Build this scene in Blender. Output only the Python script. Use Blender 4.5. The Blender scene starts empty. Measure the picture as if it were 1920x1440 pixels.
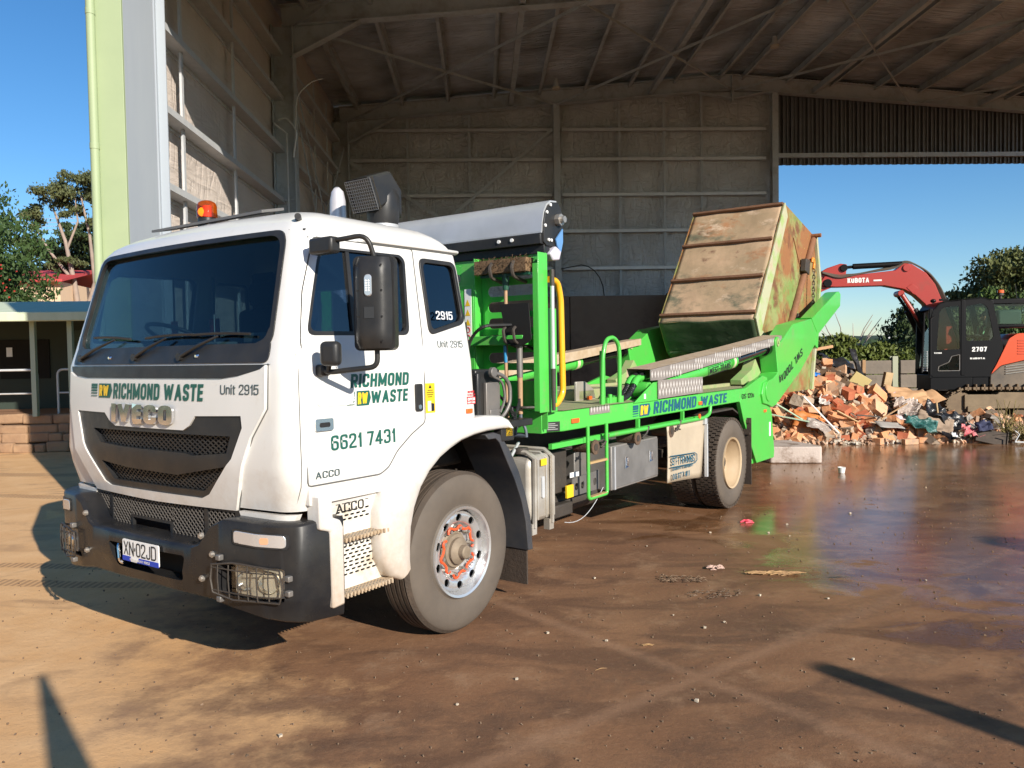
import bpy, bmesh, math, random
from math import sin, cos, pi, radians, sqrt, atan2
from mathutils import Vector, Matrix, Euler, noise
from mathutils.geometry import delaunay_2d_cdt
random.seed(11)
S = bpy.context.scene
COL = S.collection
# ------------------------------------------------------------------ camera
cam = bpy.data.objects.new("camera", bpy.data.cameras.new("camera"))
COL.objects.link(cam)
cam.data.sensor_width = 36.0
cam.data.lens = 27.75
cam.data.clip_start = 0.05
cam.data.clip_end = 6000
_r = Vector((0.999872, 0.0, -0.0159980)) ; _u = Vector((0.0, 0.0, 1.0))
_R = Matrix(((0.9998720, -0.0005723, -0.0159877), (0.0159980, 0.0357670, 0.9992321), (0.0, 0.9993600, -0.0357716)))
m = Matrix.Identity(4)
for i in range(3):
    m[i][0] = _R[0][i]; m[i][1] = _R[1][i]; m[i][2] = -_R[2][i]
m[2][3] = 1.75
cam.matrix_world = m
S.camera = cam
# ------------------------------------------------------------------ light
SUN_AZ = radians(144.5)      # direction to the sun, from +Y towards +X
SUN_EL = radians(24.5)
w = bpy.data.worlds.new("World"); S.world = w; w.use_nodes = True
nt = w.node_tree
bg = nt.nodes["Background"]
sky = nt.nodes.new("ShaderNodeTexSky"); sky.sky_type = 'NISHITA'; sky.sun_disc = False
sky.sun_elevation = SUN_EL; sky.sun_rotation = SUN_AZ
sky.air_density = 1.0; sky.dust_density = 0.15; sky.ozone_density = 4.5; sky.altitude = 150
hs = nt.nodes.new("ShaderNodeHueSaturation"); hs.inputs["Saturation"].default_value = 1.18; nt.links.new(sky.outputs[0], hs.inputs["Color"]); nt.links.new(hs.outputs[0], bg.inputs[0]); bg.inputs[1].default_value = 0.10
sl = bpy.data.lights.new("sun", 'SUN'); sl.energy = 5.0; sl.angle = radians(0.5); sl.color = (1.0, 0.92, 0.80)
so = bpy.data.objects.new("sun", sl); COL.objects.link(so)
sdir = Vector((sin(SUN_AZ) * cos(SUN_EL), cos(SUN_AZ) * cos(SUN_EL), sin(SUN_EL)))
so.rotation_euler = sdir.to_track_quat('Z', 'Y').to_euler(); so.location = sdir * 40
S.view_settings.view_transform = 'Standard'; S.view_settings.look = 'None'
S.view_settings.exposure = 0.5; S.view_settings.gamma = 1.0; S.view_settings.use_curve_mapping = False
S.render.engine = 'CYCLES'
S.cycles.max_bounces = 7; S.cycles.transparent_max_bounces = 16
S.cycles.caustics_reflective = False; S.cycles.caustics_refractive = False
# ------------------------------------------------------------------ materials
def mat(name, col, rough=0.5, metal=0.0, col2=None, scale=4.0, mixc=0.5, bump=0.0, bscale=40.0, rvar=0.0, coat=0.0,
        dirt=None, dscale=1.5, dlo=0.5, dhi=0.75, stretch=None, emit=0.0, spec=None):
    M = bpy.data.materials.new(name); M.use_nodes = True
    t = M.node_tree; N = t.nodes; L = t.links
    b = N["Principled BSDF"]
    b.inputs["Roughness"].default_value = rough; b.inputs["Metallic"].default_value = metal
    b.inputs["Base Color"].default_value = (*col, 1)
    if spec is not None: b.inputs["Specular IOR Level"].default_value = spec
    if coat: b.inputs["Coat Weight"].default_value = coat; b.inputs["Coat Roughness"].default_value = 0.08
    if emit: b.inputs["Emission Color"].default_value = (*col, 1); b.inputs["Emission Strength"].default_value = emit
    tc = N.new("ShaderNodeTexCoord"); src = tc.outputs["Object"]
    if stretch:
        mp = N.new("ShaderNodeMapping"); mp.inputs["Scale"].default_value = stretch
        L.new(src, mp.inputs[0]); src = mp.outputs[0]
    def ns(sc, det=5, ro=0.6):
        n = N.new("ShaderNodeTexNoise"); n.inputs["Scale"].default_value = sc
        n.inputs["Detail"].default_value = det; n.inputs["Roughness"].default_value = ro
        L.new(src, n.inputs["Vector"]); return n.outputs["Fac"]
    def ramp(f, lo, hi):
        r = N.new("ShaderNodeMapRange"); r.inputs[1].default_value = lo; r.inputs[2].default_value = hi
        L.new(f, r.inputs[0]); return r.outputs[0]
    def mix(f, a, c):
        x = N.new("ShaderNodeMix"); x.data_type = 'RGBA'; L.new(f, x.inputs[0])
        for k, v in ((6, a), (7, c)):
            if isinstance(v, tuple): x.inputs[k].default_value = (*v, 1)
            else: L.new(v, x.inputs[k])
        return x.outputs[2]
    out = None
    if col2:
        out = mix(ramp(ns(scale), 0.5 - mixc * 0.35, 0.5 + mixc * 0.35), col, col2)
    if dirt:
        out = mix(ramp(ns(dscale, 8, 0.7), dlo, dhi), out if out else col, dirt)
    if out: L.new(out, b.inputs["Base Color"])
    if rvar:
        f = ns(scale * 1.7)
        r = N.new("ShaderNodeMapRange"); r.inputs[1].default_value = 0.3; r.inputs[2].default_value = 0.7
        r.inputs[3].default_value = max(0.02, rough - rvar); r.inputs[4].default_value = min(1, rough + rvar)
        L.new(f, r.inputs[0]); L.new(r.outputs[0], b.inputs["Roughness"])
    if bump:
        bp = N.new("ShaderNodeBump"); bp.inputs["Strength"].default_value = min(1, bump); bp.inputs["Distance"].default_value = 0.02
        L.new(ns(bscale, 6), bp.inputs["Height"]); L.new(bp.outputs[0], b.inputs["Normal"])
    return M
def glass(name, tint, refl=0.12, tr=0.5):
    M = bpy.data.materials.new(name); M.use_nodes = True
    t = M.node_tree; N = t.nodes; L = t.links
    N.remove(N["Principled BSDF"]); o = N["Material Output"]
    tr_ = N.new("ShaderNodeBsdfTransparent"); tr_.inputs[0].default_value = (*tint, 1)
    gl = N.new("ShaderNodeBsdfGlossy"); gl.inputs["Roughness"].default_value = 0.015
    lw = N.new("ShaderNodeLayerWeight"); lw.inputs[0].default_value = .5
    pw = N.new("ShaderNodeMath"); pw.operation = 'POWER'; pw.inputs[1].default_value = 4.0; L.new(lw.outputs["Facing"], pw.inputs[0])
    ad = N.new("ShaderNodeMath"); ad.operation = 'MULTIPLY_ADD'; ad.inputs[1].default_value = .7; ad.inputs[2].default_value = .03 + refl; ad.use_clamp = True
    L.new(pw.outputs[0], ad.inputs[0])
    mx = N.new("ShaderNodeMixShader"); L.new(ad.outputs[0], mx.inputs[0]); L.new(tr_.outputs[0], mx.inputs[1]); L.new(gl.outputs[0], mx.inputs[2])
    L.new(mx.outputs[0], o.inputs[0])
    return M
# ------------------------------------------------------------------ mesh helpers
def rotm(d, up=(0, 0, 1)):
    z = Vector(d).normalized(); u = Vector(up)
    if abs(z.dot(u)) > 0.999: u = Vector((1, 0, 0))
    x = u.cross(z).normalized(); y = z.cross(x)
    return Matrix((x, y, z)).transposed()
class MB:
    def __init__(s): s.v = []; s.f = []; s.st = []
    def add(s, vs, fs):
        k = len(s.v); s.st.append((k, len(s.f))); s.v += [tuple(v) for v in vs]; s.f += [tuple(i + k for i in f) for f in fs]; return s
    def box(s, c, d, R=None):
        c = Vector(c); R = R or Matrix.Identity(3); vs = []
        for x in (-.5, .5):
            for y in (-.5, .5):
                for z in (-.5, .5): vs.append(c + R @ Vector((x * d[0], y * d[1], z * d[2])))
        return s.add(vs, [(0, 1, 3, 2), (4, 6, 7, 5), (0, 4, 5, 1), (2, 3, 7, 6), (0, 2, 6, 4), (1, 5, 7, 3)])
    def bx(s, x0, x1, y0, y1, z0, z1): return s.box(((x0 + x1) / 2, (y0 + y1) / 2, (z0 + z1) / 2), (x1 - x0, y1 - y0, z1 - z0))
    def beam(s, a, b, wd, ht, up=(0, 0, 1)):
        a = Vector(a); b = Vector(b); return s.box((a + b) / 2, (wd, ht, (b - a).length), rotm(b - a, up))
    def cyl(s, a, b, r0, r1=None, n=16, cap=True):
        a = Vector(a); b = Vector(b); r1 = r0 if r1 is None else r1; R = rotm(b - a); vs = []
        for p, r in ((a, r0), (b, r1)):
            for i in range(n): t = 2 * pi * i / n; vs.append(p + R @ Vector((r * cos(t), r * sin(t), 0)))
        fs = [(i, (i + 1) % n, n + (i + 1) % n, n + i) for i in range(n)]
        if cap: fs += [tuple(range(n - 1, -1, -1)), tuple(range(n, 2 * n))]
        return s.add(vs, fs)
    def tube(s, pts, r, n=8, closed=False, cap=True):
        P = [Vector(p) for p in pts]; m_ = len(P); rr = r if isinstance(r, (list, tuple)) else [r] * m_
        vs = []; last = None
        for i in range(m_):
            if closed: d = P[(i + 1) % m_] - P[i - 1]
            else: d = P[min(i + 1, m_ - 1)] - P[max(i - 1, 0)]
            d = d.normalized() if d.length > 1e-9 else Vector((0, 0, 1))
            if last is None:
                x = d.orthogonal().normalized()
            else:
                x = (last - d * last.dot(d)); x = x.normalized() if x.length > 1e-6 else d.orthogonal().normalized()
            last = x; y = d.cross(x)
            for k in range(n): t = 2 * pi * k / n; vs.append(P[i] + rr[i] * (x * cos(t) + y * sin(t)))
        fs = []
        for i in range(m_ if closed else m_ - 1):
            j = (i + 1) % m_
            for k in range(n): fs.append((i * n + k, i * n + (k + 1) % n, j * n + (k + 1) % n, j * n + k))
        if cap and not closed: fs += [tuple(range(n - 1, -1, -1)), tuple(range((m_ - 1) * n, m_ * n))]
        return s.add(vs, fs)
    def prism(s, pts, ax, a, b):
        n = len(pts)
        def q(p, h): l = list(p); l.insert(ax, h); return l
        vs = [q(p, a) for p in pts] + [q(p, b) for p in pts]
        fs = [(i, (i + 1) % n, n + (i + 1) % n, n + i) for i in range(n)] + [tuple(range(n - 1, -1, -1)), tuple(range(n, 2 * n))]
        return s.add(vs, fs)
    def lathe(s, prof, c, ax, n=48, closed=False):
        c = Vector(c); R = rotm(ax); vs = []; m_ = len(prof)
        for r, h in prof:
            for i in range(n): t = 2 * pi * i / n; vs.append(c + R @ Vector((r * cos(t), r * sin(t), h)))
        fs = []
        for j in range(m_ if closed else m_ - 1):
            k = (j + 1) % m_
            for i in range(n): fs.append((j * n + i, j * n + (i + 1) % n, k * n + (i + 1) % n, k * n + i))
        return s.add(vs, fs)
    def sheet(s, f, u0, u1, v0, v1, nu, nv):
        vs = [f(u0 + (u1 - u0) * i / nu, v0 + (v1 - v0) * j / nv) for j in range(nv + 1) for i in range(nu + 1)]
        W = nu + 1
        return s.add(vs, [(j * W + i, j * W + i + 1, (j + 1) * W + i + 1, (j + 1) * W + i) for j in range(nv) for i in range(nu)])
    def skin(s, outer, holes, fn, t0, t1, grid=0.0):
        """plate with holes: polygon in (u,v) mapped by fn(u,v,t) and given a thickness t0..t1"""
        def inside(p, poly):
            c = False; j = len(poly) - 1
            for i in range(len(poly)):
                a, b = poly[i], poly[j]
                if (a[1] > p[1]) != (b[1] > p[1]) and p[0] < (b[0] - a[0]) * (p[1] - a[1]) / (b[1] - a[1]) + a[0]: c = not c
                j = i
            return c
        def dens(poly, mx):
            o = []
            for i in range(len(poly)):
                a = Vector(poly[i]); c = Vector(poly[(i + 1) % len(poly)]); k = max(1, int((c - a).length / mx + .5)) if grid else 1
                o += [tuple(a.lerp(c, j / k)) for j in range(k)]
            return o
        outer = dens(outer, grid); holes = [dens(h, grid) for h in holes]
        pts = []; ed = []
        for poly in [outer] + holes:
            k = len(pts); n = len(poly); pts += [Vector(p) for p in poly]; ed += [(k + i, k + (i + 1) % n) for i in range(n)]
        if grid:
            us = [p[0] for p in outer]; vv = [p[1] for p in outer]
            u = min(us) + grid / 2
            while u < max(us):
                v = min(vv) + grid / 2
                while v < max(vv):
                    if inside((u, v), outer) and not any(inside((u, v), h) for h in holes): pts.append(Vector((u, v)))
                    v += grid
                u += grid
        V, E_, F, *_ = delaunay_2d_cdt(pts, ed, [], 1, 1e-5)
        F = [f for f in F if not any(inside(((V[f[0]][0] + V[f[1]][0] + V[f[2]][0]) / 3, (V[f[0]][1] + V[f[1]][1] + V[f[2]][1]) / 3), h) for h in holes)
             and inside(((V[f[0]][0] + V[f[1]][0] + V[f[2]][0]) / 3, (V[f[0]][1] + V[f[1]][1] + V[f[2]][1]) / 3), outer)]
        n = len(V); cnt = {}
        for f in F:
            for i in range(3): cnt[(f[i], f[(i + 1) % 3])] = 1
        vs = [fn(v[0], v[1], t0) for v in V] + [fn(v[0], v[1], t1) for v in V]
        fs = [tuple(f) for f in F] + [tuple(n + i for i in reversed(f)) for f in F]
        for (a, b) in cnt:
            if (b, a) not in cnt: fs.append((b, a, n + a, n + b))
        return s.add(vs, fs)
    def ball(s, c, r, nu=12, nv=8, sc=(1, 1, 1)):
        return s.sheet(lambda u, v: (c[0] + r * sc[0] * cos(u) * cos(v), c[1] + r * sc[1] * sin(u) * cos(v), c[2] + r * sc[2] * sin(v)), 0, 2 * pi, -pi / 2, pi / 2, nu, nv)
    def mesh(s, name):
        me = bpy.data.meshes.new(name); me.from_pydata(s.v, [], s.f); return me
def obj(name, mb, M, parent=None, smooth=None, bevel=0.0, weld=True, seg=2):
    me = mb.mesh(name) if isinstance(mb, MB) else mb
    bm = bmesh.new(); bm.from_mesh(me)
    if weld: bmesh.ops.remove_doubles(bm, verts=bm.verts, dist=1e-5)
    bmesh.ops.recalc_face_normals(bm, faces=bm.faces); bm.to_mesh(me); bm.free()
    if smooth is not None:
        me.shade_smooth(); me.set_sharp_from_angle(angle=radians(smooth))
    for x in (M if isinstance(M, (list, tuple)) else [M]): me.materials.append(x)
    o = bpy.data.objects.new(name, me); COL.objects.link(o)
    if parent: o.parent = parent
    if bevel:
        b = o.modifiers.new("bevel", 'BEVEL'); b.width = bevel; b.segments = seg; b.limit_method = 'ANGLE'; b.angle_limit = radians(40)
        b.harden_normals = False
        if smooth is None: me.shade_smooth(); me.set_sharp_from_angle(angle=radians(35))
    return o
def objs(name, mb, M, parent=None, **kw):
    """one object for every piece added to the builder"""
    out = []
    for i, (v0, f0) in enumerate(mb.st):
        v1, f1 = mb.st[i + 1] if i + 1 < len(mb.st) else (len(mb.v), len(mb.f))
        q = MB(); q.v = mb.v[v0:v1]; q.f = [tuple(k - v0 for k in f) for f in mb.f[f0:f1]]; out.append(obj(name, q, M, parent, **kw))
    return out
def tag(o, label, cat, group=None, kind=None):
    if label: o["label"] = label
    if cat: o["category"] = cat
    if group: o["group"] = group
    if kind: o["kind"] = kind
    return o
def empty(name, loc=(0, 0, 0), rz=0.0, label=None, cat=None, group=None):
    o = bpy.data.objects.new(name, None); COL.objects.link(o); o.location = loc; o.rotation_euler = (0, 0, rz)
    o.empty_display_size = 0.3
    return tag(o, label, cat, group)
def dup(o, parent=None):
    c = o.copy(); COL.objects.link(c); c.parent = parent
    for ch in list(o.children): dup(ch, c)
    return c
def lerp(tab, z):
    if z <= tab[0][0]: return tab[0][1]
    for (a, b), (c, d) in zip(tab, tab[1:]):
        if z <= c: return b + (d - b) * (z - a) / (c - a)
    return tab[-1][1]
def rrect(x0, x1, y0, y1, r, n=4):
    o = []
    for cx_, cy_, a in ((x1 - r, y0 + r, -90), (x1 - r, y1 - r, 0), (x0 + r, y1 - r, 90), (x0 + r, y0 + r, 180)):
        for i in range(n + 1): t = radians(a + 90 * i / n); o.append((cx_ + r * cos(t), cy_ + r * sin(t)))
    return o
def rpoly(pts, r, n=4):
    """round the corners of a polygon"""
    o = []; m_ = len(pts)
    for i in range(m_):
        p = Vector(pts[i]); a = Vector(pts[i - 1]) - p; b = Vector(pts[(i + 1) % m_]) - p
        rr = min(r if not isinstance(r, (list, tuple)) else r[i], a.length * .45, b.length * .45)
        A = p + a.normalized() * rr; B = p + b.normalized() * rr
        for k in range(n + 1):
            t = k / n; q = A * (1 - t) ** 2 + p * 2 * t * (1 - t) + B * t * t; o.append((q.x, q.y))
    return o
def bend(pts, r, n=5):
    P = [Vector(p) for p in pts]; o = [P[0]]
    for i in range(1, len(P) - 1):
        p = P[i]; a = P[i - 1] - p; b = P[i + 1] - p; rr = min(r, a.length * .45, b.length * .45)
        A = p + a.normalized() * rr; B = p + b.normalized() * rr
        for k in range(n + 1): t = k / n; o.append(A * (1 - t) ** 2 + p * 2 * t * (1 - t) + B * t * t)
    o.append(P[-1]); return o
GLY = {'A': (.66, ["0,0 .5,1 1,0", ".2,.3 .8,.3"]), 'B': (.56, ["cR 0,.5 0,1 .93,1 .93,.5", "cR 0,0 0,.5 1,.5 1,0"]), 'C': (.56, ["r 1,.68 1,1 0,1 0,0 1,0 1,.32"]), 'D': (.56, ["cR 0,0 0,1 1,1 1,0"]),
 'E': (.46, ["1,1 0,1 0,0 1,0", "0,.52 .9,.52"]), 'F': (.44, ["1,1 0,1 0,0", "0,.52 .9,.52"]), 'G': (.58, ["r 1,.7 1,1 0,1 0,0 1,0 1,.48 .55,.48"]), 'H': (.56, ["0,0 0,1", "1,0 1,1", "0,.5 1,.5"]), 'I': (0, ["0,0 0,1"]),
 'J': (.46, ["r 1,1 1,0 0,0 0,.3"]), 'K': (.58, ["0,0 0,1", "1,1 .05,.42", "1,0 .35,.62"]), 'L': (.44, ["0,1 0,0 1,0"]), 'M': (.74, ["0,0 0,1 .5,.12 1,1 1,0"]), 'N': (.56, ["0,0 0,1 1,0 1,1"]), 'O': (.58, ["cr 0,0 0,1 1,1 1,0"]),
 'P': (.54, ["0,0 0,.5", "cR 0,.45 0,1 1,1 1,.45"]), 'Q': (.58, ["cr 0,0 0,1 1,1 1,0", ".6,.3 1,0"]), 'R': (.56, ["0,0 0,.5", "cR 0,.46 0,1 1,1 1,.46", ".5,.46 1,0"]), 'S': (.54, ["r 1,.74 1,1 0,1 0,.55 1,.45 1,0 0,0 0,.26"]), 'T': (.52, ["0,1 1,1", ".5,0 .5,1"]),
 'U': (.56, ["r 0,1 0,0 1,0 1,1"]), 'V': (.64, ["0,1 .5,0 1,1"]), 'W': (.92, ["0,1 .25,0 .5,.92 .75,0 1,1"]), 'X': (.6, ["0,0 1,1", "0,1 1,0"]), 'Y': (.6, ["0,1 .5,.45 .5,0", "1,1 .5,.45"]), 'n': (.44, ["0,0 0,.70", "r 0,.45 .1,.70 1,.70 1,0"]),
 'i': (0, ["0,0 0,.68", "0,.88 0,1"]), 't': (.30, ["r .35,.95 .35,0 1,0", "0,.7 1,.7"]), 'k': (.42, ["0,0 0,1", "1,.7 .05,.25", "1,0 .35,.45"]), 'g': (.44, ["r 1,.7 1,-.3 0,-.3", "cr 0,0 0,.7 1,.7 1,0"]), 's': (.40, ["r 1,.55 1,.7 0,.7 0,.39 1,.31 1,0 0,0 0,.15"]),
 '0': (.5, ["cr 0,0 0,1 1,1 1,0"]), '1': (.26, ["0,.76 1,1 1,0"]), '2': (.5, ["r 0,.70 0,1 1,1 1,.6 0,.14 0,0", "0,0 1,0"]), '3': (.5, ["r 0,.75 0,1 1,1 1,.52 .4,.52", "r .4,.52 1,.52 1,0 0,0 0,.25"]), '4': (.54, ["1,.25 0,.25 .72,1 .72,0"]),
 '5': (.5, ["1,1 .08,1 0,.52", "r 0,.52 .2,.62 1,.62 1,0 0,0 0,.24"]), '6': (.5, ["r 1,.78 1,1 0,1 0,0 1,0 1,.56 0,.56"]), '7': (.48, ["0,1 1,1 .35,0"]), '8': (.5, ["cr 0,0 0,.52 1,.52 1,0", "cr .06,.52 .06,1 .94,1 .94,.52"]), '9': (.5, ["r 0,.22 0,0 1,0 1,1 0,1 0,.44 1,.44"]),
 '-': (.3, ["0,.45 1,.45"]), '\u00b7': (0, ["0,.42 0,.56"]), '&': (.6, ["r 1,0 .1,.75 .1,1 .7,1 .7,.7 0,.35 0,0 .6,0 1,.4"])}
def _stroke(pts, closed, T):
    n = len(pts); L_ = []; R_ = []
    for i in range(n):
        p = Vector(pts[i]); a = Vector(pts[i - 1]) if (i or closed) else None; c = Vector(pts[(i + 1) % n]) if (i < n - 1 or closed) else None
        d1 = (p - a).normalized() if a is not None and (p - a).length > 1e-7 else None; d2 = (c - p).normalized() if c is not None and (c - p).length > 1e-7 else None
        d1 = d1 or d2; d2 = d2 or d1
        n1 = Vector((-d1.y, d1.x)); n2 = Vector((-d2.y, d2.x)); m = (n1 + n2)
        m = m.normalized() if m.length > 1e-6 else n1; k = min(1.6, 1 / max(.3, m.dot(n1))) * T / 2
        L_.append((p.x + m.x * k, p.y + m.y * k)); R_.append((p.x - m.x * k, p.y - m.y * k))
    return [L_, R_] if closed else [L_ + R_[::-1]]
def _inside(p, poly):
    c = False; j = len(poly) - 1
    for i in range(len(poly)):
        a, b = poly[i], poly[j]
        if (a[1] > p[1]) != (b[1] > p[1]) and p[0] < (b[0] - a[0]) * (p[1] - a[1]) / (b[1] - a[1]) + a[0]: c = not c
        j = i
    return c
_tc = {}
def glyph(ch, T, wk=1.0):
    if (ch, T, wk) in _tc: return _tc[(ch, T, wk)]
    w_, ss = GLY.get(ch, GLY['O']); w_ *= wk; shapes = []
    for s_ in ss:
        fl = ""
        if " " in s_ and "," not in s_.split(" ")[0]: fl, s_ = s_.split(" ", 1)
        pts = [(T / 2 + float(a.split(",")[0]) * max(0, w_ - T * (w_ > 0)), T / 2 + float(a.split(",")[1]) * (1 - T)) for a in s_.split(" ")]
        if not fl and len(pts) > 1:      # square ends reach the box
            for e, q in ((0, 1), (-1, -2)):
                d = (Vector(pts[e]) - Vector(pts[q])).normalized(); pts[e] = (pts[e][0] + d.x * T / 2 * (abs(d.x) < .05 or abs(d.y) < .05), pts[e][1] + d.y * T / 2)
        if fl == "cr": pts = rpoly(pts, .24, 4)
        elif fl == "cR": pts = rpoly(pts, [0.001, .001, .2, .2] if pts[0][0] == pts[1][0] else .2, 4)
        elif fl == "r": pts = [(v.x, v.y) for v in bend([Vector((p[0], p[1], 0)) for p in pts], .22, 4)]
        q = []
        for p in pts:
            if not q or (Vector(p) - Vector(q[-1])).length > .004: q.append(p)
        if fl: shapes.append(_stroke(q, fl.startswith("c"), T)); continue
        for i in range(len(q) - 1):      # straight strokes: one quad per segment, squared at the corners
            a, c = Vector(q[i]), Vector(q[i + 1]); d = (c - a).normalized(); ax_ = abs(d.x) < .05 or abs(d.y) < .05
            if i: a = a - d * (T / 2 if ax_ else T * .30)
            if i < len(q) - 2: c = c + d * (T / 2 if ax_ else T * .30)
            n_ = Vector((-d.y, d.x)) * T / 2; shapes.append([[(p.x, min(1, max(-.4 if ch in "gn" else 0, p.y))) for p in (a + n_, c + n_, c - n_, a - n_)]])
    V = []; E_ = []
    for sh_ in shapes:
        for poly in sh_:
            k = len(V); n = len(poly); V += [Vector(p) for p in poly]; E_ += [(k + i, k + (i + 1) % n) for i in range(n)]
    A, _, F, *_r = delaunay_2d_cdt(V, E_, [], 0, 1e-5); out = []
    for f in F:
        c = ((A[f[0]][0] + A[f[1]][0] + A[f[2]][0]) / 3, (A[f[0]][1] + A[f[1]][1] + A[f[2]][1]) / 3)
        if any(sum(_inside(c, p) for p in sh_) == 1 for sh_ in shapes): out.append(tuple(f))
    _tc[(ch, T, wk)] = ([(v[0], v[1]) for v in A], out, max(w_, T)); return _tc[(ch, T, wk)]
def text2d(s, w_, h_, bold=0.0, shear=0.0, res=2, space=1.0):
    """bold is the stroke thickness as a fraction of the letter height"""
    T = bold or .13; x = 0; V = []; F = []; brk = [(0, 0)]
    asp = 1.0
    for ch in s:
        if ch == " ": x += .30; brk.append((len(V), len(F))); continue
        v, f, g_ = glyph(ch, T); k = len(V); V += [(p[0] + x + shear * p[1], p[1]) for p in v]; F += [tuple(i + k for i in q) for q in f]; x += g_ + .09 * space
    x0 = min(v[0] for v in V); x1 = max(v[0] for v in V)
    text2d.brk = brk
    return [((v[0] - x0) / (x1 - x0) * w_, v[1] * h_) for v in V], F
def letters(name, s, w_, h_, fn, M, parent, bold=0.0, shear=0.0, space=1.0, mb=None, t=None):
    """flat lettering mapped by fn(u,v) onto a surface; t gives raised letters"""
    V, F = text2d(s, w_, h_, bold, shear, space=space)
    b = mb or MB()
    bk = text2d.brk + [(len(V), len(F))]
    for (v0, f0), (v1, f1) in zip(bk, bk[1:]):      # one object for every word
        b = MB(); b.add([fn(u, v) for u, v in V[v0:v1]], [tuple(i - v0 for i in f) for f in F[f0:f1]]); o = obj(name, b, M, parent, weld=False)
    if t:
        q = o.modifiers.new("solid", 'SOLIDIFY'); q.thickness = t; q.offset = 0
    return o
# ------------------------------------------------------------------ shared materials
M_white = mat("white_paint", (.70, .69, .67), .3, coat=.35, col2=(.66, .65, .62), scale=1.3, dirt=(.50, .44, .36), dscale=2.6, dlo=.58, dhi=.92, stretch=(1.6, 1.6, .55))
def lowdust(M, z0, z1, colr):
    t = M.node_tree; N = t.nodes; L = t.links; b = N["Principled BSDF"]; lk = b.inputs["Base Color"].links[0].from_socket
    tc = N.new("ShaderNodeTexCoord"); sp = N.new("ShaderNodeSeparateXYZ"); L.new(tc.outputs["Object"], sp.inputs[0])
    n = N.new("ShaderNodeTexNoise"); n.inputs["Scale"].default_value = 9; n.inputs["Detail"].default_value = 9; n.inputs["Roughness"].default_value = .75; L.new(tc.outputs["Object"], n.inputs["Vector"])
    r = N.new("ShaderNodeMapRange"); r.inputs[1].default_value = z1; r.inputs[2].default_value = z0; L.new(sp.outputs[2], r.inputs[0])
    a = N.new("ShaderNodeMath"); a.operation = 'ADD'; L.new(r.outputs[0], a.inputs[0]); L.new(n.outputs[0], a.inputs[1])
    q = N.new("ShaderNodeMapRange"); q.inputs[1].default_value = .62; q.inputs[2].default_value = 1.5; L.new(a.outputs[0], q.inputs[0])
    x = N.new("ShaderNodeMix"); x.data_type = 'RGBA'; L.new(q.outputs[0], x.inputs[0]); L.new(lk, x.inputs[6]); x.inputs[7].default_value = (*colr, 1); L.new(x.outputs[2], b.inputs["Base Color"])
    return M
lowdust(M_white, .25, 1.25, (.44, .33, .23))
M_green = mat("green_paint", (.075, .52, .070), .35, coat=.25, col2=(.085, .47, .07), scale=2, dirt=(.24, .34, .13), dscale=4.0, dlo=.56, dhi=.80)
M_greendust = mat("dusty_green_paint", (.16, .42, .10), .7, col2=(.40, .34, .20), scale=5, mixc=.8)
M_dust = mat("dusty_deck", (.42, .33, .22), .85, col2=(.22, .32, .12), scale=7, mixc=.9, bump=.3)
M_black = mat("black_plastic", (.018, .019, .021), .38, spec=.35, col2=(.032, .03, .028), scale=6, bump=.06, bscale=300, rvar=.1)
M_bumper = mat("black_bumper", (.010, .011, .014), .30, spec=.28, col2=(.03, .028, .026), scale=3, dirt=(.10, .08, .06), dscale=5, dlo=.62, dhi=.9, rvar=.1)
M_rubber = mat("tyre_rubber", (.035, .031, .028), .75, col2=(.075, .06, .047), scale=5, mixc=.9, bump=.15, bscale=60)
M_tread = mat("tread_rubber", (.045, .035, .027), .85, col2=(.085, .06, .042), scale=9, mixc=.9, bump=.4, bscale=50)
M_sidewall = mat("dusty_sidewall", (.085, .070, .057), .75, col2=(.135, .108, .083), scale=3, mixc=.7, bump=.05, bscale=90, rvar=.1)
M_chrome = mat("chrome", (.85, .85, .86), .08, 1.0, rvar=.04, scale=3)
M_alloy = mat("polished_alloy", (.80, .80, .81), .30, .75, col2=(.70, .69, .67), scale=5, mixc=.7, rvar=.05)
M_steel = mat("galvanised_steel", (.52, .54, .56), .45, .2, col2=(.60, .61, .62), scale=8, rvar=.1)
M_alum = mat("aluminium_sheet", (.55, .56, .58), .42, .35, col2=(.48, .49, .50), scale=3, rvar=.08)
M_tank = mat("stainless_tank", (.58, .55, .50), .38, .45, col2=(.42, .37, .30), scale=3, rvar=.1)
M_darksteel = mat("chassis_black", (.028, .025, .023), .6, col2=(.07, .055, .042), scale=5, mixc=.9, bump=.2)
M_greymetal = mat("grey_metal", (.16, .155, .15), .5, .4, col2=(.22, .20, .18), scale=6)
M_orange = mat("orange_plastic", (.85, .13, .02), .45)
M_amber = mat("amber_lens", (.80, .13, .01), .15, coat=.6)
M_yellow = mat("yellow_paint", (.85, .42, .015), .3, coat=.3, dirt=(.6, .35, .1), dlo=.6, dhi=.9)
M_ygreen = mat("sticker_yellow", (.80, .52, .02), .5)
M_txt = mat("green_lettering", (.012, .10, .075), .45)
M_navy = mat("teal_lettering", (.01, .10, .16), .45)
M_greytxt = mat("grey_lettering", (.05, .08, .085), .5)
M_blk = mat("black_lettering", (.012, .012, .012), .6)
M_wht = mat("white_sticker", (.8, .8, .78), .5)
M_red = mat("red_sticker", (.60, .02, .03), .5)
M_blue = mat("blue_sticker", (.01, .05, .45), .5)
M_lens = mat("clear_lens", (.65, .66, .68), .12, .6)
M_wood = mat("weathered_wood", (.30, .17, .08), .7, col2=(.42, .26, .13), scale=8, stretch=(6, 6, 1), bump=.2)
M_rust = mat("rusty_steel", (.20, .075, .03), .85, col2=(.30, .13, .055), scale=9, mixc=.9, bump=.4)
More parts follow.
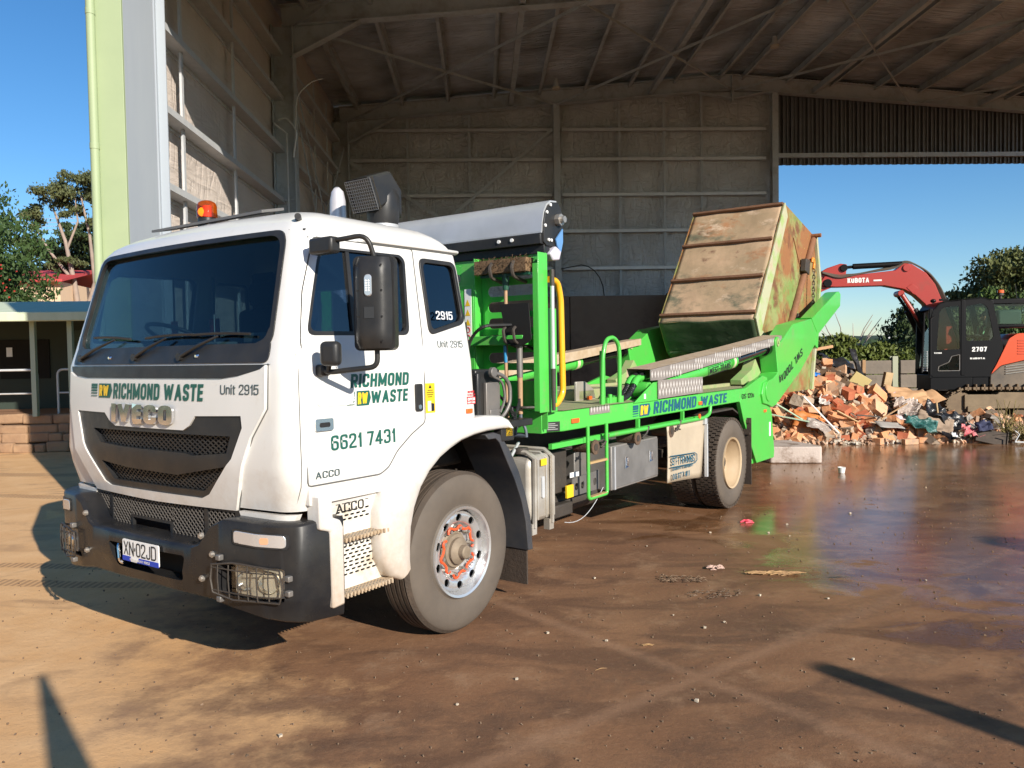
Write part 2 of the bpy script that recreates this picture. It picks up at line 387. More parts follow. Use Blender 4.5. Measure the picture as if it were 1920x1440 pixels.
M_conc = mat("old_concrete", (.14, .115, .09), .9, col2=(.20, .165, .13), scale=1.6, mixc=.8, bump=.4, bscale=12, dirt=(.045, .038, .032), dscale=.8)
M_pit = mat("dark_recess", (.01, .01, .01), .9)
M_cloth = mat("dark_fabric", (.03, .032, .036), .9)
M_mud = mat("mud_flap_rubber", (.03, .024, .02), .8, col2=(.075, .05, .035), scale=5, mixc=.9, bump=.3)

def foil_mat(name, c1, c2, wr=.8, sc=1.0, axis=0, rough=.55):
    """wrinkled, dirty foil faced insulation blanket"""
    M = bpy.data.materials.new(name); M.use_nodes = True; t = M.node_tree; N = t.nodes; L = t.links; b = N["Principled BSDF"]
    tc = N.new("ShaderNodeTexCoord"); mp = N.new("ShaderNodeMapping"); L.new(tc.outputs["Object"], mp.inputs[0])
    mp.inputs["Scale"].default_value = (.35 * sc, 1.0 * sc, 2.2 * sc) if axis == 0 else (1.0 * sc, .3 * sc, 1.0 * sc)
    if axis == 2: mp.inputs["Scale"].default_value = (2.6 * sc, .3 * sc, 1)
    n = N.new("ShaderNodeTexNoise"); n.inputs["Scale"].default_value = 2.2; n.inputs["Detail"].default_value = 7; n.inputs["Distortion"].default_value = 1.6
    L.new(mp.outputs[0], n.inputs["Vector"])
    n2 = N.new("ShaderNodeTexNoise"); n2.inputs["Scale"].default_value = .7; n2.inputs["Detail"].default_value = 6; L.new(tc.outputs["Object"], n2.inputs["Vector"])
    r = N.new("ShaderNodeMapRange"); r.inputs[1].default_value = .35; r.inputs[2].default_value = .65; L.new(n2.outputs[0], r.inputs[0])
    x = N.new("ShaderNodeMix"); x.data_type = 'RGBA'; x.inputs[6].default_value = (*c1, 1); x.inputs[7].default_value = (*c2, 1); L.new(r.outputs[0], x.inputs[0])
    L.new(x.outputs[2], b.inputs["Base Color"])
    # creases: thin ridges fanning across the blanket
    m2 = N.new("ShaderNodeMapping"); m2.inputs["Rotation"].default_value = (radians(62), 0, radians(20)); m2.inputs["Scale"].default_value = (1, 1, .22) if axis != 2 else (1, .25, 1); L.new(tc.outputs["Object"], m2.inputs[0])
    n3 = N.new("ShaderNodeTexNoise"); n3.inputs["Scale"].default_value = 3.2 * sc; n3.inputs["Detail"].default_value = 4; n3.inputs["Distortion"].default_value = .9; L.new(m2.outputs[0], n3.inputs["Vector"])
    s1 = N.new("ShaderNodeMath"); s1.operation = 'SUBTRACT'; s1.inputs[1].default_value = .5; L.new(n3.outputs[0], s1.inputs[0]); s2 = N.new("ShaderNodeMath"); s2.operation = 'ABSOLUTE'; L.new(s1.outputs[0], s2.inputs[0])
    s3 = N.new("ShaderNodeMapRange"); s3.inputs[1].default_value = 0; s3.inputs[2].default_value = .06; s3.inputs[3].default_value = -.22; s3.inputs[4].default_value = 0; L.new(s2.outputs[0], s3.inputs[0])
    s4 = N.new("ShaderNodeMath"); s4.operation = 'ADD'; L.new(s3.outputs[0], s4.inputs[0]); L.new(n.outputs[0], s4.inputs[1])
    bp = N.new("ShaderNodeBump"); bp.inputs["Strength"].default_value = wr; bp.inputs["Distance"].default_value = .14
    L.new(s4.outputs[0], bp.inputs["Height"]); L.new(bp.outputs[0], b.inputs["Normal"])
    b.inputs["Roughness"].default_value = rough; b.inputs["Metallic"].default_value = .0
    return M
M_foilw = foil_mat("wall_insulation_foil", (.66, .58, .52), (.54, .47, .42), .35)
M_foilb = foil_mat("back_insulation_foil", (.55, .575, .60), (.39, .40, .41), .55, 1.0, 0)
M_foilr = foil_mat("roof_insulation_foil", (.66, .73, .82), (.30, .32, .35), .8, 1.0, 2)
M_clad = mat("grey_cladding", (.16, .16, .16), .6, .2, col2=(.13, .13, .13), scale=3)
M_flash = mat("pale_green_flashing", (.34, .41, .235), .6, col2=(.31, .38, .22), scale=2)
M_frame = mat("painted_portal_steel", (.40, .45, .49), .55, .0, col2=(.47, .51, .54), scale=3, dirt=(.25, .24, .23), dscale=2)
M_jamb = mat("silver_jamb_steel", (.36, .40, .45), .6, .0, col2=(.40, .44, .48), scale=2, stretch=(1, 1, .2))

# ------------------------------------------------------------------ ground
def ground_mat():
    M = bpy.data.materials.new("yard_surface"); M.use_nodes = True; t = M.node_tree; N = t.nodes; L = t.links; b = N["Principled BSDF"]
    g = N.new("ShaderNodeNewGeometry"); P = g.outputs["Position"]
    def nz(sc, det=6, ro=.6, st=None, dist=0):
        n = N.new("ShaderNodeTexNoise"); n.inputs["Scale"].default_value = sc; n.inputs["Detail"].default_value = det; n.inputs["Roughness"].default_value = ro
        n.inputs["Distortion"].default_value = dist
        if st:
            mp = N.new("ShaderNodeMapping"); mp.inputs["Scale"].default_value = st[0]; mp.inputs["Rotation"].default_value = (0, 0, st[1]); L.new(P, mp.inputs[0]); L.new(mp.outputs[0], n.inputs["Vector"])
        else: L.new(P, n.inputs["Vector"])
        return n.outputs[0]
    def rg(f, a, c, lo=0.0, hi=1.0):
        r = N.new("ShaderNodeMapRange"); r.interpolation_type = 'SMOOTHSTEP'
        for i, v in ((1, a), (2, c), (3, lo), (4, hi)): r.inputs[i].default_value = v
        L.new(f, r.inputs[0]); return r.outputs[0]
    def mt(op, a, c=None):
        x = N.new("ShaderNodeMath"); x.operation = op
        for i, v in enumerate((a, c)):
            if v is None: continue
            if isinstance(v, (int, float)): x.inputs[i].default_value = v
            else: L.new(v, x.inputs[i])
        return x.outputs[0]
    def mix(f, a, c):
        x = N.new("ShaderNodeMix"); x.data_type = 'RGBA'; L.new(f, x.inputs[0])
        for k, v in ((6, a), (7, c)):
            if isinstance(v, tuple): x.inputs[k].default_value = (*v, 1)
            else: L.new(v, x.inputs[k])
        return x.outputs[2]
    sep = N.new("ShaderNodeSeparateXYZ"); L.new(P, sep.inputs[0]); X, Y = sep.outputs[0], sep.outputs[1]
    n1 = nz(.55, 7, .62); n2 = nz(2.2, 8, .68); n3 = nz(14, 8, .7); n4 = nz(1.3, 5, .55, ((.8, 1.5, 1), radians(-38)), 1.2); nf = nz(120, 3, .6)
    mudc = mix(rg(n1, .35, .65), (.185, .084, .036), (.25, .125, .058))
    mudc = mix(rg(n4, .42, .62), mudc, (.130, .060, .027))
    mudc = mix(rg(n2, .52, .72), mudc, (.28, .158, .084))
    # dry sandy area: signed distance to a line from the left foreground to the far left, broken up by noise
    d = mt('ADD', mt('MULTIPLY', X, 0.80), mt('MULTIPLY', Y, 0.25))          # grows to the right
    d = mt('ADD', d, mt('MULTIPLY', mt('SUBTRACT', n1, .5), 2.6)); d = mt('ADD', d, mt('MULTIPLY', mt('SUBTRACT', n2, .5), 1.8))
    dry = rg(d, -.75, .25, 1, 0)
    tyre = rg(nz(.8, 4, .5, ((1.0, .12, 1), radians(20))), .56, .66)
    sand = mix(rg(n2, .3, .7), (.62, .35, .15), (.70, .43, .21))
    sand = mix(rg(n4, .52, .72), sand, (.46, .27, .13))
    c = mix(dry, mudc, sand)
    # pale slab joints (mud dried along them)
    def line(nx, ny, dd, wd):
        q = mt('ADD', mt('ADD', mt('MULTIPLY', X, nx), mt('MULTIPLY', Y, ny)), -dd)
        q = mt('ADD', q, mt('MULTIPLY', mt('SUBTRACT', n2, .5), .10)); return rg(mt('ABSOLUTE', q), 0, wd, 1, 0)
    j = mt('MAXIMUM', line(.773, .634, 3.42, .09), line(.61, -.79, -2.72, .09))
    j = mt('MAXIMUM', j, mt('MULTIPLY', line(.773, .634, 6.9, .08), .7))
    c = mix(mt('MULTIPLY', j, .62), c, (.27, .145, .078))
    # tyre tread prints crossing the dry sand, and darker wheel smears on the mud
    wv = N.new("ShaderNodeTexWave"); wv.inputs["Scale"].default_value = 5.5; wv.inputs["Distortion"].default_value = 1.5; L.new(P, wv.inputs["Vector"])
    def band(nx, ny, dd, wd):
        q = mt('ADD', mt('ADD', mt('MULTIPLY', X, nx), mt('MULTIPLY', Y, ny)), -dd); q = mt('ADD', q, mt('MULTIPLY', mt('SUBTRACT', n1, .5), .35)); return rg(mt('ABSOLUTE', q), wd * .75, wd, 1, 0)
    tb_ = band(.10, 1, 5.85, .10); tb_ = mt('MAXIMUM', tb_, band(.10, 1, 6.35, .09)); tb_ = mt('MAXIMUM', tb_, band(.16, 1, 9.3, .13)); tb_ = mt('MAXIMUM', tb_, band(.10, 1, 11.6, .18))
    tb_ = mt('MULTIPLY', tb_, rg(wv.outputs[1], .3, .6, .25, 1)); tb_ = mt('MULTIPLY', tb_, rg(X, -3.2, -2.2, 1, 0))
    c = mix(mt('MULTIPLY', tb_, .6), c, (.20, .105, .050))
    sm = band(-.60, .80, 2.2, .16); sm = mt('MAXIMUM', sm, band(-.52, .85, 3.3, .2)); sm = mt('MAXIMUM', sm, band(-.75, .66, .75, .14)); sm = mt('MULTIPLY', sm, rg(n3, .35, .6))
    c = mix(mt('MULTIPLY', sm, .35), c, (.085, .043, .023))
    # grit speckles
    c = mix(mt('MULTIPLY', rg(n3, .69, .78), .7), c, (.06, .032, .018))
    c = mix(mt('MULTIPLY', rg(nf, .68, .74), .55), c, (.33, .23, .15))
    ng = nz(38, 9, .75); c = mix(mt('MULTIPLY', rg(ng, .52, .70), .28), c, (.07, .036, .019)); c = mix(mt('MULTIPLY', rg(ng, .48, .33), .20), c, (.36, .22, .125))
    L.new(c, b.inputs["Base Color"])
    # wetness: to the right middle distance
    wx = mt('ADD', mt('MULTIPLY', X, .62), mt('MULTIPLY', Y, .24))
    wx = mt('ADD', wx, mt('MULTIPLY', mt('SUBTRACT', n1, .5), 2.2)); wx = mt('ADD', wx, mt('MULTIPLY', mt('SUBTRACT', n4, .5), 1.6))
    wet = mt('MULTIPLY', rg(wx, 1.9, 3.7), rg(dry, 0, .3, 1, 0))
    film = rg(mt('ADD', mt('MULTIPLY', wet, 1.0), mt('ADD', mt('MULTIPLY', mt('SUBTRACT', n4, .5), 1.3), mt('MULTIPLY', mt('SUBTRACT', n2, .5), .9))), .60, .80)
    rough = mt('SUBTRACT', mt('ADD', .84, mt('MULTIPLY', dry, .1)), mt('MULTIPLY', wet, .42))
    rough = mt('SUBTRACT', rough, mt('MULTIPLY', film, .27))
    L.new(mt('MAXIMUM', rough, .085), b.inputs["Roughness"])
    b.inputs["Specular IOR Level"].default_value = .55
    h = mt('ADD', mt('MULTIPLY', n3, .5), mt('MULTIPLY', n2, .5)); h = mt('ADD', h, mt('MULTIPLY', nf, .12))
    bp = N.new("ShaderNodeBump"); bp.inputs["Distance"].default_value = .03; L.new(h, bp.inputs["Height"])
    L.new(mt('SUBTRACT', .42, mt('MULTIPLY', wet, .34)), bp.inputs["Strength"]); L.new(bp.outputs[0], b.inputs["Normal"])
    return M
g = MB()
def gz(x, y):
    return -0.004 * max(0, y - 60) ** 0.9 if y > 60 else 0.0
g.sheet(lambda u, v: (u, v, 0), -60, 60, -30, 60, 12, 9)
o = obj("yard_ground", g, ground_mat()); tag(o, None, None, kind="structure")

# fields, hills beyond the yard
M_field = mat("field_grass", (.09, .13, .035), .95, col2=(.20, .16, .07), scale=.02, mixc=.9, dirt=(.035, .06, .02), dscale=.05, dlo=.45, dhi=.6)
M_hill = mat("far_woodland", (.012, .028, .010), 1.0, col2=(.028, .05, .018), scale=.05, bump=.0)
f = MB()
f.sheet(lambda u, v: (u, v, -0.02 if v < 62 else -0.02 + 7 * max(0, (v - 120) / 500) ** 1.1 + .8 * noise.noise(Vector((u * .01, v * .01, 0)))), -900, 900, -200, 900, 60, 60)
o = obj("field_terrain", f, M_field); tag(o, None, None, kind="structure")
f = MB()
f.sheet(lambda u, v: (u, 640 + v * 260, v * (1 - .3 * v) * (26 + 8 * noise.noise(Vector((u * .006, 3, 0))) + 3.0 * noise.noise(Vector((u * .05, 1, 0))) + 1.6 * noise.noise(Vector((u * .21, 1, 0))))), -1400, 1600, 0, 1, 500, 6)
o = obj("far_hills", f, M_hill); tag(o, None, None, kind="structure")

# ------------------------------------------------------------------ the shed (local x = depth into the shed, y = to the left)
SHR = radians(92.128)
shed = empty("industrial_shed", (0, 0, 0), SHR, "open fronted grey steel portal shed lined with dirty foil insulation behind the truck", "shed")
YL, YR, YC = 3.75, -17.75, -7.0
def roofz(y): return 8.42 + .078 * (min(3.75 - y, y - YR))
# left wall lining, back wall lining, unseen fascia shaped for its shade, roof
obj("wall_lining", MB().bx(9.3, 22.2, YL + .22, YL + .26, 0, 8.95), M_foilw, shed)
b = MB()
for x0, x1, y0, y1 in ((9.0, 22.3, YL + .30, YL + .33),): b.bx(x0, x1, y0, y1, 0, 8.75)
obj("outer_cladding", b, M_flash, shed)
back = [(YL + .2, 3.0), (YL + .2, roofz(YL)), (-3, roofz(-3)), (YC, roofz(YC)), (-8.1, roofz(-8.1)), (-8.1, 0), (3.0, 0)]
def wrink(u, v):
    return 22.12 + .05 * noise.noise(Vector((u * .7, v * .5, 0))) + .035 * noise.noise(Vector((u * 1.3 + v * 1.5, v * .8 - u * .6, 5)))
b = MB(); b.sheet(lambda u, v: (wrink(u, v * roofz(u)), u, v * (roofz(u) + .24)), YL + .3, -8.32, 0, 1, 120, 90)
obj("wall_lining", b, M_foilb, shed, smooth=60)
b = MB()   # corrugated lintel right of the door column
y = -8.3
while y > YR:
    b.bx(22.05, 22.09, y - .09, y, 6.98, roofz(y) + .30); b.bx(22.0, 22.13, y - .12, y - .09, 6.98, roofz(y) + .30); b.bx(22.09, 22.13, y - .21, y - .12, 6.98, roofz(y) + .30)
    b.bx(22.0, 22.13, y - .235, y - .21, 6.98, roofz(y) + .30); y -= .235
obj("lintel_cladding", b, M_clad, shed)
obj("lintel_girt", MB().bx(21.9, 22.0, YR, -8.3, 7.15, 7.27), M_frame, shed)
b = MB()
obj("shade_fascia", MB().prism([(YL + .35, 6.70), (YL + .35, 8.7), (-5.5, 9.35), (-4.5, 8.9), (-1.5, 6.75)], 0, 8.25, 8.35).prism([(-1.5, 7.2), (-1.5, 9.3), (-7, 9.9), (-12.6, 9.5), (-12.6, 7.5)], 0, 8.36, 8.42), M_flash, shed)  # unseen fascia, its outline shaped to block sun from the side and back walls
def roofsheet(z0): return lambda u, v: (u, v, roofz(v) + z0 + .035 * noise.noise(Vector((u * 3.1, v * .5, 2))) + .03 * noise.noise(Vector((u * 1.0, v * .9, 7))))
b = MB(); b.sheet(roofsheet(.26), 8.3, 22.3, YL + .3, YC, 200, 60); b.sheet(roofsheet(.26), 9.1, 22.3, YC, YR, 190, 60)
obj("roof_lining", b, M_foilr, shed, smooth=60)
b = MB(); b.add([(8.3, YL + .5, roofz(YL) + .34), (22.5, YL + .5, roofz(YL) + .34), (22.5, YC, roofz(YC) + .40), (9.0, YC, roofz(YC) + .40), (22.5, YR, roofz(YR) + .38), (9.0, YR, roofz(YR) + .38)], [(0, 1, 2, 3), (3, 2, 4, 5)])
obj("roof", b, M_clad, shed)
# portal frames: columns and haunched rafters (I sections)
def ibeam(mb, a, c, up, d, w_, tf=.02, tw=.012):
    a = Vector(a); c = Vector(c); z = (c - a).normalized(); u = Vector(up); u = (u - z * u.dot(z)).normalized(); s_ = z.cross(u)
    for o_ in (-1, 1): mb.beam(a + u * o_ * (d / 2 - tf / 2), c + u * o_ * (d / 2 - tf / 2), w_, tf, u) if False else None
    R = Matrix((s_, u, z)).transposed(); mid = (a + c) / 2; Ln = (c - a).length
    for o_ in (-1, 1): mb.box(mid + u * o_ * (d / 2 - tf / 2), (w_, tf, Ln), R)
    mb.box(mid, (tw, d - 2 * tf - .002, Ln), R)
for X in (15.6, 21.8):
    for (ya, sg) in ((YL - .02, 1),):
        b = MB(); ibeam(b, (X, ya, 0), (X, ya, 8.15), (0, 1, 0), .42, .26); obj("portal_column", b, M_frame, shed)
    for (ya, yc_) in ((YL, YC), (YR, YC)):
        b = MB(); sg = -1 if ya > yc_ else 1
        ibeam(b, (X, ya, roofz(ya) - .08), (X, yc_, roofz(yc_) - .08), (0, 0, 1), .40, .22)
        y2 = ya + sg * 1.5
        b.prism([(ya + sg * .15, roofz(ya) - .28), (y2, roofz(y2) - .28), (ya + sg * .15, roofz(ya) - .85)], 0, X - .01, X + .01)
        b.beam((X, ya + sg * .15, roofz(ya) - .86), (X, y2, roofz(y2) - .29), .2, .02, (0, 0, 1))
        obj("rafter", b, M_frame, shed)
    b = MB(); b.prism([(YC - .9, roofz(YC - .9) - .28), (YC + .9, roofz(YC + .9) - .28), (YC, roofz(YC) - .52)], 0, X - .012, X + .012)
    b.bx(X - .11, X + .11, YC - .02, YC + .02, roofz(YC) - .6, roofz(YC) + .1)
    b.beam((X, YC - .9, roofz(YC - .9) - .29), (X, YC, roofz(YC) - .53), .2, .02); b.beam((X, YC + .9, roofz(YC + .9) - .29), (X, YC, roofz(YC) - .53), .2, .02)
    obj("ridge_haunch", b, M_frame, shed)
# front opening frame hidden above the picture, jamb visible at the left
b = MB(); ibeam(b, (9.27, YL - .05, 0), (9.27, YL - .05, 8.3), (1, 0, 0), .30, .20)
obj("jamb_column", b, M_jamb, shed)
obj("jamb_plate", MB().bx(8.34, 9.10, YL - .14, YL - .10, 0, 8.4), M_jamb, shed)
obj("corner_flashing", MB().bx(8.30, 8.34, YL - .14, YL + .135, 0, 8.6).bx(8.342, 9.0, YL + .07, YL + .11, 0, 8.6), M_flash, shed, bevel=.004)
b = MB(); b.tube([(8.27, YL + .155, 0.0), (8.27, YL + .155, 8.5)], .043, 14)
for z in (1.2, 2.6, 3.95, 5.3, 6.7): b.tube([(8.27, YL + .155, z - .03), (8.27, YL + .155, z + .03)], .047, 14)
obj("downpipe", b, M_flash, shed, smooth=40)
b = MB(); b.tube([(15.36, YL - .1, 0), (15.36, YL - .1, 6.05), (15.36, YL - .02, 6.12), (15.2, YL + .1, 6.2)], .02, 8)
b.tube(bend([(15.34, YL - .22, 5.6), (15.34, YL - .30, 6.1), (15.34, YL - .1, 6.35), (15.34, YL + .05, 6.3)], .1), .02, 8); b.tube(bend([(15.4, YL - .24, 5.9), (15.4, YL - .3, 6.8), (15.4, YL - .6, 7.05), (15.4, YL - .8, 7.1)], .25), .012, 6)
obj("conduit", b, M_steel, shed, smooth=50)
obj("column_joint", MB().bx(15.38, 15.40, YL - .2, YL + .18, 4.8, 4.82).bx(15.38, 15.40, YL - .2, YL + .18, 2.95, 2.97), M_frame, shed)
# purlins
k = 0
for yy in [YL - .5 - 1.24 * i for i in range(9)]:
    for y in (yy, 2 * YC - yy):
        b = MB(); z = roofz(y) + .12
        big = (k % 3 == 0)
        b.bx(9.1, 22.1, y - .006, y + .006, z - .1, z + .1); b.bx(9.1, 22.1, y, y + .07, z - .104, z - .09); b.bx(9.1, 22.1, y - .07, y, z + .09, z + .104)
        obj("purlin", b, M_frame, shed)
    k += 1
for y in (-.9, -9.3 + .0, -14.0, 1.55 - 6.3):
    obj("eaves_strut", MB().bx(9, 22, y - .06, y + .06, roofz(y) - .22, roofz(y) - .08), M_frame, shed)
# left wall girts with bridging, and the girts of the back wall
for z in (1.0, 1.95, 2.9, 3.84, 4.77, 5.76, 6.75, 7.6):
    b = MB(); b.bx(9.3, 21.7, YL + .0, YL + .22, z - .01, z - .002); b.bx(9.3, 21.7, YL - .004, YL + .004, z - .01, z + .075); b.bx(9.3, 21.7, YL + .20, YL + .22, z - .06, z + .0)
    obj("girt", b, M_steel, shed)
for X in (10.55, 12.75, 17.0, 18.9, 20.4):
    obj("bridging", MB().bx(X - .035, X + .035, YL + .08, YL + .11, 0, 8.2), M_steel, shed)
for z in (2.25, 3.25, 4.14, 5.17, 6.17, 7.14, 7.95):
    for y0, y1 in ((YL - .2, -2.0), (-2.3, -8.0)):
        b = MB(); b.bx(21.92, 22.02, y1, y0, z - .04, z - .03); b.bx(21.92, 21.93, y1, y0, z - .04, z + .045); b.bx(21.92, 22.02, y1, y0, z + .04, z + .05); obj("girt", b, M_steel, shed)
for y in (1.95, .25, -3.9, -5.15, -6.2):
    obj("bridging", MB().bx(21.95, 21.99, y - .03, y + .03, 0, roofz(y) - .3), M_frame, shed)
for y in (-2.14, -8.2):
    b = MB(); ibeam(b, (21.85, y, 0), (21.85, y, roofz(y) - .25), (1, 0, 0), .22, .17); obj("wall_column", b, M_frame, shed)
def brace(a, c, wd=.07): obj("brace", MB().beam(a, c, wd, .012, (1, 0, 0)), M_frame, shed)
brace((21.75, YL - .2, 7.1), (21.75, -2.0, 3.6), .08); brace((21.70, -2.0, 7.9), (21.70, YL - .3, 3.3), .08)
for (a, c) in (((15.8, YL - .1, 7.6), (21.6, YL - .1, 3.0)), ((15.8, YL - .13, 2.4), (21.6, YL - .13, 7.4)), ((15.8, YL - .16, 6.8), (21.6, YL - .16, 1.0))):
    obj("brace", MB().beam(a, c, .012, .09, (0, 0, 1)), M_frame, shed)
zz = lambda y: roofz(y) - .26
for (xa, xc) in ((15.6, 21.8), (9.3, 15.6)):
    for (ya, yc_) in ((YL - .2, -2.1), (-2.1, YC - .0), (YC, -12), (-12, YR)):
        brace((xa, ya, zz(ya)), (xc, yc_, zz(yc_)), .06); brace((xa, yc_, zz(yc_) - .03), (xc, ya, zz(ya) - .03), .06)
M_glow = mat("high_bay_glass", (.5, .45, .38), .3)
for (X, y) in ((20.3, -2.0), (18.6, -7.3 + .3), (18.4, -13.2)):
    b = MB(); b.cyl((X, y, roofz(y) - .30), (X, y, roofz(y) - .10), .07, .05, 12); l_ = obj("high_bay_lamp", b, M_frame, shed)
    obj("lamp_glass", MB().cyl((X, y, roofz(y) - .36), (X, y, roofz(y) - .31), .10, .11, 14), M_glow, l_)
# ragged black hose hanging on the wall
obj("hanging_cable", MB().tube([(21.6, -2.2 + .0, 4.1)] + [(21.6, -2.75 - .62 * sin(t), 3.35 + .85 * cos(t)) for t in [i * pi / 10 for i in range(11)]], .015, 6), M_blk, shed)

# concrete push wall along the back, seen behind the truck
def place(o, x, y, rz=0): o.location = (x, y, 0); o.rotation_euler = (0, 0, rz); return o
cw = empty("concrete_push_wall", (0, 0, 0), SHR, "tall stained concrete push wall in shadow along the back of the shed", "wall")
for y0, y1 in ((3.4, .6), (.58, -2.3), (-2.32, -4.9)):
    obj("panel", MB().bx(20.6, 20.85, y1, y0, 0, 3.28), M_conc, cw, bevel=.01)
obj("return_panel", MB().bx(19.5, 21.0, -5.1, -4.93, 0, 3.35), M_conc, cw, bevel=.02)
obj("panel", MB().bx(20.9, 21.1, -8.0, -5.2, 0, 3.2), M_conc, cw, bevel=.01)
# ------------------------------------------------------------------ the truck (local x = towards its rear, y = across to its far side)
truck = empty("skip_truck", (-0.3698, 4.9410, 0), radians(54.9), "white cabbed skip loader truck with green body, parked with its front to the camera", "truck")
XFt = [(.85, -1.20), (1.2, -1.27), (1.72, -1.25), (1.82, -1.22), (2.42, -1.06), (2.5, -1.0), (2.57, -.88), (2.61, -.72), (2.64, -.5)]
HWt = [(.85, 1.08), (1.1, 1.145), (1.72, 1.135), (1.84, 1.12), (2.40, 1.05), (2.48, 1.0), (2.55, .90), (2.60, .72), (2.64, .4)]
XRt = [(.85, .27), (1.4, .26), (2.3, .20), (2.44, .17), (2.52, .10), (2.6, -.1), (2.64, -.3)]
YC_ = 1.15
def HW(z): return lerp(HWt, z)
def FX(y, z, rc=.11):
    hw = HW(z); d = min(abs(y - YC_), hw); x = lerp(XFt, z) - .07 * (1 - (d / hw) ** 2)
    if d > hw - rc: x += rc - sqrt(max(0, rc * rc - (d - hw + rc) ** 2))
    return x
def SY(z): return YC_ - HW(z)
fr = lambda u, v, t: (FX(u, v) - t, u, v)
def SYX(u, v):
    k = lerp(XFt, v) + .11 - u
    return SY(v) + (.11 - sqrt(max(0, .0121 - min(k, .11) ** 2)) if k > 0 else 0)
sd = lambda u, v, t: (u, SYX(u, v) - t, v)
def cabloft(inset, z0, z1):
    zs = [z0] + [z for z in [.98, 1.05, 1.1, 1.15, 1.2, 1.35, 1.5, 1.65, 1.72, 1.76, 1.79, 1.82, 1.84, 1.9, 2.0, 2.1, 2.2, 2.3, 2.36, 2.4, 2.43, 2.46, 2.49, 2.52, 2.55, 2.575, 2.595, 2.61, 2.625] if z0 < z < z1] + [z1]
    b = MB(); rows = []; nF = 44; nS = 12; rr = .05
    for z in zs:
        zz_ = min(2.64, z + (inset if inset and z > 2.3 else 0)); hw = HW(zz_) - inset; row = []
        xr = lerp(XRt, zz_) - inset
        for i in range(nF + 1):
            t = pi * i / nF; y = YC_ - hw * cos(t)
            d = abs(y - YC_); rc = .11; x = lerp(XFt, zz_) + inset - .07 * (1 - (d / hw) ** 2)
            if d > hw - rc: x += rc - sqrt(max(0, rc * rc - (d - hw + rc) ** 2))
            row.append((x, y, z))
        xa = row[-1][0]
        for i in range(1, nS): row.append((xa + (xr - rr - xa) * i / nS, YC_ + hw, z))
        for i in range(5): t = pi / 2 * i / 4; row.append((xr - rr + rr * sin(t), YC_ + hw - rr + rr * cos(t), z))
        for i in range(1, 8): row.append((xr, YC_ + (hw - rr) * (1 - 2 * i / 8), z))
        for i in range(5): t = pi / 2 * i / 4; row.append((xr - rr + rr * cos(t), YC_ - hw + rr - rr * sin(t), z))
        for i in range(1, nS): row.append((xr - rr + (xa - xr + rr) * i / nS, YC_ - hw, z))
        rows.append(row)
    n = len(rows[0]); vs = [p for r in rows for p in r]
    fs = [(j * n + i, j * n + (i + 1) % n, (j + 1) * n + (i + 1) % n, (j + 1) * n + i) for j in range(len(rows) - 1) for i in range(n)]
    fs += [tuple(range(n)), tuple(range((len(rows) - 1) * n, len(rows) * n))]
    return b.add(vs, fs)
def boolean(o, cutters, op='DIFFERENCE'):
    for c in cutters:
        md = o.modifiers.new("b", 'BOOLEAN'); md.operation = op; md.object = c; md.solver = 'EXACT'
    bpy.context.view_layer.update()
    dg = bpy.context.evaluated_depsgraph_get(); me = bpy.data.meshes.new_from_object(o.evaluated_get(dg), depsgraph=dg)
    o.modifiers.clear(); o.data = me
    for c in cutters: bpy.data.objects.remove(c)
    return o
WS = rpoly([(.18, 1.822), (2.12, 1.822), (2.06, 2.425), (.24, 2.425)], .09, 6)
DW = rpoly([(-1.12, 1.875), (-1.065, 2.062), (-.99, 2.30), (-.93, 2.345), (-.36, 2.355), (-.325, 2.325), (-.355, 1.885)], [.05, .05, .04, .05, .03, .03, .05], 4)
RW_ = rpoly([(-.185, 2.342), (.13, 2.342), (.165, 1.975), (-.165, 1.898)], .05, 5)
ARCH = [(-.54, .4), (-.50, .77), (-.38, 1.03), (-.15, 1.21), (.14, 1.28), (.6, 1.29), (.6, .4)]
cab = obj("cab", cabloft(0, .97, 2.64), M_white, truck)
cut = [obj("c", cabloft(.045, 1.10, 2.60), M_white, truck), obj("c", MB().prism(WS, 0, -1.6, -.75), M_white, truck),
       obj("c", MB().prism([(2.0, 1.44), (1.64, 1.44), (1.57, 1.395), (1.50, 1.368), (.80, 1.368), (.74, 1.39), (.69, 1.44), (.345, 1.45), (.33, 1.40), (.41, 1.236), (.635, 1.04), (.70, 1.012), (1.65, 1.008), (1.72, 1.03), (1.92, 1.25)], 0, -1.6, -1.19), M_white, truck),
       obj("c", MB().prism(DW, 1, -.2, 2.5), M_white, truck), obj("c", MB().prism(RW_, 1, -.2, 2.5), M_white, truck),
       obj("c", MB().prism(ARCH, 1, -.2, 2.5), M_white, truck),
       obj("c", MB().prism(rrect(.45, 1.85, 1.9, 2.25, .06), 0, .1, .4), M_white, truck)]
for c in cut: c.parent = None
cab.parent = None
boolean(cab, cut); cab.parent = truck
cab.data.shade_smooth(); cab.data.set_sharp_from_angle(angle=radians(32))
G_ws = glass("windscreen_glass", (.44, .53, .56), .02)
G_side = glass("tinted_side_glass", (.16, .22, .30), .10)
def ring(o_, k):   # polygon shrunk towards its centre by k metres (approx)
    cx_ = sum(p[0] for p in o_) / len(o_); cy_ = sum(p[1] for p in o_) / len(o_)
    w_ = max(abs(p[0] - cx_) for p in o_); h_ = max(abs(p[1] - cy_) for p in o_)
    return [(cx_ + (p[0] - cx_) * (1 - k / w_), cy_ + (p[1] - cy_) * (1 - k / h_)) for p in o_]
ws = obj("windscreen", MB().skin(ring(WS, -.012), [], fr, -.022, -.017, .12), G_ws, truck, smooth=40)
obj("windscreen_seal", MB().skin(ring(WS, -.016), [ring(WS, .014)], fr, -.016, .008, .06), M_black, truck, smooth=40)
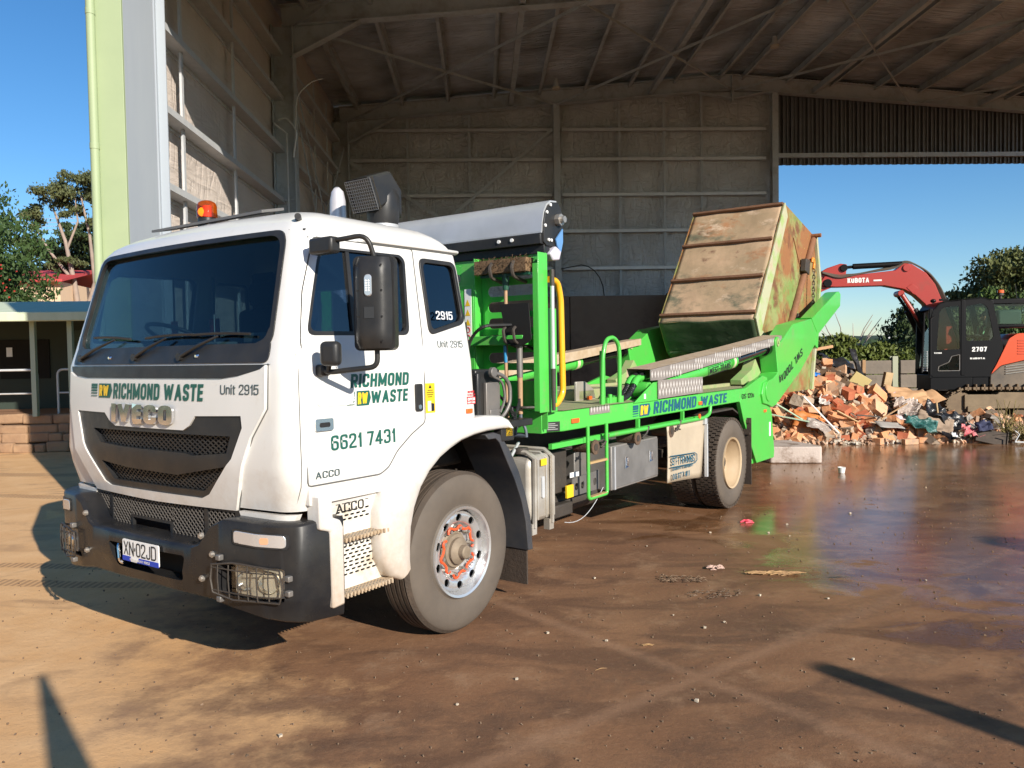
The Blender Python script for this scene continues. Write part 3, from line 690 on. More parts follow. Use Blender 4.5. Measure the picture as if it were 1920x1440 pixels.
dw = obj("door_window", MB().skin(ring(DW, -.01), [], sd, -.020, -.016, .2), G_side, truck)
obj("window_seal", MB().skin(ring(DW, -.004), [ring(DW, .018)], sd, -.016, .0015), M_black, truck)
rw = obj("rear_side_window", MB().skin(ring(RW_, -.01), [], sd, -.014, -.010, .2), G_side, truck)
obj("window_seal", MB().skin(ring(RW_, -.016), [ring(RW_, .014)], sd, -.010, .010), M_black, truck, bevel=.003)
obj("window_divider", MB().skin([(-.80, 1.885), (-.775, 1.885), (-.765, 2.35), (-.79, 2.35)], [], sd, -.016, -.002), M_black, truck)
for nm, P_, kk in (("door_window", DW, .2), ("rear_side_window", RW_, .2)):
    obj(nm, MB().skin(ring(P_, -.01), [], lambda u, v, t: (u, 2.3 - SY(v) + t, v), -.02, -.016, kk), G_ws, truck)
    obj("window_seal", MB().skin(ring(P_, -.012), [ring(P_, .018)], lambda u, v, t: (u, 2.3 - SY(v) + t, v), -.012, .004), M_black, truck)
# front black panels between windscreen and badge
sm = [(.155 + .0, 1.732), (2.145, 1.732), (2.118, 1.79), (2.11, 1.86), (2.125, 1.98), (2.06, 2.0)]
obj("cowl_panel", MB().skin(rpoly([(.172, 1.735), (2.128, 1.735), (2.13, 1.80), (2.095, 1.93), (2.08, 1.86), (1.95, 1.812), (.35, 1.812), (.22, 1.86), (.205, 1.93), (.17, 1.80)], .03, 3), [], fr, -.004, .008, .05), M_black, truck, smooth=50)
obj("front_trim", MB().skin([(.150, 1.726), (2.150, 1.726), (2.13, 1.69), (2.05, 1.665), (1.90, 1.654), (.50, 1.654), (.38, 1.668), (.25, 1.695)], [], fr, -.004, .007, .06), M_black, truck, smooth=50)
# white panel outline gap (dark seam) and raised white front panel
obj("front_panel", MB().skin([(.165, 1.722), (.20, 1.70), (.37, 1.662), (.50, 1.648), (1.90, 1.648), (2.06, 1.66), (2.13, 1.69), (2.135, 1.5), (2.05, 1.2), (1.86, .955), (1.15, .945), (.44, .955), (.41, 1.02), (.27, 1.35), (.165, 1.5)],
    [[(2.01, 1.448), (1.63, 1.446), (1.57, 1.40), (1.50, 1.372), (.80, 1.372), (.745, 1.40), (.70, 1.452), (.335, 1.462), (.325, 1.40), (.405, 1.236), (.63, 1.03), (.70, 1.002), (1.65, .998), (1.72, 1.02), (1.93, 1.25)]], fr, .0, .022, .05), M_white, truck, smooth=35)
# grille
g_out = [(2.02, 1.456), (1.625, 1.454), (1.565, 1.404), (1.50, 1.378), (.80, 1.378), (.74, 1.406), (.695, 1.458), (.33, 1.468), (.315, 1.40), (.395, 1.236), (.62, 1.02), (.69, .993), (1.66, .989), (1.73, 1.012), (1.94, 1.25)]
ga = [(1.80, 1.345), (.425, 1.352), (.455, 1.262), (.73, 1.236), (.80, 1.246), (1.42, 1.250), (1.70, 1.262)]
gb = [(1.715, 1.150), (1.42, 1.128), (.90, 1.118), (.47, 1.190), (.53, 1.135), (.68, 1.043), (1.60, 1.040)]
grille = obj("grille", MB().skin(g_out, [ga, gb], fr, -.035, .012, .05), M_black, truck, smooth=35)
def clip(p0, p1, poly):
    ts = []
    for i in range(len(poly)):
        a, b_ = poly[i - 1], poly[i]; dx, dy = p1[0] - p0[0], p1[1] - p0[1]; ex, ey = b_[0] - a[0], b_[1] - a[1]
        dn = dx * ey - dy * ex
        if abs(dn) < 1e-9: continue
        t = ((a[0] - p0[0]) * ey - (a[1] - p0[1]) * ex) / dn; s_ = ((a[0] - p0[0]) * dy - (a[1] - p0[1]) * dx) / dn
        if 0 <= s_ <= 1: ts.append(t)
    ts.sort(); return [((p0[0] + (p1[0] - p0[0]) * ts[i], p0[1] + (p1[1] - p0[1]) * ts[i]), (p0[0] + (p1[0] - p0[0]) * ts[i + 1], p0[1] + (p1[1] - p0[1]) * ts[i + 1])) for i in range(0, len(ts) - 1, 2)]
def lattice(poly, sp, r, fn, t, slope=.62, mb=None):
    b = mb or MB(); us = [p[0] for p in poly]; vs_ = [p[1] for p in poly]; u = min(us) - 1
    while u < max(us) + 1:
        for sg in (1, -1):
            for (A, B) in clip((u, min(vs_) - .01), (u + sg * .6 / 1, min(vs_) - .01 + .6 * slope), poly):
                if abs(A[0] - B[0]) + abs(A[1] - B[1]) > .01: b.tube([fn(*A, t), fn(*B, t)], r, 4)
        u += sp
    return b
obj("grille_mesh", lattice(ga, .044, .0042, fr, -.014), M_black, grille)
obj("grille_mesh", lattice(gb, .044, .0042, fr, -.014), M_black, grille)
obj("grille_back", MB().skin(g_out, [], fr, -.060, -.055, .06), M_pit, grille)
# lower radiator mesh above the bumper
lm = [(1.98, .955), (.42, .955), (.40, .86), (.60, .80), (.66, .73), (1.64, .73), (1.70, .80), (1.90, .86)]
fl = lambda u, v, t: (-1.235 - .05 * (1 - ((u - 1.15) / 1.1) ** 2) - t, u, v)
lowm = obj("lower_mesh", MB().skin(lm, [[(1.93, .94), (1.71, .94), (1.71, .83), (1.86, .87)], [(1.68, .94), (.72, .94), (.72, .74), (1.02, .74), (1.02, .835), (1.46, .835), (1.46, .74), (1.63, .74), (1.68, .79)], [(.69, .94), (.46, .94), (.46, .87), (.69, .80)], [(1.44, .82), (1.04, .82), (1.04, .745), (1.44, .745)]], fl, -.01, .01), M_black, truck)
wire = mat("wire_mesh", (.10, .09, .08), .6)
b = MB(); lattice([(1.93, .94), (1.71, .94), (1.71, .83), (1.86, .87)], .035, .003, fl, .003, .9, b); lattice([(1.68, .94), (1.46, .94), (1.46, .74), (1.63, .74), (1.68, .79)], .035, .003, fl, .003, .9, b)
lattice([(1.46, .94), (1.02, .94), (1.02, .835), (1.46, .835)], .035, .003, fl, .003, .9, b); lattice([(1.02, .94), (.72, .94), (.72, .74), (1.02, .74)], .035, .003, fl, .003, .9, b); lattice([(.69, .94), (.46, .94), (.46, .87), (.69, .80)], .035, .003, fl, .003, .9, b)
obj("wire_mesh", b, wire, lowm)
obj("mesh_back", MB().skin([(2.1, .98), (.2, .98), (.2, .5), (2.1, .5)], [], fl, -.12, -.10), M_pit, lowm)
# corner panels with the pressed indent
obj("front_corner_panel", MB().skin([(.425, .955), (.06, .955), (.075, .90), (.40, .90)], [], lambda u, v, t: (FX(u, .97) + .0 - t, u, v), -.02, .012, .06), M_white, truck, smooth=40)
obj("front_corner_panel", MB().skin([(1.875, .955), (2.24, .955), (2.225, .90), (1.90, .90)], [], lambda u, v, t: (FX(u, .97) + .0 - t, u, v), -.02, .012, .06), M_white, truck, smooth=40)
cs = [(.155, 1.50), (.13, 1.22), (.16, 1.0), (.35, .99), (.26, 1.33), (.19, 1.48)]
# lettering on the front; u runs to the right of somebody facing the truck
fu = lambda y0, z0, o_=.0255: (lambda u, v: fr(y0 - u, z0 + v, o_))
def logo(fn, w_, h_, parent, txt=M_txt, box=(.012, .09, .07)):
    """five bars, an arrow shaped badge with two letters"""
    b = MB(); k = h_ / 5.0
    for i in range(5):
        hh = h_ * (.2 - .035 * i); y = h_ - (i + .0) * h_ * .22 - hh
        b.add([fn(0 - i * .003, y), fn(w_ * .30 - i * .003, y), fn(w_ * .30, y + hh), fn(0, y + hh)], [(0, 1, 2, 3)])
    b.add([fn(w_ * .36, -.02 * h_), fn(w_ * .90, -.02 * h_), fn(w_, h_ * .5), fn(w_ * .94, h_ * 1.02), fn(w_ * .38, h_ * 1.02)], [(0, 1, 2, 3, 4)])
    o_ = obj("logo", b, txt, parent, weld=False)
    return o_
def logo2(fn, fn2, w_, h_, parent, txt=M_txt):
    o_ = logo(fn, w_, h_, parent, txt)
    letters("logo_letters", "RW", w_ * .46, h_ * .82, lambda u, v: fn2(u + w_ * .40, v + h_ * .09), M_ygreen, o_, .24, .1)
logo2(fu(1.80, 1.538), fu(1.80, 1.538, .0285), .27, .082, truck)
letters("lettering", "RICHMOND WASTE", .90, .092, fu(1.52, 1.533), M_txt, truck, .2, .08)
letters("lettering", "Unit 2915", .285, .052, fu(.487, 1.572), M_greytxt, truck, .11, 0)
letters("maker_badge", "IVECO", .635, .108, fu(1.509, 1.397, .034), M_chrome, truck, .23, 0, t=.014)
# bumper
BT = [(0, -1.44), (.3, -1.435), (.75, -1.405), (.98, -1.36), (1.09, -1.305), (1.15, -1.25), (1.18, -1.19), (1.19, -1.10)]
def BX(y):
    d = abs(y - 1.15); return lerp(BT, d)
TOP = [(0, .775), (.50, .775), (.57, .80), (.66, .90), (.74, .935), (1.25, .925)]
def btop(y): return lerp(TOP, abs(y - 1.15))
def bbot(y): return lerp([(0, .50), (.6, .49), (1.2, .40)], abs(y - 1.15))
ys = []
for i in range(97):
    s_ = -1.19 + 2.38 * i / 96; ys.append(1.15 + s_)
def bump_pt(y, q):
    x = BX(y); zt = btop(y); zb = bbot(y); d = abs(y - 1.15)
    prof = [(.17, zt - .004), (.04, zt), (.010, zt - .006), (.0, zt - .018), (0, zb + .13), (.003, zb + .12), (.035, zb + .01), (.05, zb), (.11, zb + .01), (.11, zb + .1), (.06, zt - .1), (.10, zt - .03), (.17, zt - .03)]
    dx, z = prof[q]; ny = (dx * .6 if d > 1.0 else 0) * (1 if y > 1.15 else -1)
    return (x + dx, y - ny, z)
b = MB(); rows = [[bump_pt(y, q) for q in range(13)] for y in ys]
for s_, y in ((0, -.04), (1, 2.34)):   # returns along the sides
    pass
lo = [(-1.03, p[1], p[2]) for p in rows[0]]; 
rows = [[(-.98, -.045 + (p[1] + .04) * .5, p[2]) for p in rows[0]]] + rows + [[(-.98, 2.345 + (p[1] - 2.34) * .5, p[2]) for p in rows[-1]]]
n = 13; vs = [p for r in rows for p in r]
b.add(vs, [(j * n + i, j * n + (i + 1) % n, (j + 1) * n + (i + 1) % n, (j + 1) * n + i) for j in range(len(rows) - 1) for i in range(n)] + [tuple(range(n)), tuple(range((len(rows) - 1) * n, len(rows) * n))])
bumper = obj("bumper", b, M_bumper, None)
slot = [(1.46, .705), (.70, .711), (.74, .565), (1.38, .565)]
c1 = obj("c", MB().prism(rpoly(slot, .03), 0, -1.6, -1.25), M_bumper)
HL = [(.445, .716), (.046, .703), (.050, .530), (.445, .545)]
cc = [c1]
for sg in (0, 1):
    f_ = (lambda p: p) if not sg else (lambda p: (2.3 - p[0], p[1]))
    cc.append(obj("c", MB().prism(rpoly([f_(p) for p in HL], .02), 0, -1.6, -1.16), M_bumper))
boolean(bumper, cc); bumper.parent = truck; bumper.data.shade_smooth(); bumper.data.set_sharp_from_angle(angle=radians(40))
obj("bumper_recess", MB().bx(-1.30, -1.27, .5, 1.7, .5, .76), M_pit, bumper)
bf = lambda u, v, t: (BX(u) - t, u, v)
plate = obj("number_plate", MB().skin(rrect(.90, 1.262, .622, .744, .012), [], bf, .012, .018, .08), M_wht, truck)
obj("plate_band", MB().skin([(.90, .622), (1.262, .622), (1.262, .650), (.90, .650)], [], bf, .018, .020), M_blue, plate)
letters("plate_letters", "XN\u00b702JD", .325, .078, lambda u, v: bf(1.245 - u, .657 + v, .0205), M_blk, plate, .105, 0)
letters("plate_letters", "NATIONAL HEAVY VEHICLE", .20, .014, lambda u, v: bf(1.18 - u, .629 + v, .0215), M_wht, plate, .16, 0)
obj("tow_hook", MB().tube(bend([(-1.30, 1.36, .70), (-1.42, 1.375, .70), (-1.43, 1.34, .585), (-1.30, 1.33, .58)], .03), .012, 8), M_chrome, truck)
M_bolt = mat("zinc_bolt", (.45, .42, .38), .4, .7)
for (y, z) in ((.556, .834), (.558, .609), (1.745, .834), (1.74, .607), (.47, .747)):
    b = MB().cyl(bf(y, z, -.005), bf(y, z, .008), .017, n=12).cyl(bf(y, z, .008), bf(y, z, .016), .011, n=6); obj("bolt", b, M_bolt, bumper)
# indicators and headlamps with wire guards
def lampset(mir):
    f_ = (lambda y: y) if not mir else (lambda y: 2.3 - y)
    ind = rpoly([(f_(.312), .887), (f_(.035), .870), (f_(.035), .806), (f_(.314), .822)], .02)
    o_ = obj("indicator_lamp", MB().skin(ind, [], bf, .0, .009, .04), M_lens, truck, bevel=.003)
    obj("lamp_rim", MB().skin(ring(ind, -.010), [ind], bf, -.004, .007, .04), M_black, o_)
    obj("amber_bulb", MB().skin(rrect(min(f_(.15), f_(.11)), max(f_(.15), f_(.11)), .826, .86, .01), [], bf, .009, .0105, .03), mat("amber_glow", (.75, .35, .2), .2), o_)
    hx = -1.22; hl = obj("headlamp", MB().skin(rpoly([(f_(.345), .708), (f_(.06), .698), (f_(.06), .545), (f_(.345), .555)], .02), [], lambda u, v, t: (BX(u) + .030 - t, u, v), -.05, 0, .05), mat("headlamp_shell", (.62, .56, .46), .35, .2), truck, smooth=40)
    for (y, r, M) in ((.265, .050, M_chrome), (.135, .058, mat("lit_reflector", (.9, .85, .75), .2, .9))):
        c = (BX(f_(y)) + .020, f_(y), .625); sg_ = (-1 if not mir else 1)
        obj("reflector", MB().lathe([(r, -.012), (r, .0), (r * .92, .004), (r * .7, -.02), (r * .35, -.035), (.008, -.04), (.006, -.012), (0.001, -.01)], c, (-1, .55 * sg_, 0), 24), M, hl, smooth=60)
    obj("headlamp_glass", MB().skin(rpoly([(f_(.345), .708), (f_(.06), .698), (f_(.06), .545), (f_(.345), .555)], .02), [], lambda u, v, t: (BX(u) + .008 - t, u, v), 0, .003, .05), glass("headlamp_cover", (.9, .9, .88), .03), hl)
    b = MB(); q = lambda y, z, t=.028: bf(f_(y), z, t)
    fr_ = [(.445, .705), (.30, .725), (.05, .700), (.04, .60), (.05, .535), (.30, .535), (.44, .560), (.455, .63)]
    b.tube([q(*p) for p in fr_], .006, 6, closed=True)
    for z_ in (.69, .573): b.tube([q(y, z_ - .03 * (.4 - y)) for y in (.44, .3, .2, .1, .045)], .0035, 5)
    for y in (.40, .33, .27, .21, .155, .10): b.tube([q(y, .712 - (.0 if y > .1 else .01), .026), q(y, .64, .03), q(y, .542, .024)], .0035, 5)
    gd = obj("lamp_guard", b, M_darksteel, truck, smooth=60)
    for (y, z) in ((.40, .742), (.40, .528), (.025, .655), (.025, .58)):
        b = MB(); b.box(bf(f_(y), z, .014), (.03, .034, .03)); obj("clamp", b, M_greymetal, gd, bevel=.005)
lampset(0); lampset(1)
# cab side: seams, door outline, gutter, pressings
seam = mat("shut_line", (.10, .10, .095), .8)
b = MB(); door = [(-1.165, 1.10), (-1.16, 1.84), (-1.105, 2.1), (-1.005, 2.392), (-.245, 2.402), (-.243, 1.91), (-.253, 1.589), (-.259, 1.36), (-.38, 1.30), (-.506, 1.214), (-.58, 1.13), (-.649, 1.098)]
door = rpoly(door, .02, 2)
b.tube([sd(u, v, .0005) for u, v in door], .0042, 5, closed=True); obj("door_seam", b, seam, truck)
b = MB(); b.tube([sd(-1.197, .98 + .04 * i - 0, -.0005) for i in range(8)] + [sd(lerp([(1.3, -1.197), (1.84, -1.19), (2.1, -1.14), (2.4, -1.03)], 1.3 + .05 * i), 1.3 + .05 * i, -.0005) for i in range(23)], .0028, 5); obj("pillar_seam", b, seam, truck)
b = MB(); b.tube([fr(.165, 1.73, .003), fr(.165, 1.5, .003), fr(.27, 1.35, .003), fr(.41, 1.02, .003), fr(.44, .955, .003)], .004, 5); obj("panel_seam", b, seam, truck)
b = MB(); b.tube([fr(1.15, 1.7295, .006)] + [fr(1.15 + .98 * s_, 1.7295, .006) for s_ in (-1, -.5, .5, 1)][:0] + [fr(1.15, 1.7295, .006)], .001, 4) if False else None
gut = MB(); gut.tube([sd(-1.07, 2.405, .004), sd(-.6, 2.415, .012), sd(0, 2.425, .014), sd(.19, 2.425, .014), (.235, .16, 2.425)], .011, 8)
obj("roof_gutter", gut, M_white, truck, smooth=60)
obj("gutter_shadow_gap", MB().tube([sd(-1.03, 2.390, .002), sd(-.6, 2.399, .003), sd(0, 2.408, .003), sd(.17, 2.409, .003)], .005, 6), seam, truck)
b = MB()
for (u, v) in ((-1.055, 2.43), (-1.02, 2.432)): b.cyl(sd(u, v, -.01), sd(u, v, .004), .009, n=10)
b.cyl((-.99, .235, 2.50), (-1.02, .205, 2.51), .018, n=12); objs("roof_plug", b, M_black, truck)
# raised door skin pressing
obj("door_pressing", MB().skin(rpoly([(-1.10, 1.80), (-.83, 1.80), (-.83, 1.52), (-.86, 1.50), (-1.08, 1.50), (-1.11, 1.55)], .03), [], sd, -.004, .0035), M_white, truck, bevel=.003)
obj("door_pull", MB().skin(rrect(-.343, -.283, 1.43, 1.592, .012), [], sd, -.004, .012), M_black, truck, bevel=.005)
obj("lock", MB().cyl(sd(-.313, 1.455, .01), sd(-.313, 1.455, .016), .014, n=14), M_chrome, truck)
hs = obj("door_latch", MB().skin(rrect(-1.112, -.99, 1.376, 1.440, .012), [], sd, -.004, .012), M_chrome, truck, bevel=.006)
obj("latch_slot", MB().skin(rrect(-1.085, -1.015, 1.395, 1.42, .01), [], sd, .012, .014), M_black, hs)
su = lambda x0, z0, o_=.0025: (lambda u, v: sd(x0 + u, z0 + v, o_))
letters("lettering", "RICHMOND", .465, .075, su(-.855, 1.590), M_txt, truck, .2, .1)
letters("lettering", "WASTE", .30, .072, su(-.700, 1.497), M_txt, truck, .2, .1)
logo2(su(-.875, 1.492), su(-.875, 1.492, .004), .17, .078, truck)
letters("lettering", "6621 7431", .485, .080, su(-1.005, 1.266), M_txt, truck, .15, 0)
letters("lettering", "Unit 2915", .245, .044, su(-.11, 1.808), M_greytxt, truck, .11, 0)
letters("model_badge", "ACCO", .165, .036, su(-1.118, 1.132, .004), M_greytxt, truck, .14, 0)
letters("window_number", "2915", .16, .052, su(-.105, 1.982, .012), mat("frosted_number", (.6, .62, .64), .6), truck, .15, 0)
ys_ = obj("warning_sticker", MB().skin([(-.25, 1.412), (-.163, 1.412), (-.163, 1.592), (-.25, 1.592)], [], sd, .0, .0015), M_ygreen, truck)
b = MB(); fn = su(-.25, 1.412, .003); b.add([fn(.03, .15), (fn(.057, .15)), fn(.0435, .172)], [(0, 1, 2)])
for i, (a_, c_) in enumerate(((.02, .07), (.012, .075), (.015, .07), (.02, .06))): b.add([fn(a_, .135 - i * .013), fn(c_, .135 - i * .013), fn(c_, .139 - i * .013), fn(a_, .139 - i * .013)], [(0, 1, 2, 3)])
b.add([fn(.05, .01), fn(.078, .01), fn(.078, .055), fn(.05, .06)], [(0, 1, 2, 3)]); obj("sticker_print", b, M_blk, ys_)
b = MB(); b.add([fn(.018, .012), fn(.048, .012), fn(.048, .072), fn(.018, .072)], [(0, 1, 2, 3)]); obj("sticker_picture", b, M_wht, ys_)
rs = obj("red_sticker", MB().skin([(.150, 1.442), (.238, 1.442), (.238, 1.49), (.150, 1.49)], [], sd, 0, .0015), M_red, truck)
letters("lettering", "OPEN", .075, .018, su(.156, 1.465, .003), M_wht, rs, .2, 0); letters("lettering", "FRONT PANEL", .078, .012, su(.154, 1.447, .003), M_wht, rs, .2, 0)
letters("lettering", "BEFORE", .066, .013, su(.160, 1.515, .003), M_red, truck, .2, 0); letters("lettering", "TILTING CAB", .080, .013, su(.155, 1.496, .003), M_red, truck, .14, 0)
obj("side_marker", MB().skin([(.135, 1.385), (.195, 1.384), (.197, 1.413), (.136, 1.414)], [], sd, 0, .012), M_orange, truck, bevel=.003)
# visor plate and beacon on the roof
vz = obj("visor_plate", MB().skin([(.66, -.90), (1.80, -.90), (1.80, -.74), (.66, -.74)], [], lambda u, v, t: (v, u, 2.598 + t + (v + .90) * .22), 0, .016, .1), M_greymetal, truck, smooth=40)
bc = empty_ = obj("beacon_base", MB().cyl((-.62, 1.60, 2.60), (-.62, 1.60, 2.71), .062, .058, 20), M_black, truck, smooth=40)
obj("beacon_lens", MB().lathe([(.001, .115), (.035, .112), (.055, .10), (.064, .08), (.068, .0), (.0, .0)], (-.62, 1.60, 2.71), (0, 0, 1), 24), glass("amber_dome", (1.0, .42, .05), .04), bc, smooth=50)
obj("beacon_bulb", MB().ball((-.64, 1.62, 2.75), .03), mat("beacon_light", (1.0, .45, .02), .3, emit=1.6), bc)
obj("beacon_core", MB().cyl((-.62, 1.60, 2.71), (-.62, 1.60, 2.79), .03, .03, 12), mat("amber_core", (.75, .22, .03), .5), bc)
# wipers
for (a0, a1, b0, b1) in (((2.015, 1.775), (1.60, 1.885), (1.90, 1.905), (1.42, 1.885)), ((1.315, 1.775), (1.03, 1.88), (1.25, 1.885), (.80, 1.895)), ((.86, 1.772), (.57, 1.880), (.80, 1.892), (.33, 1.885))):
    wp = obj("wiper_arm", MB().tube([fr(*a0, .02), fr((a0[0] + a1[0]) / 2, (a0[1] + a1[1]) / 2, .034), fr(*a1, .02)], [.013, .010, .006], 6).cyl(fr(*a0, .0), fr(*a0, .03), .022, n=10), M_black, truck, smooth=60)
    obj("wiper_blade", MB().tube([fr(b0[0] + (b1[0] - b0[0]) * k / 5, b0[1] + (b1[1] - b0[1]) * k / 5 + .006 * sin(pi * k / 5), .012) for k in range(6)], .008, 5), M_black, wp)
b = MB()
for y in (1.62, .72): b.cyl(fr(y, 1.775, .0), fr(y, 1.775, .02), .016, .008, 8)
objs("washer_jet", b, M_chrome, truck)
# cab interior
M_int = mat("dark_interior", (.03, .032, .036), .7); M_seat = mat("seat_cloth", (.05, .055, .065), .9)
obj("dashboard", MB().prism([(-1.17, 1.60), (-1.14, 1.79), (-1.0, 1.84), (-.80, 1.80), (-.74, 1.55)], 1, .14, 2.16), M_int, truck, bevel=.02)
objs("dash_tray", MB().bx(-1.08, -.86, .35, .62, 1.84, 1.90).bx(-1.05, -.9, .9, 1.1, 1.84, 1.86), mat("papers", (.35, .36, .34), .8), truck, bevel=.01)
for y in (1.68, .6):
    s_ = obj("seat", MB().bx(-.62, -.15, y - .25, y + .25, 1.45, 1.58).bx(-.18, -.06, y - .24, y + .24, 1.5, 2.12).bx(-.16, -.07, y - .14, y + .14, 2.14, 2.32), M_seat, truck, bevel=.04)
cw_ = Vector((-.80, 1.66, 1.90)); ax = Vector((.45, 0, 1)).normalized(); u_ = Vector((0, 1, 0)); v_ = ax.cross(u_)
st = obj("steering_wheel", MB().tube([cw_ + .22 * (u_ * cos(t) + v_ * sin(t)) for t in [i * pi / 16 for i in range(32)]], .014, 8, closed=True), M_black, truck, smooth=60)
obj("spokes", MB().beam(cw_ - u_ * .21, cw_ + u_ * .21, .04, .02).beam(cw_ - v_ * .2, cw_, .03, .02).cyl(cw_, cw_ - ax * .3, .05, n=12), M_black, st)
obj("inner_mirror_post", MB().tube([(-1.02, 2.16, 2.3), (-1.04, 2.30, 1.85)], .012, 6), M_black, truck)
objs("rear_panel_trim", MB().bx(.10, .115, .2, 2.1, 1.2, 1.86).bx(.10, .115, .2, .45, 1.86, 2.45).bx(.10, .115, 1.85, 2.1, 1.86, 2.45), M_int, truck)
# mirrors
def mirror(my):
    s = (lambda p: (p[0], p[1], p[2])) if not my else (lambda p: (p[0], 2.3 - p[1], p[2]))
    brk = MB(); brk.add([s(p) for p in [(-1.02, .06, 2.375), (-.90, .06, 2.375), (-.90, -.10, 2.375), (-.93, -.10, 2.375), (-.98, .06, 2.27), (-.90, .05, 2.27), (-.90, -.10, 2.27), (-.92, -.10, 2.27)]], [(0, 1, 2, 3), (4, 5, 6, 7), (0, 1, 5, 4), (1, 2, 6, 5), (2, 3, 7, 6), (3, 0, 4, 7)])
    arm = obj("mirror_arm", MB().tube([Vector(s(p)) for p in bend([(-1.06, .03, 2.36), (-1.06, -.12, 2.345), (-.985, -.27, 2.37), (-.945, -.285, 2.24)], .06)], .013, 10), M_black, truck, smooth=60)
    obj("mirror_arm", MB().tube([Vector(s(p)) for p in bend([(-.945, -.285, 1.80), (-.945, -.285, 1.705), (-1.07, -.06, 1.68), (-1.07, .02, 1.70)], .06)], .014, 10), M_black, truck, smooth=60)
    objs("mirror_bracket", MB().box(s((-1.06, -.04, 2.325)), (.07, .17, .085)).box(s((-1.06, .0, 1.69)), (.06, .08, .06)), M_black, arm, bevel=.015)
    # housing: convex back facing forwards and outwards
    c = Vector(s((-.955, -.285, 2.025))); an = radians(24 if not my else -24); Rz = Matrix.Rotation(an, 3, 'Z')
    b = MB(); rows = []
    for k in range(15):
        v = -1 + 2 * k / 14; row = []
        wv = .100 * (1 - .06 * v * v) * (1 - .0 * max(0, v)); ed = (1 - max(0, abs(v) - .86) / .14 * .10)
        for i in range(17):
            u = -1 + 2 * i / 16; dep = .075 * (1 - u ** 4 * .75) * (1 - max(0, abs(v) - .8) / .2 * .35)
            row.append(c + Rz @ Vector((-dep, u * wv * ed, v * .228)))
        rows.append(row)
    W_ = 17; vs = [p for r in rows for p in r]; b.add(vs, [(j * W_ + i, j * W_ + i + 1, (j + 1) * W_ + i + 1, (j + 1) * W_ + i) for j in range(14) for i in range(16)])
    hz = .228; bk = [c + Rz @ Vector((.045, y, z)) for y, z in rrect(-.108, .108, -.238, .238, .03)]; ft = [c + Rz @ Vector((-.012, y, z)) for y, z in rrect(-.108, .108, -.238, .238, .03)]
    n = len(bk); b.add(bk + ft, [(i, (i + 1) % n, n + (i + 1) % n, n + i) for i in range(n)] + [tuple(range(n)), tuple(range(n, 2 * n))])
    h = obj("mirror_housing", b, M_black, arm, smooth=35)
    obj("mirror_glass", MB().add([c + Rz @ Vector((.046, y, z)) for y, z in ((-.095, -.21), (.095, -.21), (.095, .21), (-.095, .21))], [(0, 1, 2, 3)]), M_chrome, h)
    lp = obj("mirror_marker_lamp", MB().add([c + Rz @ Vector((-.077, .005 + y, z + .085)) for y, z in rrect(-.02, .02, -.055, .055, .018)] + [c + Rz @ Vector((-.083, .005 + y, z + .085)) for y, z in rrect(-.017, .017, -.05, .05, .016)], [tuple(range(20, 40))] + [(i, (i + 1) % 20, 20 + (i + 1) % 20, 20 + i) for i in range(20)]), M_lens, h)
    obj("bulb_dots", MB().add(sum([[c + Rz @ Vector((-.0842, .005 + sx_ * .007 + dy, .06 + .012 * q + dz)) for dy, dz in ((-.006, 0), (0, .006), (.006, 0), (0, -.006))] for q in range(5) for sx_ in (-1, 1)], []), [tuple(range(4 * k, 4 * k + 4)) for k in range(10)]), M_wht, lp)
    obj("housing_emblem", MB().add([c + Rz @ Vector((-.078, y, z - .05)) for y, z in ((-.025, -.028), (.028, -.028), (.028, .028), (-.025, .028))], [(0, 1, 2, 3)]), mat("emblem_grey", (.035, .036, .038), .3), h)
    obj("screw_holes", MB().add(sum([[c + Rz @ Vector((-.071 + .0, y + dy, z + dz)) for dy, dz in ((-.005, -.005), (.005, -.005), (.005, .005), (-.005, .005))] for y in (-.062, .062) for z in (-.19, -.07, .06, .185)], []), [tuple(range(4 * k, 4 * k + 4)) for k in range(8)]), M_pit, h)
    c2 = Vector(s((-1.105, -.12, 1.775))); b = MB()
    b.box(c2, (.07, .105, .125), Rz); q = obj("kerb_mirror", b, M_black, truck, bevel=.028, seg=4)
    obj("kerb_mirror_stem", MB().tube([c2, Vector(s((-1.07, -.06, 1.69)))], .012, 8), M_black, q)
mirror(0)
# wheel arch band (fender)
FO = [(-.555, .48), (-.635, .52), (-.69, .62), (-.705, .75), (-.70, .89), (-.64, 1.02), (-.53, 1.115), (-.38, 1.22), (-.25, 1.28), (-.12, 1.32), (.08, 1.352), (.28, 1.362), (.45, 1.352), (.52, 1.325), (.565, 1.26)]
FI = [(-.475, .54), (-.475, .58), (-.472, .66), (-.463, .77), (-.43, .88), (-.37, .99), (-.29, 1.075), (-.19, 1.145), (-.09, 1.19), (.02, 1.225), (.15, 1.248), (.28, 1.26), (.42, 1.262), (.50, 1.26), (.56, 1.255)]
b = MB(); rows = []
for (a, c) in zip(FO, FI):
    a = Vector(a); c = Vector(c); d = c - a; row = []
    for (k, y) in ((0, .05), (0, -.02), (.07, -.045), (.2, -.058), (.5, -.064), (.85, -.060), (1.0, -.045), (1.0, .28), (.7, .28)):
        p = a + d * k; row.append((p.x, y, p.y))
    rows.append(row)
n = 9; b.add([p for r in rows for p in r], [(j * n + i, j * n + (i + 1) % n, (j + 1) * n + (i + 1) % n, (j + 1) * n + i) for j in range(len(rows) - 1) for i in range(n)] + [tuple(range(n)), tuple(range((len(rows) - 1) * n, len(rows) * n))])
fe = obj("wheel_arch", b, M_white, truck, smooth=50)
q = fe.copy(); q.data = fe.data.copy(); COL.objects.link(q)
for v in q.data.vertices: v.co.y = 2.3 - v.co.y
q.data.flip_normals()
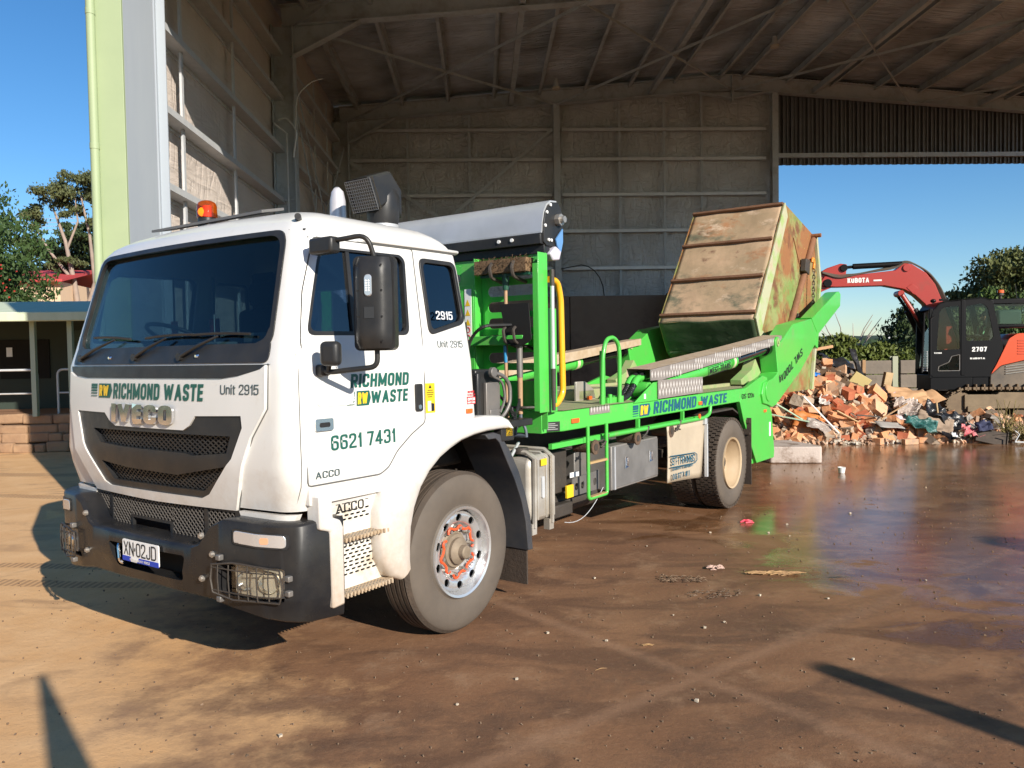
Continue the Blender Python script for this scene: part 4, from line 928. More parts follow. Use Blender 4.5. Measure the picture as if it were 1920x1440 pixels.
obj("inner_arch", MB().sheet(lambda u, v: (-.47 + 0 * u, 0, 0), 0, 1, 0, 1, 1, 1) if False else MB().prism([(-.55, .6), (-.52, .85), (-.42, 1.05), (-.2, 1.22), (.14, 1.31), (.55, 1.33), (.80, 1.0), (.80, .9), (.55, 1.25), (.14, 1.26), (-.17, 1.18), (-.36, 1.02), (-.46, .85), (-.48, .6)], 1, .28, 2.0), M_pit, truck)
# rear part of the arch: black mudguard and flap
b = MB(); MO = [(.30, 1.235), (.40, 1.24), (.47, 1.22), (.58, 1.10), (.68, .95), (.76, .78), (.82, .60), (.845, .36)]; MI = [(.32, 1.20), (.40, 1.20), (.44, 1.17), (.52, 1.04), (.61, .90), (.69, .74), (.74, .58), (.765, .37)]
rows = []
for (a, c) in zip(MO, MI): rows.append([(a[0], -.02, a[1]), (c[0], -.035, c[1]), (c[0], .30, c[1]), (a[0], .30, a[1])])
b.add([p for r in rows for p in r], [(j * 4 + i, j * 4 + (i + 1) % 4, (j + 1) * 4 + (i + 1) % 4, (j + 1) * 4 + i) for j in range(len(rows) - 1) for i in range(4)] + [(0, 1, 2, 3), tuple(range(28, 32))])
obj("mudguard", b, mat("mudguard_plastic", (.03, .035, .045), .6, col2=(.06, .058, .06), scale=5), truck, bevel=.006, smooth=30)
objs("mud_flap", MB().bx(.775, .79, -.01, .30, .12, .62).bx(.79, .80, .09, .095, .12, .62), M_mud, truck)
# steps
perf = mat("step_panel_white", (.70, .67, .60), .4, dirt=(.45, .36, .25), dscale=5)
sp = MB(); holes = []
def slots(x0, x1, z0, z1):
    z = z0; k = 0
    while z < z1:
        x = x0 + (.018 if k % 2 else 0)
        while x < x1 - .03: holes.append(rrect(x, x + .032, z, z + .011, .005, 2)); x += .043
        z += .0215; k += 1
slots(-.955, -.70, .875, .925); slots(-.955, -.70, .965, 1.0)
slots(-.955, -.68, .64, .80); slots(-.955, -.66, .575, .625)
sf = lambda u, v, t: (u, .045 - t, v)
stp = obj("step_panel", MB().skin([(-1.04, .50), (-.60, .50), (-.62, 1.07), (-1.04, 1.07)], [h for h in holes if h[0][0] < -.66], sf, 0, .006), perf, truck)
obj("panel_back", MB().bx(-1.04, -.56, .10, .11, .5, 1.08), M_pit, stp)
letters("perforated_letters", "ACCO", .205, .05, lambda u, v: sf(-.955 + u, .925 + v - .003, .008), M_pit, stp, .14, 0)
tr = mat("dusty_tread_plate", (.40, .29, .18), .8, col2=(.48, .38, .27), scale=10, bump=.3)
for z, xa in ((.80, -.62), (.505, -.58)):
    b = MB(); b.prism([(-.985, -.04), (-.72, -.05), (xa - .02, -.03), (xa, .06), (-.985, .06)], 2, z - .015, z)
    for k in range(14): b.box((-.97 + .026 * k, -.052, z - .008), (.010, .014, .022))
    s_ = obj("step", b, tr, truck, bevel=.002)
    b = MB()
    for k in range(12):
        for y in (-.02, .0, .02): b.box((-.955 + .026 * k, y, z + .001), (.012, .006, .003), Matrix.Rotation(.6, 3, 'Z'))
    obj("tread_slots", b, M_greymetal, s_)
obj("step_post", MB().prism([(-1.145, 1.055), (-1.06, 1.055), (-1.055, .93), (-1.005, .91), (-.985, .87), (-.985, .46), (-1.07, .455), (-1.075, .86), (-1.145, .88)], 1, -.055, .05), M_white, truck, bevel=.012)
obj("sill_panel", MB().skin([(-1.16, 1.0), (-.60, 1.0), (-.55, 1.085), (-1.16, 1.085)], [], lambda u, v, t: (u, SY(1.1) - t, v), -.03, .0), M_white, truck, bevel=.004)
# wheels
TP_ = [(.285, .0), (.30, -.012), (.34, .004), (.38, .010), (.44, .008), (.475, -.002), (.490, -.012), (.503, -.03)]
def tyre(wd, grooves, R_=.510):
    k = R_ / .51; p = [(r * k, h) for r, h in TP_]
    w2 = wd
    tr_ = []
    if grooves:
        xs = [-.045, -.085, -.125, -.165, -.205]; last = -.03
        for g_ in xs: tr_ += [(R_ + .001, g_ + .007), (R_ - .014, g_ + .005), (R_ - .014, g_ - .005), (R_ + .001, g_ - .007)]
    else: tr_ = [(R_ - .012, -.04), (R_ - .014, -w2 / 2), (R_ - .012, -w2 + .04)]
    return p + tr_ + [(r, -w2 - h) for r, h in reversed(p)]
def wheel_set(cx_, y0, s, rear=False):
    """s=1: near side, outer face at y0 looking towards -y"""
    ax_ = (0, -s, 0); c = (cx_, y0, .505)
    n_ = 96
    if not rear:
        hub = obj("wheel", MB().lathe([(.001, .035), (.035, .035), (.042, .028), (.044, -.005), (.075, -.02), (.085, -.03), (.085, -.05), (.105, -.055), (.112, -.075), (.13, -.085), (.13, -.2)], c, ax_, 40), mat("dusty_hub", (.22, .17, .12), .75, .3, col2=(.32, .26, .19), scale=9), truck, smooth=35)
        ty = obj("tyre", MB().lathe(tyre(.25, True), c, ax_, n_), M_sidewall, hub, smooth=35)
        ty.data.materials.append(M_tread)
        for p in ty.data.polygons:
            q = p.center; r = sqrt((q.x - cx_) ** 2 + (q.z - .505) ** 2)
            if r > .492: p.material_index = 1
        # alloy: dished disc with ten hand holes
        def f_(u, v, t):
            r = sqrt(u * u + v * v); d = lerp([(.10, -.085), (.172, -.082), (.178, -.05), (.19, -.035), (.235, -.028), (.25, -.04), (.262, -.06), (.27, -.055)], r)
            return (cx_ + u, y0 - s * (d + t), .505 + v)
        out = [(.262 * cos(2 * pi * i / 60), .262 * sin(2 * pi * i / 60)) for i in range(60)]
        hs_ = [[(.100 * cos(-2 * pi * i / 30), .100 * sin(-2 * pi * i / 30)) for i in range(30)]]
        for k in range(10):
            a = 2 * pi * (k + .5) / 10; cxx, czz = .217 * cos(a), .217 * sin(a)
            hs_.append([(cxx + .024 * cos(t) * cos(a) - .028 * sin(t) * sin(a), czz + .024 * cos(t) * sin(a) + .028 * sin(t) * cos(a)) for t in [2 * pi * i / 14 for i in range(14)]])
        rim = obj("rim", MB().skin(out, hs_, f_, -.012, 0, .014), M_alloy, hub, smooth=40)
        obj("rim_edge", MB().lathe([(.250, -.055), (.262, -.060), (.268, -.03), (.272, .004), (.287, .010), (.290, .002), (.287, -.02), (.275, -.2), (.25, -.2)], c, ax_, 72), M_alloy, rim, smooth=40)
        obj("rim_back", MB().lathe([(.13, -.16), (.275, -.17)], c, ax_, 48), M_pit, rim)
        pts = []
        for k in range(10):
            a = 2 * pi * (k + .25) / 10; cn = (cx_ + .150 * cos(a), y0 + s * .078, .505 + .150 * sin(a))
            obj("wheel_nut", MB().cyl(cn, (cn[0], y0 + s * .045, cn[2]), .017, .015, 6).cyl((cn[0], y0 + s * .045, cn[2]), (cn[0], y0 + s * .030, cn[2]), .010, n=10), M_bolt, rim)
        for grp in (range(0, 4), range(4, 7), range(7, 10)):
            pts = []
            for k in grp:
                for dk, rr in ((-.28, .152), (-.12, .172), (.12, .172), (.28, .152)):
                    a = 2 * pi * (k + .25 + dk) / 10; pts.append((cx_ + rr * cos(a) * (1 if k % 2 else .93), y0 + s * .042, .505 + rr * sin(a) * (1 if k % 2 else .93)))
            obj("nut_indicator", MB().tube(bend(pts, .01, 2), .0085, 6), mat("orange_indicator", (.78, .10, .03), .5), hub, smooth=50)
    else:
        hub = obj("wheel", MB().lathe([(.001, -.10), (.06, -.10), (.07, -.13), (.10, -.135), (.11, -.17), (.17, -.175), (.17, -.2)], c, ax_, 40), M_darksteel, truck, smooth=35)
        for (dy, nm) in ((0, 0), (.29, 1)):
            cc_ = (cx_, y0 + s * dy, .505)
            b = MB().lathe(tyre(.25, False, .500), cc_, ax_, n_)
            ty = obj("tyre", b, M_sidewall, hub, smooth=35)
            b = MB()
            for k in range(56):
                a = 2 * pi * k / 56
                for j, yy in enumerate((.032, .082, .126, .170, .218)):
                    aa = a + (.5 * 2 * pi / 56 if j % 2 else 0); R_ = Matrix.Rotation(-aa, 3, 'Y')
                    p = Vector((cx_, y0 + s * (dy + yy), .505)) + R_ @ Vector((.497, 0, 0))
                    b.box(p, (.026, .040 if j not in (0, 4) else .046, .043), R_)
            obj("tread_blocks", b, M_tread, ty)
        obj("rim", MB().lathe([(.17, -.175), (.175, -.16), (.20, -.155), (.215, -.13), (.235, -.06), (.262, -.03), (.268, .0), (.287, .010), (.290, .0), (.285, -.03), (.275, -.22), (.17, -.22)], c, ax_, 72), mat("cream_rim", (.50, .38, .24), .55, col2=(.42, .30, .18), scale=3, bump=.1), hub, smooth=40)
        for k in range(10):
            a = 2 * pi * k / 10; cn = Vector((cx_ + .14 * cos(a), y0 + s * .17, .505 + .14 * sin(a))); obj("wheel_nut", MB().cyl(cn, cn + Vector((0, -s * .035, 0)), .016, .014, 6), M_rust, hub)
    return hub
wheel_set(.07, 0.0, 1); wheel_set(4.84, -.07, 1, True)
wheel_set(.07, 2.3, -1); wheel_set(4.84, 2.37, -1, True)
# ------------------------------------------------------------------ truck: chassis and green skip loader body
b = MB()
for y in (.72, 1.50): b.bx(-.9, 6.2, y, y + .08, .78, 1.06)
for x in (-.6, 1.2, 2.4, 3.6, 5.0, 6.1): b.bx(x, x + .08, .8, 1.5, .82, 1.02)
b.cyl((.07, .2, .50), (.07, 2.1, .50), .06, n=12); b.cyl((4.84, .3, .50), (4.84, 2.0, .50), .11, n=14); b.ball((4.84, 1.15, .50), .24)
b.cyl((1.0, 1.15, .75), (4.7, 1.15, .55), .05, n=10)
b.bx(-.6, .5, .75, 1.55, .6, 1.15)
b.beam((-.5, .45, .62), (.7, .45, .62), .07, .05).beam((4.1, .62, .62), (5.6, .62, .62), .08, .09)
obj("chassis", b, M_darksteel, truck)
body = obj("deck", MB().prism([(1.32, 0), (6.1, 0), (6.1, 2.3), (1.32, 2.3), (1.12, 2.2), (1.12, .10)], 2, 1.165, 1.318), M_green, truck, bevel=.008)
db = MB(); db.add([(1.36, .02, 1.322), (6.0, .02, 1.322), (6.0, 2.28, 1.322), (1.36, 2.28, 1.322)], [(0, 1, 2, 3)]); obj("dusty_deck_top", db, M_dust, body)
trd = mat("tread_plate", (.26, .23, .21), .5, .2, col2=(.33, .29, .26), scale=6)
dia = mat("tread_diamond", (.62, .58, .54), .4, .2)
def treadplate(name, pts, fn, t, parent, sp=.11):
    o_ = obj(name, MB().skin(pts, [], fn, 0, t), trd, parent)
    b = MB(); us = [p[0] for p in pts]; vs = [p[1] for p in pts]
    v = min(vs); k = 0
    while v < max(vs):
        u = min(us) + (sp * .3 if k % 2 else 0)
        while u < max(us):
            ok = True
            for i in range(len(pts)):
                a, c = pts[i], pts[(i + 1) % len(pts)]; cr = (c[0] - a[0]) * (v - a[1]) - (c[1] - a[1]) * (u - a[0]); L_ = sqrt((c[0] - a[0]) ** 2 + (c[1] - a[1]) ** 2)
                if k == 0 and i == 0: pass
                if cr / L_ < .012: ok = False; break
            if ok:
                h_ = sp * .34; w__ = sp * .17
                b.add([fn(u - w__, v, t + .001), fn(u, v - h_, t + .001), fn(u + w__, v, t + .001), fn(u, v + h_, t + .001), fn(u, v, t + .004)], [(0, 1, 4), (1, 2, 4), (2, 3, 4), (3, 0, 4)])
            u += sp * .6
        v += sp * .5; k += 1
    obj("diamonds", b, dia, o_, weld=False); return o_
nf = lambda y: (lambda u, v, t: (u, y - t, v))
treadplate("step_tread_plate", [(1.72, 1.262), (2.06, 1.262), (2.06, 1.32), (1.72, 1.32)], nf(0), .006, truck, .08)
# lettering on the deck side
dl = lambda x0, z0, o_=.003: (lambda u, v: (x0 + u, -o_, z0 + v))
logo2(dl(2.50, 1.185), dl(2.50, 1.185, .0045), .36, .105, truck, M_navy)
letters("lettering", "RICHMOND", 1.05, .115, dl(2.92, 1.187), M_navy, truck, .2, .1)
letters("lettering", "WASTE", .78, .105, dl(4.09, 1.187), M_navy, truck, .2, .1)
letters("lettering", "DS 120s", .44, .058, dl(5.36, 1.195, .008), M_blk, truck, .13, 0)
for x0, x1, z0 in ((1.43, 1.54, 1.218), (4.02, 4.10, 1.205), (6.18, 6.27, .98)):
    obj("side_marker", MB().bx(x0, x1, -.014, .0, z0, z0 + .035), M_orange, truck, bevel=.003)
ip = obj("data_plate", MB().bx(1.14, 1.145, .0, .0, 0, 0) if False else MB().add([(1.175, .066, 1.172), (1.285, .011, 1.172), (1.285, .011, 1.245), (1.175, .066, 1.245)], [(0, 1, 2, 3)]), M_blk, truck)
b = MB()
for k in range(4): z = 1.185 + .014 * k; b.add([(1.185, .060, z), (1.185 + .08 - .02 * (k % 2), .018 + .01 * (k % 2), z), (1.185 + .08 - .02 * (k % 2), .018 + .01 * (k % 2), z + .006), (1.185, .060, z + .006)], [(0, 1, 2, 3)])
obj("plate_print", b, mat("plate_grey", (.3, .3, .3), .5), ip)
# rear leg (stabiliser) and pivot cheek, both sides
LEG = [(4.30, 1.165), (4.62, 1.10), (4.9, 1.15), (5.32, 1.15), (5.44, .92), (5.87, .41), (5.90, .37), (6.60, .36), (6.62, .45), (6.52, .95), (6.40, 1.16), (6.30, 1.45), (5.6, 1.32), (5.0, 1.318)]
for (ya, yb) in ((-.004, .05), (2.25, 2.304)):
    obj("rear_leg", MB().prism([(5.30, 1.165), (5.44, .92), (5.87, .41), (5.90, .37), (6.60, .36), (6.62, .45), (6.52, .95), (6.34, 1.16), (6.34, 1.42), (6.15, 1.45), (5.5, 1.316)], 1, ya, yb), M_green, truck, bevel=.006)
objs("leg_foot", MB().bx(5.85, 6.62, .04, .35, .36, .42).bx(5.85, 6.62, 1.95, 2.26, .36, .42).bx(5.9, 6.55, .06, .30, .42, 1.1).bx(5.9, 6.55, 2.0, 2.24, .42, 1.1), M_green, truck, bevel=.006)
obj("rear_crossmember", MB().bx(6.0, 6.3, .05, 2.25, .75, 1.25), M_green, truck, bevel=.01)
obj("leg_sticker", MB().bx(6.40, 6.46, -.008, -.004, .66, .84), M_wht, truck)
# lifting arms
ARM = [(6.30, 1.07), (6.10, 1.10), (6.04, 1.22), (6.12, 1.36), (6.50, 1.40), (6.72, 1.47), (6.62, 1.80), (6.61, 1.90), (6.68, 1.945), (6.76, 1.94), (6.84, 1.87), (7.39, 2.12), (8.37, 2.23), (8.46, 2.225), (8.78, 2.06), (8.72, 1.80), (8.58, 1.84), (7.78, 1.46), (7.1, 1.22), (6.62, 1.05), (6.45, 1.03)]
ARM2 = [(8.2, 1.86), (8.42, 2.21), (10.05, 2.72), (10.22, 2.74), (10.34, 2.70), (10.30, 2.50), (8.76, 1.97)]
for (ya, yb, yc2, s) in ((-.03, .20, -.01, 1), (2.10, 2.33, 2.31, -1)):
    arm = obj("lifting_arm", MB().prism(ARM, 1, ya + (.0 if s > 0 else .0), yb), M_green, truck, bevel=.008)
    obj("arm_extension", MB().prism(ARM2, 1, ya + .02, yb - .02), M_green, arm, bevel=.006)
    obj("arm_collar", MB().prism([(8.37, 2.245), (8.47, 2.24), (8.795, 2.06), (8.735, 1.785), (8.66, 1.805), (8.70, 2.03), (8.42, 2.20)], 1, ya - .006, yb + .006), M_green, arm, bevel=.003)
    obj("pivot_boss", MB().cyl((6.30, ya - .012 if s > 0 else yb + .012, 1.25), (6.30, (ya + yb) / 2, 1.25), .135, n=28), M_green, arm, bevel=.004)
    obj("pin_eye", MB().cyl((6.70, ya - .01, 1.87), (6.70, yb + .01, 1.87), .055, n=16).cyl((6.70, ya - .02, 1.87), (6.70, yb + .02, 1.87), .02, n=10), M_greendust, arm)
    # inner flange with dust
    ii = yb if s > 0 else ya
    obj("arm_flange", MB().prism([(6.20, 1.325), (5.95, 1.34), (5.93, 1.40), (6.35, 1.52), (6.50, 1.66), (6.72, 1.47), (6.40, 1.34)], 1, ii + (.0 if s > 0 else -.14), ii + (.14 if s > 0 else 0)), M_greendust, arm, bevel=.004)
    # hydraulic ram
    cy = .10 if s > 0 else 2.2
    ram = obj("hydraulic_ram", MB().cyl((3.02, cy, 1.43), (5.26, cy, 1.645), .078, n=28).cyl((5.14, cy, 1.634), (5.30, cy, 1.649), .09, n=28).cyl((2.9, cy - .07, 1.42), (2.9, cy + .07, 1.42), .07, n=18), M_green, truck, smooth=40)
    obj("ram_band", MB().cyl((5.17, cy, 1.637), (5.235, cy, 1.643), .0915, n=28), mat("band_cream", (.65, .55, .40), .5), ram, smooth=40)
    obj("ram_rod", MB().cyl((5.28, cy, 1.647), (6.58, cy, 1.785), .062, n=22).cyl((6.52, cy, 1.78), (6.70, cy, 1.797), .085, .09, n=18), mat("black_rod", (.02, .02, .02), .12, .6), ram, smooth=40)
    # tread plated covers
    nn = nf(.0) if s > 0 else (lambda u, v, t: (u, 2.3 + t, v))
    cv = treadplate("ram_cover", [(2.84, 1.44), (3.12, 1.49), (5.28, 1.695), (6.85, 1.86), (7.02, 1.885), (6.95, 1.965), (5.15, 1.80), (2.84, 1.615)] if False else [(2.86, 1.50), (3.12, 1.50), (5.28, 1.700), (7.0, 1.872), (6.95, 1.965), (5.15, 1.795), (2.86, 1.600)], nn, .006, truck, .11)
    obj("cover_top", MB().add([(2.86, -.006 if s > 0 else 2.306, 1.603), (5.15, -.006 if s > 0 else 2.306, 1.798), (6.95, -.006 if s > 0 else 2.306, 1.968), (6.95, .24 if s > 0 else 2.06, 1.975), (5.15, .24 if s > 0 else 2.06, 1.805), (2.86, .24 if s > 0 else 2.06, 1.61)], [(0, 1, 4, 5), (1, 2, 3, 4)]).add([(2.86, .24 if s > 0 else 2.06, 1.61), (2.86, .24 if s > 0 else 2.06, 1.46), (3.1, .24 if s > 0 else 2.06, 1.48), (6.95, .24 if s > 0 else 2.06, 1.88), (6.95, .24 if s > 0 else 2.06, 1.975), (5.15, .24 if s > 0 else 2.06, 1.805)], [(0, 1, 2, 3, 4, 5)]), tr, cv)
treadplate("ram_guard", [(2.98, 1.325), (4.08, 1.335), (4.08, 1.50), (2.98, 1.50)], nf(-.02), .006, truck, .12)
objs("guard_bracket", MB().prism([(2.50, 1.31), (2.90, 1.48), (3.02, 1.48), (3.02, 1.31)], 1, -.012, .0).prism([(2.50, 1.31), (2.90, 1.48), (3.02, 1.48), (3.02, 1.31)], 1, .2, .212), M_green, truck, bevel=.004)
obj("bracket_sticker", MB().bx(2.70, 2.735, -.016, -.0125, 1.34, 1.385), M_wht, truck)
letters("lettering", "WEST-TRANS", .66, .065, lambda u, v: (4.40 + u, .10 - .0795, 1.513 + v + u * .094), M_blk, truck, .19, 0)
b = MB(); q = [(4.36, 1.498), (5.10, 1.567), (5.10, 1.655), (4.36, 1.588)]
b.tube([(u, .019, v) for u, v in q], .003, 5, closed=True); obj("letter_border", b, M_blk, truck)
letters("lettering", "SWL 7000", .98, .11, lambda u, v: (7.86 - u * .94 + v * .34, -.034, 1.80 - u * .34 - v * .94), M_blk, truck, .16, 0)
letters("lettering", "kg", .16, .10, lambda u, v: (6.90 - u * .94 + v * .34, -.034, 1.455 - u * .34 - v * .94), M_blk, truck, .16, 0)
# hoses, valves
b = MB()
for dy in (0, .06): b.tube(bend([(2.45, .10 + dy, 1.34), (2.62, .10 + dy, 1.37), (2.80, .10 + dy, 1.52), (2.92, .10 + dy, 1.56)], .1), .026, 10)
objs("hydraulic_hose", b, mat("wrapped_hose", (.02, .02, .022), .25, bump=.5, bscale=60), truck, smooth=60)
b = MB()
for dy in (0, .06): b.tube(bend([(2.72, .10 + dy, 1.46), (2.79, .10 + dy, 1.52), (2.93, .10 + dy, 1.53)], .05), .033, 10); b.cyl((2.46, .1 + dy, 1.32), (2.46, .1 + dy, 1.38), .03, n=8)
b.cyl((2.30, .12, 1.32), (2.30, .12, 1.40), .02, n=8).box((2.38, .16, 1.345), (.25, .08, .05))
objs("hose_fitting", b, M_green, truck, smooth=50)
# handrail hoop, ladder, side rail
obj("hoop_rail", MB().tube(bend([(2.12, .10, 1.32), (2.14, .10, 1.74), (2.20, .10, 1.88), (2.34, .10, 1.90), (2.43, .10, 1.84), (2.45, .10, 1.74), (2.44, .10, 1.32)], .10, 4), .019, 10).tube([(2.185, .12, 1.32), (2.185, .12, 1.80)], .014, 8), M_green, truck, smooth=60)
obj("hoop_pad", MB().bx(2.155, 2.20, .11, .14, 1.38, 1.78), M_green, truck)
lad = obj("ladder", MB().tube(bend([(1.62, -.04, 1.18), (1.62, -.04, .60), (1.93, -.04, .60), (1.93, -.04, 1.18)], .03), .015, 10), M_green, truck, smooth=60)
objs("rung", MB().bx(1.63, 1.92, -.055, -.025, .878, .895).bx(1.65, 1.90, -.060, -.02, .612, .618), mat("worn_rung", (.45, .30, .14), .7), lad)
obj("side_rail", MB().tube(bend([(1.93, -.03, 1.075), (4.12, -.03, 1.065), (4.26, -.03, 1.10), (4.28, -.03, 1.18)], .08), .020, 10).bx(1.35, 4.1, .02, .05, 1.04, 1.085).bx(2.55, 2.58, -.03, .0, 1.07, 1.17).bx(3.55, 3.58, -.03, .0, 1.07, 1.17).bx(1.15, 1.62, .0, .03, 1.045, 1.085), M_green, truck, smooth=50)
obj("rail_reflector", MB().cyl((3.93, -.055, 1.095), (3.93, -.045, 1.095), .025, n=14), M_orange, truck)
for x in (1.76, 2.53, 3.26):
    r_ = obj("strap_winch", MB().cyl((x - .0, -.02, 1.00), (x + .0, .16, 1.00), .050, n=20).lathe([(.028, 0)] + [(.05, 0)] + [(.062, .0), (.062, .012), (.028, .012)], (x, -.022, 1.0), (0, -1, 0), 12), mat("greasy_steel", (.10, .075, .055), .6, .3, col2=(.18, .11, .07), scale=12, bump=.3), truck)
    obj("winch_hook", MB().cyl((x, -.036, 1.0), (x, -.038, 1.0), .03, n=10).tube([(x + .09, -.03, .99), (x + .16, -.04, 1.03), (x + .19, -.05, 1.09)], .010, 6).tube([(x + .10, -.03, 1.02), (x + .19, -.04, 1.0)], .008, 6), M_darksteel, r_)
# boxes under the deck
tb = obj("toolbox", MB().bx(2.20, 3.14, .06, .55, .57, .955), mat("dull_box_alloy", (.30, .29, .28), .5, .3, col2=(.20, .18, .16), scale=5, mixc=.8), truck, bevel=.008)
obj("toolbox_door", MB().bx(2.225, 3.12, .048, .058, .59, .94), mat("scuffed_alloy", (.26, .25, .24), .5, .3, col2=(.12, .115, .11), scale=4, mixc=.9), tb, bevel=.004)
obj("door_hinge", MB().bx(2.21, 2.235, .035, .06, .58, .95), M_alum, tb)
for x in (2.42, 2.92): obj("box_latch", MB().add([(x, .046, .74), (x + .06, .046, .75), (x + .06, .046, .83), (x, .046, .84)], [(0, 1, 2, 3)]).tube([(x, .04, .74), (x + .06, .04, .75), (x + .06, .04, .83), (x, .04, .84)], .005, 5, closed=True), M_chrome, tb)
obj("side_box", MB().bx(1.95, 2.19, .28, .55, .57, .93), M_greymetal, truck, bevel=.01)
fp = mat("flap_rubber", (.50, .42, .31), .6, col2=(.42, .35, .26), scale=3, bump=.1)
b = MB(); b.sheet(lambda u, v: (3.16 + u * .98 + .02 * sin(v * 3), -.02 + .02 * sin(u * 3.0) + .05 * (1 - v) * u, .43 + v * .62 + (.08 * (1 - u) * (1 - v))), 0, 1, 0, 1, 14, 10)
ff = obj("front_mud_flap", b, fp, truck, smooth=60); q = ff.modifiers.new("s", 'SOLIDIFY'); q.thickness = .012
fb = lambda u, v: (3.22 + u, -.045 + .02 * sin((u) * 3) + .03 * u - .006, .50 + v)
letters("lettering", "ST-TRANS", .66, .075, lambda u, v: fb(u + .0, v + .172 - u * .06), M_navy, ff, .16, 0); letters("lettering", "EQUIPMENT & TRANSPORT", .60, .022, lambda u, v: fb(u + .02, v + .118 - u * .05), M_navy, ff, .2, 0)
letters("lettering", "00 677 411", .50, .055, lambda u, v: fb(u + .02, v + .03 - u * .05), M_navy, ff, .16, 0)
obj("letter_border", MB().tube([fb(-.04, .265), fb(.66, .222), fb(.72, .20), fb(.72, .14), fb(.66, .115), fb(-.04, .155)], .005, 5), M_navy, ff)
obj("flap_edge_bar", MB().bx(4.13, 4.16, -.05, -.02, .44, 1.06).bx(4.08, 4.16, -.05, .1, 1.0, 1.06), M_steel, truck)
objs("rear_mud_flap", MB().bx(5.52, 5.535, -.06, .48, .16, .96).bx(5.50, 5.52, -.05, .45, .9, .94).bx(5.50, 5.52, -.05, .45, .76, .79), M_mud, truck)
b = MB(); b.prism([(4.22, .98), (4.45, 1.08), (5.2, 1.08), (5.48, .98), (5.48, 1.0), (5.2, 1.10), (4.45, 1.10), (4.22, 1.0)], 1, .05, .6); obj("rear_mudguard", b, M_darksteel, truck)
# fuel tank, ribbed
b = MB(); TK = rpoly([(.86, 1.02), (.86, .53), (1.22, .53), (1.22, 1.02)], .09, 5)
tk = obj("fuel_tank", MB().prism([(p[1] * 0 + p[0], p[1]) for p in TK], 1, .012, .62), M_tank, truck, bevel=.035, smooth=40)
for (xa) in (.90, 1.0, 1.10, 1.19):
    pass
b = MB()
for s_ in (.0, .012): pass
for xx in (.90, 1.135): b.tube([(xx, .0, .50), (xx, -.005, 1.0), (xx, .06, 1.045), (xx, .62, 1.05)], .018, 6)
for xx in (.96, 1.075, 1.18): b.tube([(xx, .012, .55), (xx, .008, .99), (xx, .06, 1.03), (xx, .6, 1.03)], .010, 6)
objs("tank_strap", b, M_tank, tk, smooth=50)
obj("tank_cap", MB().cyl((.93, .13, 1.03), (.93, .13, 1.075), .055, n=18), M_darksteel, tk, bevel=.005)
obj("tank_gauge", MB().skin(rrect(1.01, 1.045, .70, .86, .012), [], nf(.01), 0, .01), M_steel, tk)
obj("tank_sticker", MB().bx(.99, 1.07, -.004, -.002, .94, .99), M_ygreen, tk)
objs("tank_bracket", MB().bx(.87, .93, .0, .05, .45, .53).bx(1.10, 1.16, .0, .05, .45, .53), M_tank, tk)
# battery box, valves, air tank behind the fuel tank
objs("battery_box", MB().bx(1.28, 1.56, .12, .6, .66, 1.0).bx(1.30, 1.58, .08, .5, .48, .58), M_darksteel, truck, bevel=.012)
obj("air_tank", MB().cyl((1.30, .26, .55), (2.15, .26, .55), .10, n=18), M_darksteel, truck, bevel=.02, smooth=40)
objs("yellow_cover", MB().bx(1.46, 1.56, .06, .08, .62, .72).bx(.52, .60, -.03, -.01, 1.20, 1.27), M_ygreen, truck, bevel=.003)
obj("chassis_sticker", MB().bx(1.60, 1.74, .115, .12, .76, .80), M_wht, truck)
obj("perforated_bracket", MB().skin([(1.56, .62), (2.0, .62), (2.0, .78), (1.56, .76)], [rrect(x, x + .05, .66, .72, .02, 3) for x in (1.60, 1.70, 1.80, 1.90)], nf(.08), 0, .008), M_greymetal, truck)
objs("cable", MB().tube([(1.30 + t * .62, -.01, .47 - .05 * sin(pi * t) + .18 * t * t) for t in [i / 10 for i in range(11)]], .003, 6).tube([(.60, .0, 1.05), (.75, .1, 1.02), (1.0, .2, 1.1)], .012, 6), M_steel, truck)
objs("light_bracket", MB().bx(.47, .62, -.03, .04, 1.17, 1.30).bx(.50, .9, .0, .2, 1.25, 1.3), M_black, truck, bevel=.008)
# headboard with slots, flanges, tarp roller
hf = lambda u, v, t: (1.10 - t, u, v)
sl_ = []
for z in (1.60, 1.735, 1.87, 2.0, 2.125, 2.245, 2.365):
    sl_.append(rrect(.075, .53 if z < 2.3 else .30, z - .040, z + .040, .038, 5))
    sl_.append(rrect(.80, 1.50, z - .040, z + .040, .038, 5)); sl_.append(rrect(1.77, 2.225, z - .040, z + .040, .038, 5))
hb = obj("headboard", MB().skin([(.0, 1.20), (2.30, 1.20), (2.30, 2.54), (.0, 2.54)], sl_, hf, 0, .006), M_green, truck, bevel=.0)
objs("headboard_flange", MB().bx(.98, 1.105, -.01, -.004, 1.33, 2.50).bx(.98, .986, -.004, .04, 1.34, 2.42).bx(1.005, 1.10, .59, .598, 1.3, 2.5).bx(1.0, 1.01, .60, .74, 1.25, 2.3).bx(.98, 1.105, 2.304, 2.31, 1.33, 2.50), M_green, truck, bevel=.002)
objs("headboard_post", MB().bx(1.12, 1.24, -.0, .06, 1.32, 2.1).bx(1.12, 1.24, 2.24, 2.3, 1.32, 2.1), M_green, truck, bevel=.006)
obj("tool_shelf", MB().bx(.93, 1.09, .10, .60, 1.83, 1.90), M_green, truck, bevel=.004)
objs("headboard_foot", MB().bx(1.09, 1.16, .05, .6, 1.165, 1.33).bx(1.09, 1.16, 1.7, 2.25, 1.165, 1.33), M_green, truck, bevel=.004)
st_ = obj("hazard_stickers", MB().bx(.995, .999, .62, .685, 1.86, 2.27), M_wht, truck)
b = MB(); b2 = MB()
